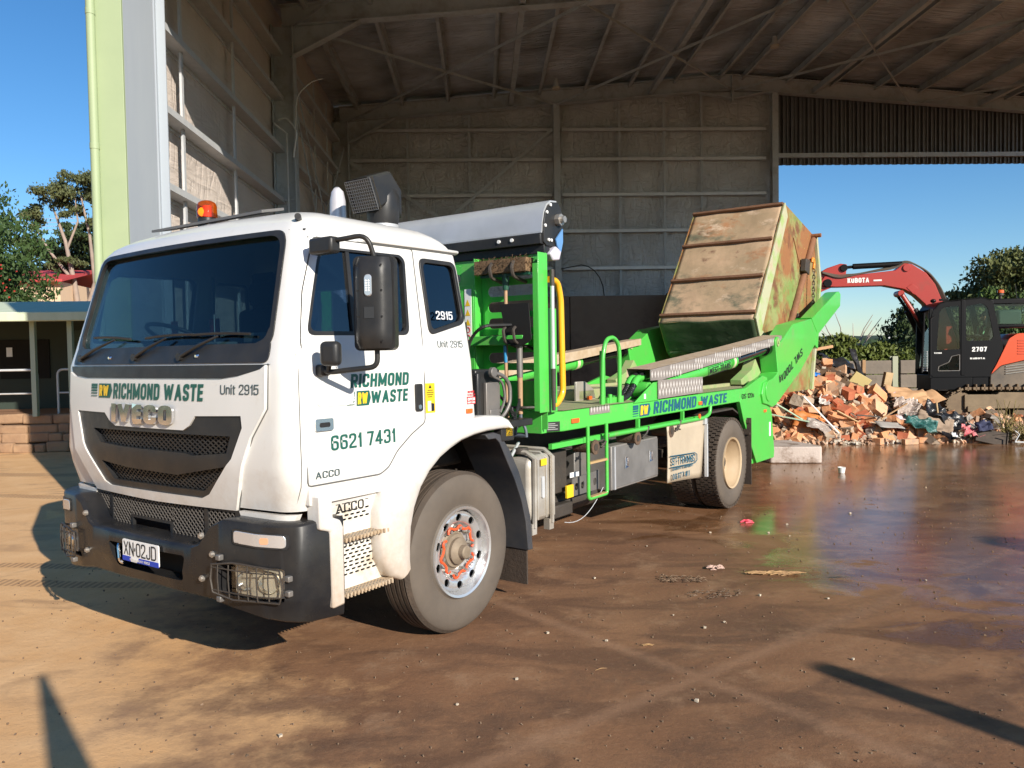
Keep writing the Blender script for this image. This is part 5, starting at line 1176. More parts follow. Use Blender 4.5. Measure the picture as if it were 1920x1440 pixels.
for k in range(3):
    z = 2.14 - k * .075; b.add([(.993, .63, z), (.993, .678, z), (.993, .654, z + .05)], [(0, 1, 2)])
obj("sticker_triangle", b, M_ygreen, st_)
for k in range(2): b2.tube([(.993, .654 + .02 * cos(t), 1.955 - .06 * k + .02 * sin(t)) for t in [i * pi / 6 for i in range(12)]], .003, 5, closed=True)
obj("sticker_ring", b2, M_red, st_)
ro = obj("tarp_roller_cover", MB().prism([(1.06, 2.655), (1.065, 2.72), (1.09, 2.80), (1.13, 2.855), (1.18, 2.885), (1.26, 2.895), (1.26, 2.905), (1.17, 2.897), (1.12, 2.866), (1.08, 2.81), (1.055, 2.725), (1.048, 2.655)], 1, .0, 2.30), M_alum, truck, smooth=40)
EP = [(1.06, 2.58), (1.065, 2.72), (1.09, 2.80), (1.13, 2.855), (1.18, 2.885), (1.26, 2.89), (1.31, 2.85), (1.33, 2.76), (1.31, 2.64), (1.24, 2.56), (1.10, 2.555)]
objs("roller_end_plate", MB().prism(EP, 1, -.012, -.0).prism(EP, 1, 2.30, 2.312), M_black, ro, bevel=.003)
obj("roller_motor", MB().cyl((1.25, -.012, 2.76), (1.25, -.05, 2.76), .045, n=8).cyl((1.25, -.05, 2.76), (1.25, -.08, 2.76), .025, n=12), M_bolt, ro)
obj("roller_trim", MB().bx(1.04, 1.055, .0, 2.3, 2.645, 2.66), M_alum, ro)
b = MB()
for (x, z) in ((1.075, 2.70), (1.10, 2.80), (1.15, 2.86), (1.12, 2.60), (1.155, 2.60)): b.cyl((x, -.012, z), (x, -.022, z), .012, n=10)
objs("plate_bolt", b, M_wht, ro)
objs("roller_beam", MB().bx(1.03, 1.10, .0, 2.3, 2.565, 2.64).bx(1.08, 1.16, .0, 2.3, 2.50, 2.565), M_black, truck, bevel=.004)
b = MB()
for y in (.25, .37): b.cyl((1.03, y, 2.61), (1.02, y, 2.61), .014, n=10)
objs("beam_bolt", b, M_wht, truck)
obj("rag", MB().prism([(1.20, 2.61), (1.30, 2.70), (1.30, 2.60), (1.27, 2.52), (1.22, 2.56)], 1, -.03, -.02), mat("blue_rag", (.10, .25, .5), .8), truck)
obj("tarp_end", MB().prism([(1.12, 2.50), (1.2, 2.56), (1.28, 2.53), (1.25, 2.46), (1.16, 2.45)], 1, -.03, .03), mat("pale_tarp", (.5, .48, .55), .7), truck, bevel=.01)
obj("grab_handle", MB().tube(bend([(1.17, .02, 2.315), (1.29, .02, 2.31), (1.335, .02, 2.18), (1.35, .02, 1.45), (1.26, .02, 1.38), (1.20, .02, 1.37)], .09), .025, 12), M_yellow, truck, smooth=60)
# breather snorkel, exhaust, service panel behind the cab
ex = obj("exhaust_stack", MB().tube([(.37, 1.40, .9), (.37, 1.40, 2.85), (.365, 1.395, 2.95), (.35, 1.38, 3.01), (.335, 1.37, 3.035)], [.062, .062, .058, .045, .02], 20), mat("exhaust_alloy", (.62, .60, .62), .38, .3, rvar=.1, scale=5), truck, smooth=60)
sn = obj("air_intake", MB().tube([(.36, .92, 1.2), (.36, .92, 2.70)], .105, 22).tube([(.36, .92, 2.71), (.36, .92, 2.76), (.36, .92, 2.9), (.34, .93, 3.0)], [.105, .118, .122, .10], 22), M_black, truck, smooth=60)
obj("intake_collar", MB().tube([(.36, .92, 2.685), (.36, .92, 2.71)], .112, 22), M_alum, sn, smooth=60)
b = MB(); R_ = Matrix.Rotation(radians(-22), 3, 'Y')
c_ = Vector((.27, .95, 2.935))
v1 = [c_ + R_ @ Vector((-.10, y, z)) for y, z in ((-.115, -.12), (.115, -.12), (.115, .12), (-.115, .12))]; v2 = [Vector((.33, .92 + y, z)) for y, z in ((-.11, 2.86), (.11, 2.86), (.11, 3.085), (-.11, 3.085))]; v3 = [Vector((.475, .92 + y, z)) for y, z in ((-.085, 2.76), (.085, 2.76), (.09, 2.97), (-.09, 2.97))]
b.add(v1 + v2 + v3, [(0, 1, 5, 4), (1, 2, 6, 5), (2, 3, 7, 6), (3, 0, 4, 7), (4, 5, 9, 8), (5, 6, 10, 9), (6, 7, 11, 10), (7, 4, 8, 11), (8, 9, 10, 11)])
hd = obj("intake_head", b, M_black, sn, bevel=.02)
b = MB()
for k in range(13): y = -.125 + .0208 * k; b.tube([c_ + R_ @ Vector((-.10, y, -.11)), c_ + R_ @ Vector((-.10, y, .11))], .003, 4)
for k in range(11): z = -.11 + .022 * k; b.tube([c_ + R_ @ Vector((-.10, -.125, z)), c_ + R_ @ Vector((-.10, .125, z))], .003, 4)
obj("intake_mesh", b, M_greymetal, hd); obj("intake_back", MB().add([c_ + R_ @ Vector((-.07, y, z)) for y, z in ((-.13, -.115), (.13, -.115), (.13, .115), (-.13, .115))], [(0, 1, 2, 3)]), mat("intake_dust", (.14, .12, .09), .9), hd)
svc = obj("service_panel", MB().bx(.36, .64, .10, .45, 1.27, 1.66).bx(.33, .37, .06, .45, 1.3, 1.64), M_black, truck, bevel=.012)
b = MB(); b.box((.52, .085, 1.44), (.16, .03, .26)).box((.53, .07, 1.36), (.12, .02, .05))
objs("connector_block", b, M_greymetal, svc, bevel=.006)
objs("service_cable", MB().tube(bend([(.46, .06, 1.64), (.58, .03, 1.62), (.66, .03, 1.55), (.66, .03, 1.42), (.60, .04, 1.34), (.50, .05, 1.29)], .08), .014, 8).tube(bend([(.48, .07, 1.62), (.60, .05, 1.58), (.63, .05, 1.45), (.58, .06, 1.36)], .06), .010, 6), M_greymetal, svc, smooth=60)
obj("cable_cap", MB().cyl((.47, .05, 1.64), (.47, .02, 1.64), .035, n=14), M_greymetal, svc, bevel=.004)
b = MB()
for k in range(4): b.tube(bend([(.60 + .06 * k, .10, 1.5 - .04 * k), (.75, .06, 1.33 - .02 * k), (.9, .12, 1.36 + .02 * k), (1.05, .2, 1.45)], .1), .009, 6)
objs("air_line", b, M_black, truck, smooth=60)
objs("gas_strut", MB().tube([(.75, .42, 1.20), (.70, .45, 2.0)], .012, 6).tube(bend([(.72, .48, 1.72), (.74, .42, 1.9), (.72, .30, 1.97), (.98, .2, 1.98)], .08), .012, 6), M_black, truck)
obj("gearbox_cover", MB().bx(.3, .85, .55, 1.75, .95, 1.35), M_darksteel, truck, bevel=.03)
obj("mid_box", MB().bx(2.5, 3.3, .55, 1.75, 1.322, 1.42), M_dust, truck, bevel=.01)
objs("winch_guard", MB().prism([(2.45, 1.322), (2.45, 1.50), (2.62, 1.50), (2.78, 1.42), (2.82, 1.322)], 1, .55, .57).prism([(2.45, 1.322), (2.45, 1.50), (2.62, 1.50), (2.78, 1.42), (2.82, 1.322)], 1, 1.2, 1.22), M_tank, truck, bevel=.003)
objs("deck_rib", MB().bx(3.2, 6.0, .35, .40, 1.322, 1.36).bx(3.2, 6.0, 1.9, 1.95, 1.322, 1.36), M_dust, truck)
obj("cab_marker_light", MB().bx(2.6, 2.66, .5, .52, 1.33, 1.36), M_orange, truck)

# tools held on the headboard: things of their own
def local(name, label, cat, group=None, x=0, y=0, z=0):
    """a thing placed in the truck's frame but standing at top level"""
    e = empty(name, truck.matrix_basis @ Vector((x, y, z)) if False else (Matrix.Translation((-0.3698, 4.9410, 0)) @ Matrix.Rotation(radians(54.9), 4, 'Z')) @ Vector((x, y, z)), radians(54.9), label, cat, group); return e
M_handle = mat("tool_handle_wood", (.42, .26, .15), .6, col2=(.36, .22, .12), scale=6, bump=.1)
br = local("broom", "stiff brown yard broom held head up in black hooks on the green headboard", "broom", None, .98, .28, 1.2)
b = MB(); random.seed(3)
b.box((0, .02, 1.215), (.10, .47, .10))
bristle = mat("brown_bristles", (.24, .15, .08), .95, col2=(.12, .07, .035), scale=30, mixc=.9)
for k in range(1500):
    x = random.uniform(-.065, .065); y = random.uniform(-.235, .255); z = random.uniform(1.15, 1.275)
    p = Vector((x, y, z)); d = Vector((random.uniform(-1, .2), random.uniform(-.5, .5), random.uniform(-.2, .8))).normalized() * .020
    b.add([p, p + d + Vector((0, .004, 0)), p + d - Vector((0, .004, 0))], [(0, 1, 2)])
obj("bristles", b, bristle, br, weld=False)
obj("broom_handle", MB().tube([(0, .0, 1.14), (0, .01, .02)], .014, 10), M_handle, br, smooth=60)
obj("socket", MB().tube([(0, .0, 1.16), (0, 0, 1.04)], [.03, .022], 10).bx(-.02, .02, -.22, .22, 1.14, 1.16), mat("dark_green_plastic", (.01, .07, .04), .5), br)
hk = MB()
for y in (.17, .37): hk.tube(bend([(1.09, y, 2.30), (.92, y + .0, 2.33), (.90, y, 2.40), (.93, y, 2.44)], .03), .014, 6)
for y in (.15, .24): hk.tube(bend([(1.09, y - .03, 1.80), (.90, y, 1.85), (.88, y, 1.94), (.91, y, 1.96)], .03), .012, 6)
hk.tube(bend([(1.0, .50, 1.375), (.93, .46, 1.37), (.93, .10, 1.37), (1.0, .03, 1.37)], .03), .010, 6)
objs("tool_hook", hk, M_darksteel, truck, smooth=50)
sh = local("square_shovel", "square mouth shovel hanging blade up on the headboard with grey wrapped handle", "shovel", None, .96, .15, 1.15)
b = MB(); b.skin([(-.115, .715), (.06, .715), (.175, .985), (-.075, .995)] if False else [(-.08, .69), (.0, .66), (.075, .69), (.09, .985), (-.135, .985), (-.115, .72)], [], lambda u, v, t: (-.03 - t + .12 * (v - .69), u * 1.15 + (v - .7) * .25 - .0, v), 0, .004)
obj("blade", b, mat("dark_blade", (.02, .018, .016), .5, .3), sh, bevel=.001)
obj("shaft", MB().tube([(0, .0, .74), (.0, .0, .68), (0, .0, .17)], [.03, .023, .018], 12), M_handle, sh, smooth=60)
obj("shaft_wrap", MB().tube([(0, 0, .71), (0, 0, .44)], .0235, 12), M_greymetal, sh, smooth=60)
obj("d_grip", MB().tube(bend([(0, .0, .22), (0, .005, .12), (0, .045, .06), (0, .05, .0)], .03), .012, 8).tube(bend([(0, .0, .22), (0, -.005, .12), (0, -.045, .06), (0, -.05, .0)], .03), .012, 8).tube([(0, -.05, .01), (0, .05, .01)], .014, 8), mat("grey_grip", (.09, .11, .14), .5), sh, smooth=60)
rk = local("rake", "thin wooden handled tool with a blue and white sleeve held beside the shovel", "tool", None, .97, .27, 1.2)
obj("shaft", MB().tube([(0, .02, .71), (0, .0, .02)], .012, 8), M_handle, rk, smooth=60)
obj("sleeve", MB().tube([(-.001, .02, .71), (-.001, .012, .50)], .0135, 8), mat("blue_sleeve", (.02, .22, .45), .4), rk, smooth=60)
pl = local("telescopic_pole", "silver telescopic pole with black grips clamped upright beside the yellow grab handle", "pole", None, 1.12, -.04, 1.34)
obj("tube", MB().tube([(0, 0, .30), (0, 0, .93)], .016, 12), M_alum, pl, smooth=60); obj("grip", MB().tube([(0, 0, .92), (0, 0, 1.04)], .019, 12), M_darksteel, pl, smooth=60); obj("grip", MB().tube([(0, 0, .0), (0, 0, .14), (0, 0, .31)], [.014, .018, .020], 12), M_darksteel, pl, smooth=60)

# things standing inside the cab
for (x, y, h_, lb) in ((-.62, 2.02, .30, "thin red and white marker wand inside the cab nearest the far door window"), (-.45, 1.80, .34, "fatter red and white marker wand inside the cab behind the steering wheel")):
    r_ = .022 if "thin" in lb else .035
    e = local("marker_wand", lb, "marker wand", "marker wands in the cab", x, y, 1.72)
    obj("rod", MB().tube([(0, 0, 0), (0, 0, .62)], .007, 8), M_black, e); obj("red_sleeve", MB().tube([(0, 0, .19), (0, 0, .19 + h_ * .4)], r_, 14), mat("red_band", (.65, .03, .05), .5), e, smooth=50)
    obj("white_sleeve", MB().tube([(0, 0, .05), (0, 0, .19)], r_ * .9, 14), mat("cream_band", (.7, .66, .55), .5), e, smooth=50)
e = local("small_flag", "small red and white flag on a stick behind the windscreen", "flag", None, -.93, 1.10, 1.83)
obj("stick", MB().tube([(0, 0, 0), (0, 0, .20)], .003, 6), M_wht, e); obj("cloth", MB().add([(0, 0, .19), (.01, .03, .15), (0, .045, .09), (-.01, .02, .08), (0, 0, .12)], [(0, 1, 2, 3, 4)]), mat("flag_red", (.55, .05, .08), .7), e)

# ------------------------------------------------------------------ the skip bin hanging in the arms
bm_ = bpy.data.materials.new("rusty_bin_base"); bm_.use_nodes = True
def rustmat(M, cols, sc, thr):
    t = M.node_tree; N = t.nodes; L = t.links; b = N["Principled BSDF"]; tc = N.new("ShaderNodeTexCoord"); last = None
    for i, (c, s_, (lo, hi)) in enumerate(zip(cols, sc, thr)):
        if last is None: last = c; continue
        n = N.new("ShaderNodeTexNoise"); n.inputs["Scale"].default_value = s_; n.inputs["Detail"].default_value = 9; n.inputs["Roughness"].default_value = .68
        mp = N.new("ShaderNodeMapping"); mp.inputs["Location"].default_value = (i * 3.1, i * 1.7, i); mp.inputs["Scale"].default_value = (1, .6, 1); L.new(tc.outputs["Object"], mp.inputs[0]); L.new(mp.outputs[0], n.inputs["Vector"])
        r = N.new("ShaderNodeMapRange"); r.inputs[1].default_value = lo; r.inputs[2].default_value = hi; L.new(n.outputs[0], r.inputs[0])
        x = N.new("ShaderNodeMix"); x.data_type = 'RGBA'; L.new(r.outputs[0], x.inputs[0]); x.inputs[7].default_value = (*c, 1)
        if isinstance(last, tuple): x.inputs[6].default_value = (*last, 1)
        else: L.new(last, x.inputs[6])
        last = x.outputs[2]
    L.new(last, b.inputs["Base Color"]); b.inputs["Roughness"].default_value = .75
    n = N.new("ShaderNodeTexNoise"); n.inputs["Scale"].default_value = 3; n.inputs["Detail"].default_value = 8; L.new(tc.outputs["Object"], n.inputs["Vector"])
    bp = N.new("ShaderNodeBump"); bp.inputs["Strength"].default_value = .5; bp.inputs["Distance"].default_value = .04; L.new(n.outputs[0], bp.inputs["Height"]); L.new(bp.outputs[0], b.inputs["Normal"])
    return M
M_binfloor = rustmat(bm_, [(.48, .33, .21), (.36, .26, .16), (.13, .13, .085), (.36, .15, .06), (.56, .42, .30), (.16, .08, .05)], [0, 1.4, 1.3, 2.4, 3.1, 7], [(0, 1), (.42, .58), (.52, .62), (.55, .70), (.60, .68), (.60, .72)])
M_binside = rustmat(bpy.data.materials.new("green_rusty_bin_side").copy() if False else (lambda m: (setattr(m, 'use_nodes', True), m)[1])(bpy.data.materials.new("green_rusty_bin_side")), [(.17, .25, .065), (.27, .29, .11), (.28, .12, .045), (.16, .065, .03), (.50, .44, .12)], [0, 2.0, 1.1, 2.4, 13], [(0, 1), (.42, .56), (.44, .56), (.53, .64), (.65, .69)])
M_binpale = rustmat((lambda m: (setattr(m, 'use_nodes', True), m)[1])(bpy.data.materials.new("pale_bin_edge")), [(.42, .42, .28), (.30, .42, .14), (.45, .34, .24), (.20, .10, .05)], [0, 2.5, 3.0, 9], [(0, 1), (.48, .6), (.55, .68), (.68, .74)])
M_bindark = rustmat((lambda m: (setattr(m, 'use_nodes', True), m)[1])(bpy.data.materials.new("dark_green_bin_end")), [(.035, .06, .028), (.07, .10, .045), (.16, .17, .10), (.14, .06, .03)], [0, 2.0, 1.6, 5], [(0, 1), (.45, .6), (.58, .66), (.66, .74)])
sk = local("skip_bin", "battered rusty green steel skip bin tipped up between the truck's arms", "skip bin", None, 8.4, 1.15, 1.1)
A_, B_, C_, D_, E_, F_, G_ = (8.57, 4.03), (7.15, 2.22), (7.43, 1.78), (8.45, 1.11), (10.09, 1.10), (10.64, 2.95), (10.39, 3.71)
off = lambda p: (p[0] - 8.4, p[1] - 1.1)
prof = [off(p) for p in (A_, B_, C_, D_, E_, F_, G_)]
Y0, Y1 = .42 - 1.15, 1.87 - 1.15
obj("side_panel", MB().prism(prof, 1, Y0, Y0 + .012), M_binside, sk); obj("side_panel", MB().prism(prof, 1, Y1 - .012, Y1), M_binside, sk)
def plank(p, q, M, nm, th=.012, ya=Y0, yb=Y1, lift=0):
    a = Vector(p); c = Vector(q); d = (c - a).normalized(); n_ = Vector((-d.y, d.x))
    pts = [a + n_ * lift, c + n_ * lift, c + n_ * (lift + th), a + n_ * (lift + th)]
    return obj(nm, MB().prism([tuple(v) for v in pts], 1, ya, yb), M, sk, bevel=.002)
def dent(p, q, M, nm, amp=.03):
    a = Vector(p); c = Vector(q); b = MB()
    b.sheet(lambda u, v: (a.x + (c.x - a.x) * v + .0, Y0 + .013 + (Y1 - Y0 - .026) * u, a.y + (c.y - a.y) * v + amp * noise.noise(Vector((u * 3, v * 3, p[0]))) - amp * .5), 0, 1, 0, 1, 24, 20)
    o_ = obj(nm, b, M, sk, smooth=60); m_ = o_.modifiers.new("s", 'SOLIDIFY'); m_.thickness = .01; return o_
pa, pb, pc, pd, pe, pf, pg = prof
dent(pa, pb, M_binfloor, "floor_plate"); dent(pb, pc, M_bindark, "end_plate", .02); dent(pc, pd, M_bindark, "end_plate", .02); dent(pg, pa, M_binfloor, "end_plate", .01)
M_rib = mat("rusty_rib", (.11, .05, .025), .85, col2=(.20, .10, .055), scale=7, mixc=.9, bump=.3)
va, vb = Vector(pa), Vector(pb); dn = (vb - va).normalized(); nn_ = Vector((dn.y, -dn.x)) * -1
nn_ = Vector((-dn.y, dn.x)); nn_ = nn_ if nn_.x < 0 else -nn_
for t in (.02, .335, .655, .955):
    c = va.lerp(vb, t); w_ = .022
    pts = [c - dn * w_, c + dn * w_, c + dn * w_ + nn_ * .045, c - dn * w_ + nn_ * .045]
    obj("floor_rib", MB().prism([tuple(p) for p in pts], 1, Y0 + (.0 if t > .9 or t < .1 else .03), Y1), M_rib, sk, bevel=.006)
# pale edge channel, seams and pipe on the near side
inn = Vector((-nn_.x, -nn_.y))
obj("edge_channel", MB().prism([tuple(va), tuple(vb), tuple(pc), tuple(Vector(pc) + Vector((.22, .20))), tuple(vb + inn * .30 + dn * -.03), tuple(va + inn * .22 + dn * .08)], 1, Y0 - .025, Y0), M_binpale, sk, bevel=.006)
L0 = Vector(off((9.00, 3.20))); objs("panel_seam", MB().tube([(off((9.06, 3.55))[0], Y0 - .004, off((9.06, 3.55))[1]), (off((9.62, 2.9))[0], Y0 - .004, off((9.62, 2.9))[1])], .010, 5).tube([(off((7.72, 1.95))[0], Y0 - .004, off((7.72, 1.95))[1]), (off((8.3, 1.5))[0], Y0 - .004, off((8.3, 1.5))[1])], .010, 5), M_rust, sk)
obj("lift_pipe", MB().tube([(off((10.2, 3.68))[0], Y0 - .03, off((10.2, 3.68))[1]), (off((8.33, 1.70))[0], Y0 - .03, off((8.33, 1.70))[1])], .055, 12), mat("rust_pipe", (.26, .12, .06), .8, col2=(.18, .08, .04), scale=6, bump=.2), sk, smooth=60)
obj("pipe_end", MB().tube([(off((10.15, 3.70))[0], Y0 - .16, off((10.15, 3.70))[1]), (off((10.15, 3.70))[0], Y0 + .2, off((10.15, 3.70))[1])], .035, 10), M_rust, sk, smooth=60)
objs("rim_channel", MB().prism([pe, pf, pg, tuple(Vector(pg) - Vector((.08, .02))), tuple(Vector(pf) - Vector((.09, 0))), tuple(Vector(pe) - Vector((.10, .0)))], 1, Y0 - .05, Y0).prism([pe, pf, pg, tuple(Vector(pg) - Vector((.08, .02))), tuple(Vector(pf) - Vector((.09, 0))), tuple(Vector(pe) - Vector((.10, .0)))], 1, Y1, Y1 + .05), M_binpale, sk, bevel=.005)
objs("lug_plate", MB().prism([off((9.45, 3.25)), off((9.7, 3.25)), off((9.65, 3.0)), off((9.4, 3.05))], 1, Y0 - .10, Y0 - .02).prism([off((9.0, 2.35)), off((9.2, 2.05)), off((9.2, 1.85)), off((8.95, 2.2))], 1, Y0 - .10, Y0), M_darksteel, sk, bevel=.005)
ch = local("lifting_chain", "steel chain with an orange hook between the skip bin lug and the near arm tip", "chain", None, 9.75, .30, 2.25)
b = MB(); k = 0; z = 0
while z < .86:
    c = Vector((.0 + .02 * k * .3, 0, z)); pts = []
    for i in range(10):
        t = 2 * pi * i / 10; u = .020 * cos(t); w_ = .036 * sin(t)
        pts.append(c + (Vector((u, 0, w_)) if k % 2 else Vector((0, u, w_))))
    b.tube(pts, .008, 5, closed=True); z += .052; k += 1
obj("chain_links", b, mat("chain_steel", (.12, .10, .07), .5, .6), ch, smooth=60)
obj("chain_hook", MB().tube(bend([(.05, 0, .86), (.10, 0, .93), (.08, 0, 1.02), (.0, 0, 1.03), (-.02, 0, .96)], .05), .022, 8), mat("orange_hook", (.80, .26, .03), .5), ch, smooth=60)
b = MB()
random.seed(5)
for k in range(9):
    c = Vector((.12 + random.uniform(-.14, .2), random.uniform(-.05, .05), random.uniform(-.02, .14)))
    b.tube([c + Vector((.03 * cos(t), .01 * sin(2 * t), .04 * sin(t))) for t in [i * pi / 5 for i in range(10)]], .009, 5, closed=True)
obj("chain_pile", b, mat("chain_steel_dark", (.05, .045, .04), .5, .6), ch, smooth=60)
# ------------------------------------------------------------------ excavator (local axes parallel to the world, boom towards -x)
EX = Vector((9.0, 15.2, 0))
exc = empty("excavator", EX, 0, "orange and black excavator on dusty steel tracks with its boom raised over the rubble", "excavator")
M_exr = mat("excavator_orange", (.62, .075, .02), .35, coat=.3, dirt=(.30, .10, .05), dscale=3, dlo=.58, dhi=.9)
M_exred = mat("boom_red", (.36, .026, .016), .4, coat=.2, dirt=(.20, .05, .03), dscale=3, dlo=.55, dhi=.85)
M_exb = mat("excavator_black", (.006, .006, .007), .45, spec=.15, dirt=(.04, .03, .025), dscale=3, dlo=.6, dhi=.9)
M_trk = mat("muddy_track", (.25, .18, .11), .85, col2=(.13, .09, .06), scale=6, mixc=.9, bump=.3)
G_ex = glass("excavator_glass", (.78, .85, .80), .0)
lx = lambda x: x - 9.0
def E(pts): return [(lx(p[0]), p[1]) for p in pts]
CAB = rpoly(E([(7.66, .72), (7.68, 2.30), (7.80, 2.57), (8.52, 2.66), (8.66, 2.56), (8.80, 1.60), (8.80, .72)]), [.03, .1, .12, .1, .1, .05, .03], 4)
w1 = rpoly(E([(7.76, 1.36), (7.80, 2.30), (7.86, 2.42), (8.12, 2.46), (8.14, 1.38)]), .03)
w2 = rpoly(E([(8.24, 1.58), (8.23, 2.44), (8.50, 2.50), (8.58, 2.40), (8.68, 1.68), (8.64, 1.58)]), .05)
w3 = rpoly(E([(7.78, .84), (8.13, .84), (8.13, 1.24), (8.0, 1.20), (7.95, 1.05), (7.79, .95)]), .015)
cb = obj("cab", MB().skin(CAB, [w1, w2, w3], lambda u, v, t: (u, -1.0 - t, v), -.04, 0), M_exb, exc)
obj("cab", MB().skin(CAB, [w1, w2], lambda u, v, t: (u, .0 + t, v), -.04, 0), M_exb, exc)
rb = MB()
for i in range(len(CAB)):
    a, c = CAB[i], CAB[(i + 1) % len(CAB)]
    if a[1] < .8 and c[1] < .8: pass
    if a[0] < lx(7.75) and c[0] < lx(7.75) and max(a[1], c[1]) < 2.4: continue
    if a[0] > lx(8.62) and c[0] > lx(8.62) and 1.5 < (a[1] + c[1]) / 2: continue
    rb.add([(a[0], -1.0, a[1]), (c[0], -1.0, c[1]), (c[0], .0, c[1]), (a[0], .0, a[1])], [(0, 1, 2, 3)])
rs_ = obj("cab_shell", rb, M_exb, exc); q = rs_.modifiers.new("s", 'SOLIDIFY'); q.thickness = .03
for wp, nm in ((w1, "door_window"), (w2, "side_window"), (w3, "lower_window")):
    o_ = obj(nm, MB().skin(wp, [], lambda u, v, t: (u, -.985 - t, v), 0, .004), G_ex, exc)
obj("window_outline", MB().tube([(u, -1.004, v) for u, v in w3], .010, 5, closed=True), M_greymetal, exc)
obj("front_glass", MB().add([(lx(7.69), -.95, .9), (lx(7.69), -.05, .9), (lx(7.78), -.05, 2.45), (lx(7.78), -.95, 2.45)], [(0, 1, 2, 3)]), G_ex, exc)
objs("cab_pillar", MB().bx(lx(8.15), lx(8.22), -1.01, -.99, .72, 2.6).bx(lx(7.64), lx(7.70), -.99, -.93, .7, 2.4), M_exb, exc, bevel=.01)
objs("grab_rail", MB().tube(bend([(lx(7.64), -1.06, .75), (lx(7.64), -1.06, 2.15), (lx(7.72), -1.02, 2.2)], .05), .018, 8).tube([(lx(7.52), -.98, .8), (lx(7.56), -.98, 2.3), (lx(7.7), -.95, 2.3)], .02, 8), M_exb, exc)
b = MB()
for k in range(9): b.tube([(lx(7.53), -.98, .85 + .06 * k), (lx(7.62), -.98, .85 + .06 * k)], .005, 4)
for x in (7.54, 7.575, 7.61): b.tube([(lx(x), -.98, .83), (lx(x), -.98, 1.34)], .004, 4)
obj("mesh_guard", b, M_steel, exc)
letters("fleet_number", "2707", .24, .115, lambda u, v: (lx(8.33) + u, -1.004, 1.31 + v), M_wht, exc, .2, 0)
letters("maker_name", "KUBOTA", .24, .042, lambda u, v: (lx(8.30) + u, -1.004, 1.12 + v), M_wht, exc, .22, 0)
letters("model_lettering", "KX080", .12, .035, lambda u, v: (lx(7.72) + u, -1.004, 1.27 + v), M_wht, exc, .2, 0)
# rear quarter of the cab and roof
objs("cab_rear", MB().bx(lx(8.78), lx(9.5), -.80, .0, 1.9, 1.98).bx(lx(8.66), lx(9.5), -.80, .0, 2.48, 2.62).bx(lx(9.42), lx(9.5), -.8, -.7, 1.9, 2.6).bx(lx(8.62), lx(8.72), -.88, -.78, 1.9, 2.6), M_exb, exc, bevel=.02)
obj("rear_window", MB().bx(lx(8.72), lx(9.42), -.79, -.785, 1.98, 2.48), G_ex, exc)
objs("operator_seat", MB().bx(lx(8.85), lx(9.25), -.66, -.3, 1.95, 2.35).bx(lx(8.4), lx(8.9), -.7, -.3, 1.25, 1.4).bx(lx(8.72), lx(8.86), -.7, -.3, 1.3, 2.0), mat("seat_green_grey", (.05, .09, .08), .7), exc, bevel=.05)
obj("beacon", MB().cyl((lx(8.95), -.5, 2.78), (lx(8.95), -.5, 2.86), .055, .05, 16), M_amber, exc, bevel=.008)
obj("beacon_stalk", MB().cyl((lx(8.95), -.5, 2.6), (lx(8.95), -.5, 2.72), .02, n=8).cyl((lx(8.95), -.5, 2.72), (lx(8.95), -.5, 2.78), .05, n=14), M_darksteel, exc)
objs("roof_lamp", MB().ball((lx(7.74), -.85, 2.60), .05).box((lx(7.9), -.9, 2.62), (.13, .1, .05)), M_exb, exc)
obj("aerial", MB().tube([(lx(9.25), -.4, 2.6), (lx(9.22), -.4, 3.0)], .005, 5), M_blk, exc)
# engine cover / counterweight with louvres
CW = rpoly(E([(8.63, .74), (8.72, .98), (8.82, 1.30), (8.92, 1.62), (9.05, 1.74), (9.9, 1.78), (10.3, 1.62), (10.45, 1.3), (10.45, .97), (9.9, .98), (9.2, 1.10), (8.79, .96)]), .04, 3)
obj("engine_cover", MB().prism(CW, 1, -1.02, .95), M_exr, exc, bevel=.03)
b = MB()
for k in range(6): b.box((lx(9.12), -1.022, 1.24 + .065 * k), (.15, .012, .030))
objs("louvre", b, mat("louvre_orange", (.50, .06, .02), .4), exc, bevel=.004)
obj("counterweight", MB().prism(rpoly(E([(8.62, .60), (8.62, .72), (8.79, .94), (9.2, 1.08), (9.9, .96), (10.5, .95), (10.5, .62)]), .03), 1, -1.01, .94), mat("dusty_counterweight", (.06, .055, .05), .7, col2=(.22, .17, .12), scale=2.5, mixc=.9), exc, bevel=.02)
b = MB()
for k in range(4): b.prism(E([(8.86, .74 + .06 * k), (9.2, .80 + .06 * k), (9.9, .76 + .06 * k), (9.9, .78 + .06 * k), (9.2, .82 + .06 * k), (8.86, .76 + .06 * k)]), 1, -1.03, -1.01)
objs("lower_louvre", b, mat("grey_louvre", (.25, .24, .22), .5), exc)
objs("slew_deck", MB().bx(lx(7.66), lx(8.35), -.98, -.10, .60, .74).bx(lx(8.35), lx(10.4), -.975, .9, .60, .735).cyl((lx(9.0), 0, .40), (lx(9.0), 0, .55), .45, n=28), M_exb, exc, bevel=.01)
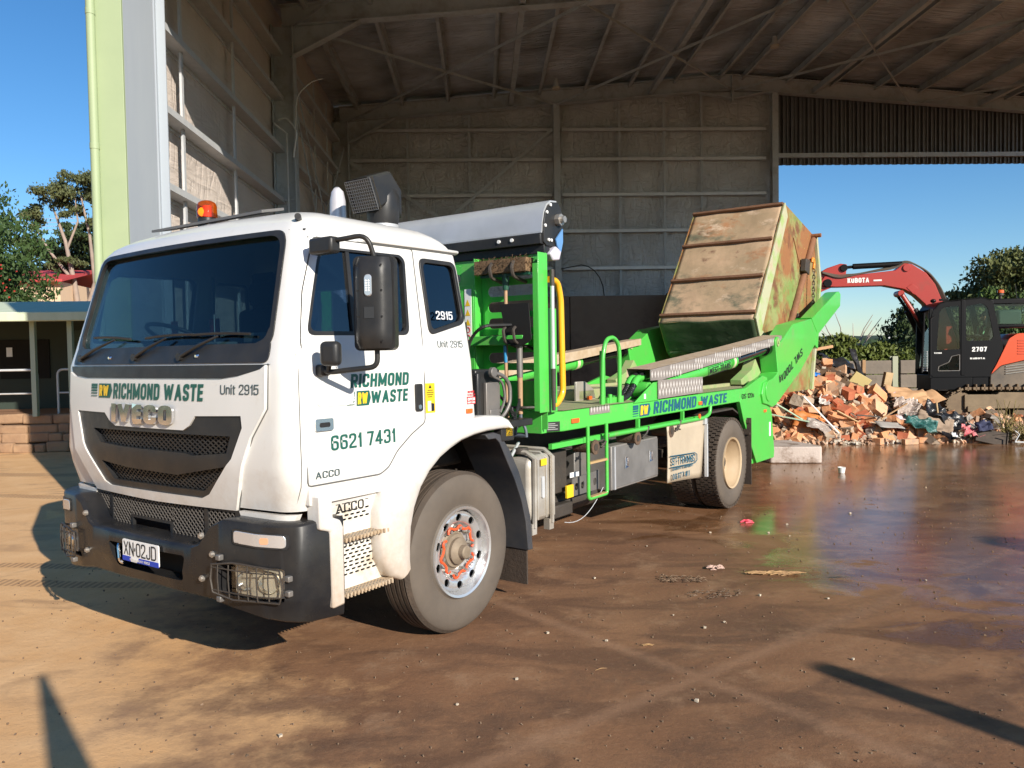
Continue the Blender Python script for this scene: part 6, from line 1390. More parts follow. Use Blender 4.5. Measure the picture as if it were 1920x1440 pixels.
# tracks
for y0 in (-1.08, .63):
    TR_ = [(7.98, .12), (7.90, .30), (7.98, .52), (8.15, .62), (10.05, .62), (10.30, .52), (10.38, .32), (10.30, .12), (10.1, .03), (8.15, .03)]
    path = rpoly(E(TR_), .12, 4); path = path + [path[0]]
    # resample the loop into shoes
    ds = [0]
    for a, c in zip(path, path[1:]): ds.append(ds[-1] + sqrt((c[0] - a[0]) ** 2 + (c[1] - a[1]) ** 2))
    n_ = 42; b = MB()
    for k in range(n_):
        s_ = ds[-1] * k / n_
        for i in range(len(ds) - 1):
            if ds[i] <= s_ <= ds[i + 1]:
                f_ = (s_ - ds[i]) / (ds[i + 1] - ds[i] + 1e-9); a, c = Vector(path[i]), Vector(path[i + 1]); p = a.lerp(c, f_); d = (c - a).normalized(); break
        R_ = Matrix(((d.x, 0, -d.y), (0, 1, 0), (d.y, 0, d.x)))
        b.box((p.x, y0 + .225, p.y), (.10, .45, .028), R_); b.box((p.x, y0 + .225, p.y), (.02, .45, .07), R_); b.box((p.x, y0 + .225, p.y), (.12, .12, .09), R_)
    t_ = obj("track", b, M_trk, exc)
    b = MB()
    obj("track_frame", MB().prism(rpoly(E([(8.20, .20), (8.20, .50), (8.72, .50), (8.76, .55), (9.9, .52), (10.1, .45), (10.1, .22)]), .02), 1, y0 + .03, y0 + .42).bx(lx(8.24), lx(8.68), y0 + .0, y0 + .05, .14, .26), mat("dusty_track_frame", (.27, .20, .125), .85, col2=(.15, .11, .07), scale=4, mixc=.8), t_, bevel=.01)
    b.cyl((lx(8.12), y0 + .08, .32), (lx(8.12), y0 + .37, .32), .24, n=24); b.cyl((lx(10.18), y0 + .08, .33), (lx(10.18), y0 + .37, .33), .23, n=24)
    for x in (8.5, 8.8, 9.1, 9.4, 9.7, 9.95): b.cyl((lx(x), y0 + .1, .12), (lx(x), y0 + .35, .12), .085, n=14)
    objs("track_roller", b, M_trk, t_)
obj("undercarriage", MB().bx(lx(8.5), lx(9.8), -.65, .65, .25, .45), M_trk, exc)
# boom, dipper end, rams and hoses
BM = E([(5.92, 3.12), (6.0, 3.22), (6.5, 3.22), (7.30, 3.29), (7.46, 3.42), (7.60, 3.40), (7.86, 3.22), (8.02, 3.00), (8.20, 2.55), (8.40, 1.95), (8.45, 1.20), (8.15, 1.05), (8.04, 1.5), (8.05, 1.95), (7.98, 2.30), (7.84, 2.62), (7.66, 2.80), (7.46, 2.92), (7.10, 3.0), (6.5, 3.0), (6.2, 3.0), (5.95, 3.02)])
boom = obj("boom", MB().prism(BM, 1, -.12, .14), M_exred, exc, bevel=.012)
letters("maker_name", "KUBOTA", .40, .095, lambda u, v: (lx(6.42) + u, -.124, 3.07 + v), M_wht, boom, .22, 0)
obj("boom_cable_strip", MB().bx(lx(6.9), lx(7.05), -.126, -.122, 3.09, 3.12), M_wht, boom)
obj("boom_label", MB().prism(E([(7.93, 2.55), (7.98, 2.66), (8.12, 2.48), (8.06, 2.38)]), 1, -.125, -.122), M_blk, boom)
objs("boom_boss", MB().cyl((lx(7.50), -.15, 3.33), (lx(7.50), .17, 3.33), .07, n=20).cyl((lx(7.40), -.15, 2.84), (lx(7.40), .17, 2.84), .06, n=20).prism(E([(7.50, 2.95), (7.60, 3.02), (7.72, 2.92), (7.62, 2.82)]), 1, -.13, -.12), M_exred, boom, bevel=.006)
obj("arm_ram", MB().cyl((lx(6.55), 0.01, 3.40), (lx(7.45), .01, 3.42), .055, n=16).cyl((lx(6.2), .01, 3.37), (lx(6.6), .01, 3.40), .03, n=12), M_exb, exc, smooth=40)
dp = obj("dipper", MB().prism(E([(6.42, 3.44), (6.30, 3.46), (6.05, 3.38), (5.6, 3.10), (5.2, 2.7), (4.6, 1.5), (4.75, 1.4), (5.5, 2.5), (5.95, 2.92), (6.15, 3.0), (6.4, 3.2)]), 1, -.08, .10), M_exred, exc, bevel=.012)
objs("dipper_pin", MB().cyl((lx(6.36), -.12, 3.37), (lx(6.36), .14, 3.37), .07, n=18).cyl((lx(6.05), -.15, 3.08), (lx(6.05), .17, 3.08), .08, n=18), M_exb, dp, bevel=.006)
bk_ = MB(); bk_.prism(E([(4.5, 1.6), (4.2, 1.3), (4.1, .95), (4.35, .6), (4.75, .5), (4.85, .6), (4.6, .8), (4.6, 1.2), (4.85, 1.45)]), 1, -.35, .35)
obj("bucket", bk_, M_trk, exc, bevel=.01)
for y in (-.17, .19):
    obj("lift_ram", MB().cyl((lx(7.42), y, 2.82), (lx(7.78), y, 2.25), .030, n=12).cyl((lx(7.62), y, 2.52), (lx(8.18), y, 1.35), .075, n=16), M_exb, exc, smooth=40)
obj("ram_shroud", MB().cyl((lx(7.40), -.20, 2.80), (lx(7.98), -.20, 1.85), .04, n=8), M_exred, exc)
b = MB()
for k in range(5):
    b.tube(bend([(lx(5.95), -.13 + .02 * k, 3.28 + .01 * k), (lx(6.25), -.14 + .02 * k, 3.16 + .02 * k), (lx(6.6), -.13 + .02 * k, 3.24), (lx(7.3), -.1 + .04 * k, 3.33 + .012 * k), (lx(7.55), -.1 + .05 * k, 3.46 + .012 * k), (lx(7.9), -.1 + .05 * k, 3.25 + .014 * k), (lx(8.12), -.1 + .05 * k, 2.95), (lx(8.33), -.1 + .05 * k, 2.4), (lx(8.5), -.1 + .05 * k, 1.7)], .15), .016, 6)
objs("boom_hose", b, mat("dusty_hose", (.10, .085, .07), .6), boom, smooth=60)
obj("boom_swing_post", MB().bx(lx(8.1), lx(8.5), -.2, .2, .6, 1.4), M_exred, exc, bevel=.02)
# fit every part to its measured size: the body is wider and the undercarriage lower than the first layout
def fit(o_, boomy):
    for v in o_.data.vertices if o_.type == 'MESH' else ():
        x, z = v.co.x + 9.0, v.co.z
        if boomy: v.co.x = x * 1.145 - 10.3; v.co.z = 1.75 + (z - 1.75) * 1.145 - .28; v.co.y *= 1.1
        else: v.co.x = (x - 7.66) * 1.2 - 1.49; v.co.z = lerp([(-1, -1), (0, 0), (.62, .62), (.72, .905), (2.66, 2.54), (4, 3.66)], z)
    for c in o_.children: fit(c, boomy)
for c in list(exc.children): fit(c, c.name.split(".")[0] in ("boom", "arm_ram", "dipper", "lift_ram", "ram_shroud", "bucket"))
exc.location = (10.50, 17.42, .28); exc.rotation_euler = (0, 0, radians(-10))
# the operator
per = empty("person", Vector((10.16, 16.9, 1.74)), 0, "excavator operator in dark clothes and a hi vis vest seated in the cab", "person")
def body(name, pts, edges, rad, M, parent, sub=1):
    me = bpy.data.meshes.new(name); me.from_pydata(pts, edges, []); o_ = bpy.data.objects.new(name, me); COL.objects.link(o_); o_.parent = parent
    sk_ = o_.modifiers.new("skin", 'SKIN'); o_.modifiers.new("sub", 'SUBSURF').levels = sub; o_.modifiers["sub"].render_levels = sub
    for v, r in zip(me.skin_vertices[0].data, rad): v.radius = r if isinstance(r, tuple) else (r, r)
    me.skin_vertices[0].data[0].use_root = True; me.materials.append(M); return o_
P_ = [(0, 0, .05), (.02, 0, .25), (.03, 0, .42), (.01, 0, .54), (-.02, 0, .62), (-.03, 0, .72), (.03, -.17, .44), (-.08, -.22, .24), (-.30, -.18, .28), (-.37, -.17, .29), (.03, .17, .44), (-.08, .22, .24), (-.30, .18, .28), (-.37, .17, .29),
      (-.05, -.10, .03), (-.42, -.13, .08), (-.48, -.13, -.32), (-.58, -.13, -.36), (-.05, .10, .03), (-.42, .13, .08), (-.48, .13, -.32), (-.58, .13, -.36)]
body("body", P_, [(0, 1), (1, 2), (2, 3), (3, 4), (4, 5), (2, 6), (6, 7), (7, 8), (8, 9), (2, 10), (10, 11), (11, 12), (12, 13), (0, 14), (14, 15), (15, 16), (16, 17), (0, 18), (18, 19), (19, 20), (20, 21)],
     [(.15, .11), (.15, .10), (.16, .09), .055, (.08, .075), (.09, .08), .065, .05, .04, .03, .065, .05, .04, .03, .09, .075, .055, .04, .09, .075, .055, .04], M_cloth, per)
obj("hair", MB().ball((.0, 0, .70), .105, 12, 8, (1.05, .9, 1.0)), mat("dark_hair", (.01, .008, .007), .8), per, smooth=60)
obj("face", MB().ball((-.055, 0, .665), .072, 12, 8, (.9, .85, 1.2)).ball((-.125, 0, .66), .015, 6, 4).ball((-.07, -.07, .67), .018, 6, 4, (1, .5, 1.3)), mat("tanned_skin", (.35, .18, .12), .6), per, smooth=60)
objs("vest_strip", MB().tube([(-.10, -.12, .48), (-.135, -.10, .30), (-.16, -.06, .10)], .018, 6).tube([(-.10, .12, .48), (-.135, .10, .30), (-.16, .06, .10)], .018, 6), mat("hi_vis_green", (.25, .60, .35), .6), per)

# ------------------------------------------------------------------ rubble
def mound(x, y):
    h = 0
    for (cx_, cy_, sx, sy, hh) in ((6.3, 17.4, 1.1, 1.5, 1.30), (7.6, 17.6, 1.1, 1.3, .60), (4.8, 17.4, 1.2, 1.5, .9), (8.9, 17.6, 1.2, 1.2, .25), (5.9, 16.0, 1.2, .9, .55), (7.5, 15.9, 1.3, .8, .36), (9.4, 15.4, 1.8, .7, .24), (9.6, 17.4, 1.6, 1.2, .30), (11.2, 17.4, 1.4, 1.2, .30)):
        h = h + hh * math.exp(-((x - cx_) / sx) ** 2 - ((y - cy_) / sy) ** 2)
    e = min(1, max(0, (y - 14.75 + .12 * sin(x * 3.1)) / .8))
    return h * e + .10 * e * (noise.noise(Vector((x * 2.2, y * 2.2, 0))) + .3 * noise.noise(Vector((x * 8, y * 8, 0))))
M_soil = mat("dark_soil", (.045, .026, .014), .95, col2=(.11, .065, .035), scale=5, mixc=.9, bump=.9, bscale=18)
b = MB(); b.sheet(lambda u, v: (u, v, mound(u, v) - .02 + .05 * max(0, noise.noise(Vector((u * 13, v * 13, 3))))), 2.8, 12.6, 14.3, 19.6, 190, 110)
tag(obj("soil_heap", b, M_soil, smooth=60), "dark soil and fines heaped under the bricks", "soil heap", kind="stuff")
def chunk(sx, sy, sz, seed, jag=.18):
    rnd = random.Random(seed); b = MB(); b.box((0, 0, 0), (sx, sy, sz)); b.v = [tuple(c * (1 + rnd.uniform(-jag, jag)) for c in v) for v in b.v]
    me = b.mesh("brick"); bm = bmesh.new(); bm.from_mesh(me)
    bmesh.ops.subdivide_edges(bm, edges=bm.edges, cuts=1, use_grid_fill=True)
    for v in bm.verts: v.co += Vector((rnd.uniform(-1, 1), rnd.uniform(-1, 1), rnd.uniform(-1, 1))) * min(sx, sy, sz) * jag * .28
    bmesh.ops.recalc_face_normals(bm, faces=bm.faces); bm.to_mesh(me); bm.free(); return me
M_br = [mat("orange_brick", (.60, .24, .10), .85, col2=(.66, .36, .19), scale=7, mixc=.8, bump=.4, bscale=25, dirt=(.36, .27, .20), dscale=5, dlo=.50, dhi=.68),
        mat("pale_brick", (.66, .42, .27), .85, col2=(.55, .30, .16), scale=6, mixc=.8, bump=.4, bscale=25, dirt=(.34, .27, .21), dscale=5, dlo=.50, dhi=.68),
        mat("red_brick", (.40, .10, .05), .85, col2=(.50, .17, .08), scale=7, mixc=.8, bump=.4, bscale=25),
        mat("mortar_brick", (.42, .36, .29), .9, col2=(.34, .24, .16), scale=6, mixc=.8, bump=.5, bscale=20)]
protos = []
for i in range(14):
    M = M_br[[0, 0, 1, 0, 2, 1, 0, 3, 0, 1, 2, 0, 3, 0][i]]
    rnd = random.Random(i); me = chunk(rnd.uniform(.15, .25), rnd.uniform(.11, .16), rnd.uniform(.08, .12), i, .06 if i % 3 == 0 else .2); me.materials.append(M); protos.append((me, i))
big = []
for i in range(4):
    me = chunk(.38 + .06 * i, .26, .24, 50 + i, .10); me.materials.append(M_br[[0, 1, 0, 3][i]]); big.append(me)
rnd = random.Random(77)
BL = {0: "orange brick bits in the rubble heap", 1: "pale salmon brick bits in the rubble heap", 2: "dark red brick bits in the rubble heap", 3: "mortar covered brick bits in the rubble heap"}
LB = {0: "broken orange brick lying in the rubble heap", 1: "broken pale salmon brick lying in the rubble heap", 2: "broken dark red brick lying in the rubble heap", 3: "broken brick caked in grey mortar in the rubble heap"}
BRK = []
cnt = 0
while cnt < 292:
    x = rnd.uniform(4.9, 8.3) if cnt % 3 else rnd.uniform(5.2, 7.0); y = 14.85 + abs(rnd.gauss(0, .95))
    if y > 18.2 or x > 7.7 and y > 15.2 and rnd.random() < .8: continue
    if cnt % 5 == 0: x = rnd.uniform(7.8, 10.6); y = rnd.uniform(14.6, 16.2)
    h = mound(x, y)
    if cnt % 5 and x > 6.2 and y > 15.9 and rnd.random() < .85: continue
    me, i = protos[rnd.randrange(14)]
    o_ = bpy.data.objects.new("brick", me); COL.objects.link(o_); o_.location = (x, y, h + rnd.uniform(.01, .10))
    o_.rotation_euler = (rnd.gauss(0, .6), rnd.gauss(0, .6), rnd.uniform(0, 6.28)); s_ = rnd.choice((.55, .8, .95, 1.1, 1.25, 1.5)) * rnd.uniform(.9, 1.1); o_.scale = (s_, s_, s_)
    k = [0, 0, 1, 0, 2, 1, 0, 3, 0, 1, 2, 0, 3, 0][i]; tag(o_, LB[k], "brick", BL[k]); BRK.append((o_, k)); cnt += 1
for i, (x, y, z, rx, ry, rz, s_, lb) in enumerate(((5.92, 16.0, 1.03, 1.4, .1, .2, 1.15, "largest upright block of bonded orange brickwork at the left top of the rubble heap"), (6.42, 15.9, 1.0, .5, .25, .1, 1.1, "tilted slab of bonded brickwork below the soil at the heap's middle"), (6.96, 15.2, .34, .7, .8, .5, .75, "pointed orange brickwork lump low in the heap's middle"), (5.68, 15.6, .75, .3, .2, 1.0, .85, "mortar caked brickwork lump at the left foot of the heap"))):
    o_ = bpy.data.objects.new("brickwork_block", big[i]); COL.objects.link(o_); o_.location = (x, y, z); o_.rotation_euler = (rx, ry, rz); o_.scale = (s_, s_, s_); tag(o_, lb, "brickwork")
def wbrick(x, y, rz, lb, M, d=(.27, .12, .10)):
    o_ = obj("brick", MB().box((0, 0, 0), d), M, bevel=.006); o_.location = (x, y, d[2] / 2); o_.rotation_euler = (0, 0, rz); tag(o_, lb, "brick")
wbrick(7.32, 14.5, .12, "whole salmon brick lying flat nearest the camera in front of the rubble", M_br[1]); wbrick(7.72, 14.72, -.1, "whole orange brick just behind the foremost salmon brick", M_br[0]); wbrick(6.76, 14.55, .7, "square ended orange brick standing alone left of the foremost brick", M_br[0], (.15, .14, .12))
# other rubbish
def sheetthing(name, label, cat, c, sz, rot, M, amp=.06, fr_=3.0, seed=0, n=16, th=.004, drape=False):
    b = MB(); b.sheet(lambda u, v: (u * sz[0], v * sz[1], amp * (noise.noise(Vector((u * fr_ + seed, v * fr_, seed))) + .4 * noise.noise(Vector((u * fr_ * 3, v * fr_ * 3, seed + 2))))), -.5, .5, -.5, .5, n, n)
    o_ = obj(name, b, M, smooth=50 if fr_ < 4 else 30); o_.location = c; o_.rotation_euler = rot; q = o_.modifiers.new("s", 'SOLIDIFY'); q.thickness = th; return tag(o_, label, cat)
def plankthing(label, c, sz, rot, M, name="timber_offcut", cat="timber"):
    o_ = obj(name, MB().box((0, 0, 0), sz), M, bevel=.003); o_.location = c; o_.rotation_euler = rot; return tag(o_, label, cat)
M_pale = mat("pale_timber", (.50, .36, .20), .7, col2=(.42, .28, .14), scale=6, bump=.2); M_card = mat("cardboard", (.42, .24, .12), .85, col2=(.50, .30, .16), scale=3)
M_bag = mat("black_plastic_sheet", (.02, .02, .022), .28, bump=.5, bscale=14); M_clear = mat("crumpled_clear_plastic", (.55, .47, .42), .2, bump=.8, bscale=12); M_whitebag = mat("white_plastic", (.65, .60, .56), .4, bump=.6, bscale=14)
sheetthing("plastic_sheet", "torn black plastic sheet peaked over the back of the heap", "plastic sheet", (7.22, 16.3, 1.25), (.26, 1.25), (1.05, .30, .60), M_bag, .10, 2.5, 1)
sheetthing("plastic_sheet", "dark grey sheet lying behind the black plastic peak", "plastic sheet", (7.2, 17.3, 1.46), (.9, .5), (.5, .3, .2), M_bag, .14, 2.5, 4)
sheetthing("rubbish_bag", "slumped black rubbish bag beside the excavator track", "bag", (8.35, 15.2, .46), (.75, .5), (.5, .35, -.3), M_bag, .22, 2.6, 9)
sheetthing("cardboard_sheet", "bent brown cardboard sheet on top of the heap's right end", "cardboard", (7.91, 15.8, .88), (.85, .40), (.6, .1, .1), M_card, .12, 1.6, 3)
sheetthing("cardboard_sheet", "flat dusty brown board leaning towards the excavator", "cardboard", (8.45, 16.0, .76), (.55, .4), (.5, -.25, .3), M_card, .03, 1.6, 6)
sheetthing("cloth_sheet", "dusty brown cloth draped below the black rubbish bag", "cloth", (8.05, 15.0, .34), (.65, .45), (.7, .35, -.3), mat("dusty_cloth", (.30, .22, .16), .9, bump=.4), .10, 2.6, 8)
sheetthing("plastic_wrap", "crumpled clear plastic wrap shining under the cardboard", "plastic wrap", (7.73, 15.4, .60), (.50, .45), (.9, .1, .1), M_clear, .20, 4.5, 2, 22)
sheetthing("plastic_bag", "pinkish white plastic bag half way up the heap", "bag", (7.05, 15.6, .74), (.42, .30), (.7, .15, .1), M_whitebag, .15, 3, 5)
sheetthing("plastic_bag", "small white plastic bag left of the pinkish one", "bag", (6.11, 15.4, .78), (.24, .22), (1.0, .3, .2), M_whitebag, .12, 3, 7)
sheetthing("garden_hose_bundle", "teal green crushed plastic bundle at the right foot of the heap", "plastic", (7.70, 14.85, .36), (.60, .30), (.7, .3, -.25), mat("teal_plastic", (.03, .12, .11), .4, bump=.4), .14, 3.5, 11)
sheetthing("plastic_film", "grey translucent film folded at the heap's left foot", "plastic film", (5.86, 14.85, .30), (.65, .28), (.8, .35, .1), mat("grey_film", (.33, .28, .25), .3, bump=.4), .12, 2.4, 12)
sheetthing("metal_sheet", "curled rusty orange sheet behind the grey film", "metal sheet", (5.72, 15.1, .38), (.7, .4), (.9, .25, .0), mat("rust_orange_sheet", (.50, .17, .04), .6, bump=.2), .16, 1.8, 13)
sheetthing("blue_scrap", "small bright blue scrap on the soil beside the large brick block", "scrap", (6.15, 15.9, 1.27), (.14, .09), (1.2, .2, .3), mat("bright_blue", (.02, .18, .55), .5), .05, 4, 1, 6)
sheetthing("red_scrap", "crumpled red and pink packaging in front of the tracks", "scrap", (8.45, 14.5, .22), (.38, .22), (.7, .2, .1), mat("red_packaging", (.55, .05, .08), .5, col2=(.60, .30, .30), scale=12), .12, 5, 3, 10)
sheetthing("white_scrap", "white paper scrap left of the red packaging", "scrap", (8.15, 14.5, .16), (.18, .12), (.6, .2, .4), M_wht, .06, 4, 5, 6)
sheetthing("white_scrap", "flat pinkish white card beside the teal bundle", "scrap", (7.43, 14.95, .46), (.30, .16), (.5, .1, .2), mat("pink_card", (.70, .55, .55), .6), .02, 4, 15, 6)
sheetthing("striped_fabric", "mauve and white striped fabric near the top of the heap", "fabric", (7.45, 15.8, .88), (.42, .25), (.8, -.4, .5), mat("striped_mauve", (.60, .55, .58), .8, col2=(.22, .15, .25), scale=9, mixc=.3, stretch=(1, 6, 1)), .08, 3, 16)
sheetthing("green_flap", "grey board lying flat over bricks at the heap's lower right", "board", (7.10, 14.85, .34), (.50, .28), (.35, .1, .1), mat("grey_board", (.33, .31, .29), .8), .02, 2, 17, 6)
plankthing("pale timber block standing upright at the back right of the heap", (7.69, 16.2, 1.05), (.16, .10, .48), (.1, .15, .1), M_pale)
plankthing("pale yellow timber panel wedged under the black plastic peak", (7.05, 16.0, 1.12), (.40, .04, .28), (.4, .5, .2), mat("yellow_ply", (.55, .45, .20), .7))
plankthing("rusty brown post sticking up at the top left of the heap", (6.40, 16.9, 1.66), (.20, .10, .50), (.1, .1, .3), M_card)
plankthing("rusty plank lying level across the top left post", (6.60, 16.85, 1.80), (.55, .06, .06), (.0, -.15, .2), M_card)
for i, (x, y, z, L_, rx, ry, rz, lb) in enumerate(((5.80, 14.80, .55, 1.0, 0, .80, .1, "long thin white stick sloping across the orange bricks"), (5.25, 14.9, .60, .9, 0, .5, .3, "thin pale green stick at the heap's left edge, steeper one"), (5.20, 14.9, .50, .8, 0, .2, -.2, "thin pale green stick lying nearly level at the heap's left edge"), (7.27, 15.0, .58, .6, 0, -.5, .1, "brown timber lath leaning right of the white stick"), (8.15, 15.1, .55, .35, 0, 1.45, .0, "short lath standing up beside the black rubbish bag"), (6.75, 14.95, .5, .5, 0, .1, .2, "short dark lath lying level in the middle bricks"), (6.34, 14.95, .50, .55, 0, .45, .3, "wide ochre timber lath left of the pointed brickwork lump"))):
    plankthing(lb, (x, y, z), (L_, .03 if i not in (6,) else .09, .025), (rx, ry, rz), [M_wht, mat("pale_green_stick", (.35, .48, .35), .6), mat("pale_green_stick", (.35, .48, .35), .6), M_wood, M_pale, M_darksteel, M_pale][i], "stick", "stick")
o_ = obj("crate", MB().bx(-.26, .26, -.02, .0, 0, .28).bx(-.26, -.24, 0, .3, 0, .28).bx(.24, .26, -.04, .3, 0, .30), mat("dirty_dark_panel", (.022, .018, .015), .75, col2=(.10, .07, .05), scale=6, mixc=.8), bevel=.006); o_.location = (8.72, 14.35, .0); o_.rotation_euler = (-.55, .22, -.35); tag(o_, "dark dirty open box lying in front of the excavator track", "box")
obj_w = obj("bent_frame", MB().tube([(0, 0, 0), (.08, 0, .14), (.0, 0, .2)], .012, 6).tube([(0, 0, 0), (.55, 0, -.02)], .014, 6), M_steel); obj_w.location = (9.0, 14.1, .06); tag(obj_w, "bent white metal frame piece right of the dark box", "metal frame")
sheetthing("blue_bundle", "dark blue bundle tucked against the excavator track", "bundle", (8.67, 14.45, .32), (.3, .2), (.9, 0, .1), mat("navy_cloth", (.03, .035, .08), .8), .1, 3, 20, 8)
# tangle of dry weeds by the track
rnd = random.Random(9)
for i, (x, y) in enumerate(((9.12, 14.55), (9.42, 14.5), (9.38, 14.2))):
    b = MB()
    for k in range(26):
        a = rnd.uniform(-1, 1); hgt = rnd.uniform(.2, .62) * (1.25 if i == 0 else .8); b.tube([(rnd.uniform(-.1, .1), rnd.uniform(-.1, .1), 0), (a * .15, rnd.uniform(-.1, .1), hgt * .6), (a * .38, rnd.uniform(-.15, .15), hgt)], [.012, .009, .004], 5)
    o_ = obj("dry_weed_clump", b, mat("dry_weed", (.30, .25, .08), .8, col2=(.12, .08, .04), scale=6, mixc=.9)); o_.location = (x, y, .05)
    tag(o_, ["tallest tangle of dry yellow weeds in front of the track", "dry weed tangle behind the tallest one", "low weed tangle nearest the right edge of the picture"][i], "weeds")
# little fines along the foot of the heap
rnd = random.Random(4); b = MB()
for k in range(2600):
    x = rnd.uniform(3.4, 11.0); y = 14.72 - .12 * sin(x * 3.1) + abs(rnd.gauss(0, .75)) - .1; s_ = rnd.uniform(.012, .06) * (1 if k % 5 else 1.5)
    R_ = Euler((rnd.uniform(0, 3), rnd.uniform(0, 3), rnd.uniform(0, 3))).to_matrix(); b.box((x, y, mound(x, y) + s_ * .3), (s_ * 1.5, s_, s_ * .7), R_)
tag(obj("rubble_fines", b, mat("mixed_fines", (.50, .27, .16), .9, col2=(.30, .24, .18), scale=1.7, mixc=.25, dirt=(.55, .50, .42), dscale=3.1, dlo=.50, dhi=.54)), "scatter of small brick crumbs along the foot of the rubble heap", "brick crumbs", kind="stuff")
# grit on the yard
b = MB(); rnd = random.Random(14)
for k in range(2600):
    r_ = rnd.random(); x = rnd.uniform(-4, 7); y = 3.2 + 11 * rnd.random() ** 1.5; s_ = rnd.uniform(.0025, .008) * (1 + .05 * y)
    R_ = Euler((rnd.uniform(0, 3), rnd.uniform(0, 3), rnd.uniform(0, 3))).to_matrix(); b.box((x, y, s_ * .25), (s_ * 1.5, s_, s_ * .6), R_)
tag(obj("yard_grit", b, mat("grit", (.24, .16, .10), .9, col2=(.08, .05, .03), scale=30, mixc=.9)), "fine grit and mud crumbs scattered over the wet yard", "grit", kind="stuff")
# scattered countable litter
M_stone = mat("pale_stone", (.5, .42, .32), .9)
sp_ = [(1.05, 5.2), (1.2, 4.95), (.55, 4.75), (1.35, 5.05), (1.75, 5.6), (2.2, 5.5), (2.6, 7.4), (2.75, 7.9), (1.9, 7.6), (3.4, 10.4), (4.4, 11.4), (.2, 4.9), (.0, 4.2), (-.3, 3.9), (.9, 3.9), (1.9, 4.4), (3.1, 5.9), (3.6, 8.4), (5.2, 9.9), (6.1, 11.9), (7.1, 13.2), (-1.1, 3.6), (.62, 6.1), (1.2, 7.1), (2.45, 7.55)]
STN = []
for i, (x, y) in enumerate(sp_):
    me = chunk(.022, .018, .013, 200 + i % 5, .25); me.materials.append(M_stone); o_ = bpy.data.objects.new("stone", me); COL.objects.link(o_); o_.location = (x, y, .008); o_.rotation_euler = (0, 0, i * 1.3); s_ = .5 + .5 * ((i * 37) % 10) / 10; o_.scale = (s_, s_, s_); STN.append(o_); tag(o_, "small pale stone lying on the wet brown yard", "stone", "pale stones scattered on the yard")
def strips(name, label, cat, c, n_, spread, L_, M, th=.004, seed=0, rz=0):
    rnd = random.Random(seed); b = MB()
    for k in range(n_):
        p = Vector((rnd.uniform(-1, 1) * spread[0], rnd.uniform(-1, 1) * spread[1], rnd.uniform(.002, .02))); a = rnd.gauss(0, .25); l_ = L_ * rnd.uniform(.4, 1)
        d = Vector((cos(a), sin(a), rnd.uniform(-.02, .08))) * l_ * .5; b.tube([p - d, p + Vector((0, 0, .006)), p + d], [th * .6, th * 1.2, th * .4], 5)
    o_ = obj(name, b, M); o_.location = (c[0], c[1], 0); o_.rotation_euler = (0, 0, rz); return tag(o_, label, cat)
M_straw = mat("straw", (.45, .28, .12), .85, col2=(.25, .14, .07), scale=20, mixc=.9)
strips("palm_frond", "dry brown palm frond lying on the wet yard behind the middle", "palm frond", (2.05, 6.14), 34, (.17, .02), .16, M_straw, .006, 1, -.05)
strips("bark_scrap", "pale crumpled bark scrap left of the palm frond", "bark", (1.62, 6.33), 20, (.05, .04), .07, mat("pale_bark", (.45, .30, .24), .8), .009, 2)
strips("leaf_litter", "pale leaf litter patch left of the bark scrap", "leaf litter", (1.28, 6.02), 44, (.17, .08), .05, mat("leaf_litter", (.24, .16, .10), .9, col2=(.10, .06, .035), scale=25), .004, 3)
strips("leaf_litter", "dark leaf litter smear in front of the bark scrap", "leaf litter", (1.45, 5.62), 44, (.2, .09), .035, mat("dark_litter", (.07, .045, .028), .9, col2=(.24, .17, .12), scale=30), .003, 5)
strips("straw_bundle", "two straws lying flat in the middle foreground", "straw", (.80, 4.66), 3, (.02, .006), .11, M_straw, .003, 8)
strips("twig", "thin pale twig lying in the foreground left of the straws", "twig", (.47, 4.32), 1, (.01, .003), .10, M_straw, .002, 9, .2)
strips("twig", "small dark twig on the yard right of the palm frond", "twig", (2.5, 6.0), 1, (.01, .01), .20, M_darksteel, .004, 10, -.3)
strips("pink_strap", "scrap of bright pink strap on the yard behind the bin truck's rear wheel", "strap", (2.40, 8.04), 4, (.05, .02), .13, mat("pink_strap", (.70, .06, .10), .5), .012, 11)
cp = obj("foam_cup", MB().lathe([(.001, 0), (.04, 0), (.055, .08), (.050, .08), (.036, .008), (.001, .008)], (0, 0, 0), (0, 0, 1), 20), M_wht, smooth=50); cp.location = (4.70, 11.25, 0); tag(cp, "white foam cup standing on the wet yard in front of the concrete block", "cup")
# concrete block
b = MB(); b.prism(rpoly([(4.02, 12.30), (4.80, 12.22), (4.86, 12.4), (4.62, 13.25), (4.0, 13.3)], .04, 3), 2, 0, .26)
cbk = obj("concrete_block", b, mat("whitish_block", (.50, .42, .37), .8, dirt=(.20, .13, .09), dscale=3, dlo=.5, dhi=.65, bump=.3), bevel=.02); tag(cbk, "low white topped concrete block on the ground behind the truck's leg", "concrete block")

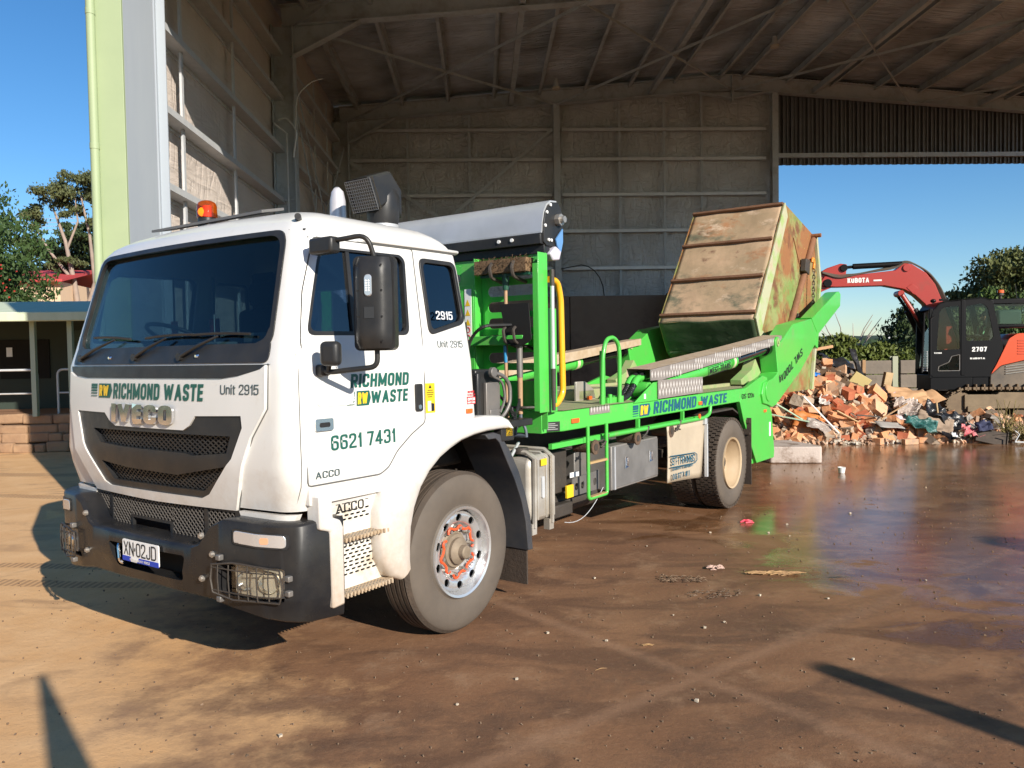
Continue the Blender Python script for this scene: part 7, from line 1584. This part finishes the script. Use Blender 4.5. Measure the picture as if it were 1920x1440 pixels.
# ------------------------------------------------------------------ sleeper wall behind the rubble
sw = empty("sleeper_retaining_wall", (9.0, 20.6, 0), 0, "low grey wall of stacked concrete sleepers between steel posts beyond the rubble", "wall")
M_slp = mat("grey_sleeper", (.24, .20, .165), .9, col2=(.15, .13, .11), scale=2, mixc=.8, bump=.4, bscale=14, dirt=(.10, .08, .06), dscale=1.3, dlo=.55, dhi=.7)
for x0, x1 in ((-1.6, 1.05), (1.15, 3.7), (3.8, 6.4), (6.5, 9.0)):
    for k in range(4): obj("sleeper", MB().bx(x0, x1, 0, .1, .37 * k + .01, .37 * (k + 1) - .01), M_slp, sw, bevel=.012)
for x in (1.00, 3.75, 6.45): obj("steel_post", MB().bx(x - .07, x + .07, -.03, -.02, 0, 1.58).bx(x - .07, x + .07, .12, .13, 0, 1.58).bx(x - .006, x + .006, -.02, .12, 0, 1.58), mat("galv_post", (.30, .32, .24), .6, .3), sw)
obj("timber_peg", MB().bx(-.02, .06, -.4, -.3, 0, 1.5), M_wood, sw)

# ------------------------------------------------------------------ veranda building on the left
vb_ = empty("veranda_building", (-12.0, 17.0, 0), radians(4), "green roofed site office with a deep shaded veranda on a stone plinth", "building")
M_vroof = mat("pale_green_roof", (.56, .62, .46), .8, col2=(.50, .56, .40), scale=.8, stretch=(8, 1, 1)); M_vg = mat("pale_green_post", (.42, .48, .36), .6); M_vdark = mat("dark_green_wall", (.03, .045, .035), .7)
M_stonew = mat("sandstone_plinth", (.40, .25, .14), .9, col2=(.22, .13, .08), scale=3, mixc=.9, bump=.9, bscale=9)
b = MB()
rnd = random.Random(2)
for k in range(4):
    x = -8 + rnd.uniform(0, .4)
    while x < 4.2:
        L_ = rnd.uniform(.18, .6); b.box((x + L_ / 2, -1.55 + .07 * k + rnd.uniform(-.05, .05), .09 + .18 * k + rnd.uniform(-.02, .02)), (L_ - .005, .35, .185 + rnd.uniform(-.02, .03)), Euler((rnd.uniform(-.05, .05), rnd.uniform(-.05, .05), rnd.uniform(-.08, .08))).to_matrix()); x += L_
obj("stone_plinth", b, M_stonew, vb_, bevel=.035)
obj("deck_slab", MB().bx(-8, 4.2, -1.25, 4.5, .0, .70), mat("deck_earth", (.30, .16, .09), .85), vb_)
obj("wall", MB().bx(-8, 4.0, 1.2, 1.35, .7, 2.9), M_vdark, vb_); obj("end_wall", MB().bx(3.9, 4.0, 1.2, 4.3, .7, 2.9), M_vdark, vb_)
obj("door", MB().bx(1.9, 2.7, 1.16, 1.2, .7, 2.5), mat("teal_door", (.04, .08, .065), .6), vb_); obj("window", MB().bx(.3, 1.4, 1.17, 1.2, 1.4, 2.3), M_pit, vb_)
objs("notice", MB().bx(1.1, 1.22, -.02, -.01, 1.9, 2.1).bx(2.95, 3.1, 1.14, 1.16, 1.75, 2.0), M_wht, vb_)
b = MB(); b.prism([(-1.9, 2.66), (1.3, 3.12), (4.6, 2.7), (4.6, 2.76), (1.3, 3.18), (-1.9, 2.72)], 0, -8.3, 4.45)
obj("roof", b, M_vroof, vb_); obj("gutter", MB().bx(-8.3, 4.45, -2.0, -1.88, 2.56, 2.74), M_vroof, vb_, bevel=.02)
for x in (-5.5, -3.0, -.3, 2.42, 3.13): obj("post", MB().bx(x, x + .09, -1.62, -1.53, .7, 2.6), M_vg, vb_)
def rail(x0, x1, yy=-1.45): 
    obj("handrail", MB().tube(bend([(x0, yy, .7), (x0, yy, 1.62), (x1, yy, 1.62), (x1, yy, .7)], .12), .025, 8).tube([(x0, yy, 1.15), (x1, yy, 1.15)], .018, 6), M_steel, vb_, smooth=60)
rail(-1.0, 2.45); rail(2.72, 3.9, -1.2)
b = MB()
for k in range(4): b.bx(2.7, 3.4, .5 - .0, .55, .95 + .10 * k, .97 + .10 * k)
objs("bench_slat", b, M_greymetal, vb_)

# far building with a red roof
fb_ = empty("red_roofed_building", (-25.5, 40, 0), radians(8), "cream building with a red roof and a white sign above the trees at far left", "building")
M_cream = mat("cream_cladding", (.68, .50, .34), .8, stretch=(12, 12, .2), col2=(.62, .45, .30), scale=1)
obj("wall", MB().bx(-9, 2.6, 0, .2, 0, 5.9).bx(2.4, 2.6, .2, 8, 0, 5.9), M_cream, fb_)
obj("roof", MB().prism([(-.5, 5.85), (4, 6.75), (8.5, 5.85), (8.5, 5.98), (4, 6.9), (-.5, 5.98)], 0, -9.2, 2.9), mat("red_roof", (.50, .06, .06), .6), fb_)
sg_ = obj("sign_panel", MB().bx(-1.6, .35, -.05, .0, 3.7, 5.35), M_wht, fb_)
letters("sign_letters", "WT", .95, .62, lambda u, v: (-.95 + u, -.06, 4.25 + v), mat("purple_sign", (.06, .03, .20), .6), sg_, .2, 0); letters("sign_letters", "GARAGE", .7, .16, lambda u, v: (-.75 + u, -.06, 3.9 + v), mat("orange_sign", (.5, .12, .05), .6), sg_, .16, 0)
obj("window", MB().bx(.2, 1.6, -.04, .0, 2.9, 3.45), M_pit, fb_)
# power lines between two poles
pw = empty("power_line", (-30, 60, 0), 0, "thin overhead power lines crossing the sky behind the gum tree", "power line")
b = MB()
for k in range(4): b.tube([(-30 + 6 * i, 0, 12.6 + .28 * k - .9 * sin(pi * i / 12)) for i in range(13)], .022, 4)
objs("wire", b, mat("wire_pale", (.35, .36, .38), .5), pw); obj("pole", MB().cyl((-30, 0, 0), (-30, 0, 14), .15, n=10), M_wood, pw); obj("pole", MB().cyl((42, 0, 0), (42, 0, 14), .15, n=10), M_wood, pw)

# ------------------------------------------------------------------ trees
def leafmat(name, c1, c2, sc=.6):
    M = mat(name, c1, .6, col2=c2, scale=sc, mixc=.9); b = M.node_tree.nodes["Principled BSDF"]; b.inputs["Specular IOR Level"].default_value = .3; return M
def tree(name, label, x, y, trunk, clumps, nleaf, ls, M, Mb, group=None, seed=0, flat=.8, cat="tree", flowers=None):
    """trunk: list of (points, r0, r1); clumps: (x,y,z,rx,rz)"""
    rnd = random.Random(seed); e = empty(name, (x, y, 0), 0, label, cat, group)
    b = MB()
    for pts, r0, r1 in trunk:
        n_ = len(pts); b.tube(pts, [r0 + (r1 - r0) * i / (n_ - 1) for i in range(n_)], 8)
    obj("trunk", b, Mb, e, smooth=60)
    vs = []; fs = []; tot = sum(c[3] ** 2 * c[4] for c in clumps)
    for (cx_, cy_, cz_, rx, rz) in clumps:
        k_ = int(nleaf * rx * rx * rz / tot) + 20
        sub = [(Vector((rnd.gauss(0, .5), rnd.gauss(0, .5), rnd.gauss(0, .5)))) for _ in range(max(6, int(k_ / 140)))]
        for _ in range(k_):
            s_ = sub[rnd.randrange(len(sub))]; p = s_ + Vector((rnd.gauss(0, .17), rnd.gauss(0, .17), rnd.gauss(0, .15)))
            if p.length > 1.25: p = p.normalized() * rnd.uniform(.8, 1.1)
            c = Vector((cx_ + p.x * rx, cy_ + p.y * rx, cz_ + p.z * rz))
            R_ = Euler((rnd.uniform(0, 6.3), rnd.uniform(0, 6.3), rnd.uniform(0, 6.3))).to_matrix(); q = ls * rnd.uniform(.6, 1.3)
            k0 = len(vs); vs += [c + R_ @ Vector((-q, 0, 0)), c + R_ @ Vector((0, q * .45, 0)), c + R_ @ Vector((q, 0, 0)), c + R_ @ Vector((0, -q * .45, q * .2))]; fs.append((k0, k0 + 1, k0 + 2, k0 + 3))
    m_ = MB(); m_.v = [tuple(v) for v in vs]; m_.f = fs
    obj("crown", m_, M, e, weld=False)
    if flowers:
        m_ = MB()
        for _ in range(flowers[0]):
            c_ = clumps[rnd.randrange(len(clumps))]; a = rnd.uniform(0, 6.28); c = Vector((c_[0] + cos(a) * c_[3] * .8, c_[1] - c_[3] * rnd.uniform(.5, .95), c_[2] + rnd.uniform(-1, .1) * c_[4] * .8)); q_ = .07; m_.add([c, c + Vector((q_, .02, .03)), c + Vector((q_ * .8, 0, q_)), c + Vector((-.02, .03, q_))], [(0, 1, 2, 3)])
        tag(obj("flowers", m_, flowers[1], e, weld=False), None, None, kind="stuff")
    return e
L_euc = leafmat("gum_leaves", (.055, .075, .03), (.115, .12, .045)); L_dark = leafmat("dark_leaves", (.018, .035, .014), (.05, .075, .02)); L_mid = leafmat("mid_leaves", (.035, .075, .018), (.10, .15, .03)); L_bush = leafmat("bush_leaves", (.05, .085, .015), (.14, .16, .03), 1.2)
B_gum = mat("gum_bark", (.38, .29, .23), .8, col2=(.22, .17, .14), scale=2, mixc=.8); B_dark = mat("dark_bark", (.07, .05, .035), .9)
def P3(*a): return [Vector(p) for p in a]
tree("gum_tree", "tall open gum tree with pale forking trunks behind the red roofed building", -22.9, 42, [(P3((0, 0, 0), (.1, 0, 3.5), (-.2, 0, 6), (-.6, 0, 8.2), (-1.2, 0, 10)), .22, .05), (P3((.1, 0, 3.5), (.8, .2, 6), (.7, 0, 8.5), (.3, 0, 10.6)), .15, .04), (P3((.1, 0, 2.5), (1.4, -.2, 5.5), (1.9, 0, 8), (2.0, 0, 9.8)), .13, .04),
    (P3((-.2, 0, 6), (-1.4, 0, 7.6), (-2.1, 0, 8.8)), .10, .04), (P3((.8, .2, 6), (1.5, 0, 7.2), (1.7, 0, 9)), .08, .03), (P3((-.5, 0, 7.8), (.1, 0, 9.2), (.0, 0, 10.4)), .07, .03), (P3((.1, 0, 4.4), (-.9, 0, 5.6), (-1.8, 0, 6.4)), .08, .03)],
    [(-1.0, 0, 10.6, 1.15, .75), (.4, 0, 11.1, 1.2, .7), (1.7, 0, 10.9, 1.2, .8), (-2.2, 0, 9.4, .9, .6), (2.2, 0, 9.6, 1.0, .8), (-2.4, 0, 7.9, .9, .5), (1.2, 0, 9.0, .8, .5), (-.6, .4, 7.0, 1.0, .45), (1.9, 0, 7.4, .8, .5), (-.2, 0, 9.6, .8, .4)], 17000, .09, L_euc, B_gum, seed=1)
tree("leafy_tree", "dense dark green tree with red blossoms rising over the green roof at the left edge", -21.2, 31, [(P3((0, 0, 0), (0, 0, 3), (.2, 0, 6)), .35, .12)],
    [(0, 0, 6.9, 2.3, 1.9), (1.3, -.5, 5.4, 2.0, 1.7), (2.4, -1, 3.6, 1.8, 1.3), (-2, 0, 6.3, 2.2, 2.0), (.2, -1, 4.2, 2.2, 1.8)], 30000, .10, leafmat("leafy_tree_leaves", (.022, .052, .014), (.065, .105, .025)), B_dark, seed=2, flowers=(150, mat("red_blossom", (.40, .03, .02), .7)))
tree("dark_tree", "flat crowned dark tree between the leafy tree and the gum tree", -27.0, 50, [(P3((0, 0, 0), (.3, 0, 4), (0, 0, 8)), .3, .1)], [(0, 0, 9.0, 2.6, 1.0), (1.6, 0, 7.6, 2.4, .9), (3.4, 0, 6.7, 2.0, .8), (-1.8, 0, 7.6, 2.2, 1.1), (.4, 0, 10.0, 1.4, .6)], 12000, .15, L_dark, B_dark, seed=3)
tree("broad_tree", "broad rounded tree rising behind the excavator cab", 26.6, 42, [(P3((0, 0, 0), (.2, 0, 2.5), (.1, 0, 5)), .35, .14), (P3((.1, 0, 2.5), (-2, 0, 4.0)), .15, .06)], [(0, 0, 5.0, 2.4, 1.7), (-2.3, 0, 4.0, 1.5, 1.0), (1.5, -.5, 5.6, 1.9, 1.2), (2.6, 0, 3.8, 1.9, 1.5), (-1.0, -.6, 5.4, 1.7, 1.2)], 22000, .13, leafmat("broad_leaves", (.04, .06, .018), (.13, .135, .035), .9), B_dark, seed=4)
bl = [(9.7, 24.0, 1.2, 1.75, "rounded olive bush nearest the raised arm tip"), (11.2, 24.2, 1.2, 1.45, "olive bush second from the raised arm, over the sleeper wall"), (12.5, 25.2, 1.1, 1.35, "olive bush third from the raised arm"), (14.3, 27.5, 1.7, 2.6, "tall dark bush behind the excavator's boom"), (16.2, 28.5, 1.7, 2.5, "dark bush just left of the excavator cab"), (18.2, 29.5, 2.0, 3.0, "dark bush seen through the excavator cab windows"), (21, 29, 1.9, 2.9, "dark bush behind the excavator's counterweight")]
for i, (x, y, r_, h_, lb) in enumerate(bl):
    tree("bush", lb, x, y, [(P3((0, 0, 0), (0, 0, h_ * .8)), .08, .03)], [(0, 0, h_ * .75, r_ * .75, h_ * .5), (-.5, -.3, h_ * .5, r_ * .7, h_ * .45), (.6, -.2, h_ * .55, r_ * .65, h_ * .42), (.1, 0, h_ * 1.0, r_ * .5, h_ * .3)], 14000, .085, L_bush if i < 3 else L_mid if i in (5, 6) else L_dark, B_dark, "bushes beyond the sleeper wall", seed=20 + i, cat="bush")
def deadtree(x, y, s_, lb, seed):
    rnd = random.Random(seed); b = MB()
    for k in range(5):
        p = Vector((0, 0, .3)); d = Vector((rnd.uniform(-.22, .22), rnd.uniform(-.3, .3), 1)); pts = [p]; 
        for i in range(5): p = p + d.normalized() * .55 * s_; d += Vector((rnd.uniform(-.4, .4), 0, 0)); pts.append(p)
        b.tube([Vector((0, 0, 0))] + pts, [.05 * s_ * (1 - i / 7.5) for i in range(7)], 6)
    e = empty("dead_tree", (x, y, 0), 0, lb, "tree"); obj("trunk", b, mat("bleached_wood", (.42, .36, .30), .85), e, smooth=60)
deadtree(12.4, 29.0, 1.05, "bare bleached dead tree standing left of the boom", 3); deadtree(14.2, 33, 1.0, "smaller bare dead tree nearer the excavator's boom", 5)
sheds = obj("far_shed", MB().prism([(-4, 0), (-4, 2.2), (0, 3.4), (4, 2.2), (4, 0)], 1, -3, 3), M_wht); sheds.location = (158, 330, 4.2); tag(sheds, "tiny white farm shed on the distant green field", "shed")
# hedge rows on the field, far away
b = MB(); rnd = random.Random(6)
for k in range(420):
    x = rnd.uniform(40, 420); y = rnd.choice((150, 230, 330, 450)) + rnd.uniform(-6, 6); z = 7 * max(0, (y - 120) / 500) ** 1.1; r_ = rnd.uniform(1.5, 3.2)
    b.ball((x, y, z + r_ * .5), r_, 7, 5, (1.3, 1, .9))
tag(obj("far_hedgerow", b, M_hill), "far tree lines across the distant field", "tree line", kind="stuff")

# ------------------------------------------------------------------ unseen posts added behind the camera, shaped to cast the foreground shadows
for i, (tx, ty, hh, r_, lb) in enumerate(((-2.66, 4.36, 3.0, .085, "unseen left post added behind the camera for its shadow"), (1.70, 4.30, 3.0, .10, "unseen right post added behind the camera for its shadow"), (4.45, 7.05, 5.0, .30, "unseen wide post added behind the camera at the right for its shadow"))):
    Ln = hh / math.tan(SUN_EL); px_ = tx + Ln * sin(SUN_AZ); py_ = ty + Ln * cos(SUN_AZ)
    e = empty("shadow_post", (px_, py_, 0), 0, lb, "post"); obj("post", MB().tube([(0, 0, 0), (0, 0, hh - .75), (0, 0, hh)], [r_ * 1.25, r_ * 1.2, r_ * (.25 if i == 0 else .8)], 18), M_steel, e, smooth=40)
# trees behind the camera: they show only in the windscreen and the wet ground
for i, (x, y, s_) in enumerate(((-16, -14, 1.0), (-9, -20, 1.2), (-23, -8, 1.1))):
    tree("roadside_tree", ["roadside tree behind the camera, nearest one", "roadside tree behind the camera, tallest one", "roadside tree behind the camera, leftmost one"][i], x, y, [(P3((0, 0, 0), (0, 0, 4 * s_)), .3, .12)], [(0, 0, 4.6 * s_, 2.4, 1.8), (1.3, 0, 3.6 * s_, 2.0, 1.5), (-1.4, .4, 3.9 * s_, 2.0, 1.6)], 5000, .17, L_mid, B_dark, seed=40 + i)

# every brick gets a label from its colour and what lies next to it in the heap
LM = [("large upright brickwork block", 5.92, 16.0, 1.03), ("tilted brickwork slab", 6.42, 15.9, 1.0), ("pointed brickwork lump", 6.96, 15.2, .34), ("mortar caked brickwork lump", 5.68, 15.6, .75), ("black plastic peak", 7.22, 16.3, 1.25),
      ("black rubbish bag", 8.35, 15.2, .46), ("bent cardboard sheet", 7.91, 15.8, .88), ("clear plastic wrap", 7.73, 15.4, .6), ("pinkish white bag", 7.05, 15.6, .74), ("small white bag", 6.11, 15.4, .78), ("teal plastic bundle", 7.7, 14.85, .36),
      ("grey translucent film", 5.86, 14.85, .3), ("curled rusty sheet", 5.72, 15.1, .38), ("blue scrap", 6.15, 15.9, 1.27), ("striped fabric", 7.45, 15.8, .88), ("grey board", 7.1, 14.85, .34), ("upright timber block", 7.69, 16.2, 1.05), ("yellow timber panel", 7.05, 16.0, 1.12),
      ("foremost salmon brick", 7.32, 14.5, .05), ("long white stick", 5.8, 14.8, .55), ("ochre lath", 6.34, 14.95, .5), ("brown lath", 7.27, 15.0, .58), ("whitish concrete block", 4.6, 14.2, .1), ("skip bin's lower rim", 4.3, 15.6, .8)]
CN = ["orange", "pale salmon", "dark red", "mortar caked"]; ORD = ["", "second ", "third ", "fourth ", "fifth ", "sixth ", "seventh ", "eighth ", "ninth ", "tenth ", "eleventh ", "twelfth ", "thirteenth ", "fourteenth ", "fifteenth ", "sixteenth ", "seventeenth ", "eighteenth "]
by = {}
for o_, k in BRK:
    p = o_.location; sx, sz = p.x / p.y, (p.z - 1.75) / p.y
    best = min(LM, key=lambda L: (L[1] / L[2] - sx) ** 2 + ((L[3] - 1.75) / L[2] - sz) ** 2)
    dx = sx - best[1] / best[2]; dz = sz - (best[3] - 1.75) / best[2]
    d_ = ("above" if dz > 0 else "below") if abs(dz) > 1.3 * abs(dx) else ("right of" if dx > 0 else "left of") if abs(dx) > 1.3 * abs(dz) else ("above and right of" if dx > 0 and dz > 0 else "above and left of" if dz > 0 else "below and right of" if dx > 0 else "below and left of")
    by.setdefault((k, d_, best[0]), []).append((dx * dx + dz * dz, o_))
for (k, d_, nm), lst in by.items():
    lst.sort(key=lambda t: t[0])
    for i, (_, o_) in enumerate(lst):
        o_["label"] = "broken %s brick, %sclosest %s the %s" % (CN[k], ORD[min(i, 17)], d_, nm)

LS = [("palm frond", 2.05, 6.14), ("bark scrap", 1.62, 6.33), ("two straws", .8, 4.66), ("pink strap", 2.4, 8.04), ("foam cup", 4.7, 11.25), ("pale leaf litter patch", 1.28, 6.02), ("dark leaf litter smear", 1.45, 5.62), ("front wheel of the truck", -.3, 4.9), ("concrete block", 4.4, 12.2), ("right post shadow", 2.0, 4.0), ("left post shadow", -2.2, 3.8)]
by = {}
for o_ in STN:
    p = o_.location; best = min(LS, key=lambda L: (L[1] - p.x) ** 2 + (L[2] - p.y) ** 2); dx = p.x / p.y - best[1] / best[2]; dz = 1.75 / best[2] - 1.75 / p.y
    d_ = ("behind" if dz > 0 else "in front of") if abs(dz) > abs(dx) else ("right of" if dx > 0 else "left of")
    by.setdefault((d_, best[0]), []).append((dx * dx + dz * dz, o_))
for (d_, nm), lst in by.items():
    lst.sort(key=lambda t: t[0])
    for i, (_, o_) in enumerate(lst): o_["label"] = "small pale stone on the yard, %sclosest %s the %s" % (ORD[min(i, 17)], d_, nm)
rnd = random.Random(31)
M_dusty = mat("dusty_board", (.26, .20, .15), .9, col2=(.16, .12, .09), scale=6, mixc=.8); M_conc2 = mat("broken_concrete", (.33, .30, .27), .9, col2=(.22, .19, .16), scale=7, mixc=.8, bump=.4)
for i in range(26):
    x = rnd.uniform(5.1, 9.6); y = 14.95 + abs(rnd.gauss(0, .6)); z = mound(x, y)
    kind = i % 3
    if kind == 0: o_ = obj("timber_lath", MB().box((0, 0, 0), (rnd.uniform(.25, .6), .035, .02)), [M_wood, M_pale, M_dusty][i % 2 * 2], bevel=.002); nm, ct = "thin timber lath", "timber"
    elif kind == 1:
        me = chunk(rnd.uniform(.14, .26), rnd.uniform(.10, .18), .09, 300 + i, .28); me.materials.append(M_conc2); o_ = bpy.data.objects.new("concrete_lump", me); COL.objects.link(o_); nm, ct = "grey broken concrete lump", "concrete"
    else: o_ = obj("board_piece", MB().prism([(-.16, -.1), (.12, -.12), (.18, .05), (.02, .12), (-.14, .08)], 2, 0, .012), M_dusty); nm, ct = "torn dusty board piece", "board"
    o_.location = (x, y, z + rnd.uniform(.06, .14)); o_.rotation_euler = (rnd.gauss(.2, .5), rnd.gauss(0, .45), rnd.uniform(-1.5, 1.5))
    sx, sz = x / y, (z - 1.65) / y
    best = min(LM, key=lambda L: (L[1] / L[2] - sx) ** 2 + ((L[3] - 1.75) / L[2] - sz) ** 2); dx = sx - best[1] / best[2]; dz = sz - (best[3] - 1.75) / best[2]
    d_ = ("above" if dz > 0 else "below") if abs(dz) > abs(dx) else ("right of" if dx > 0 else "left of")
    k_ = (nm, d_, best[0]); SEEN = globals().setdefault("SEEN", {}); SEEN[k_] = SEEN.get(k_, 0) + 1
    tag(o_, "%s%s lying %s the %s" % (ORD[SEEN[k_] - 1], nm, d_, best[0]), ct, "loose rubbish pieces in the heap")
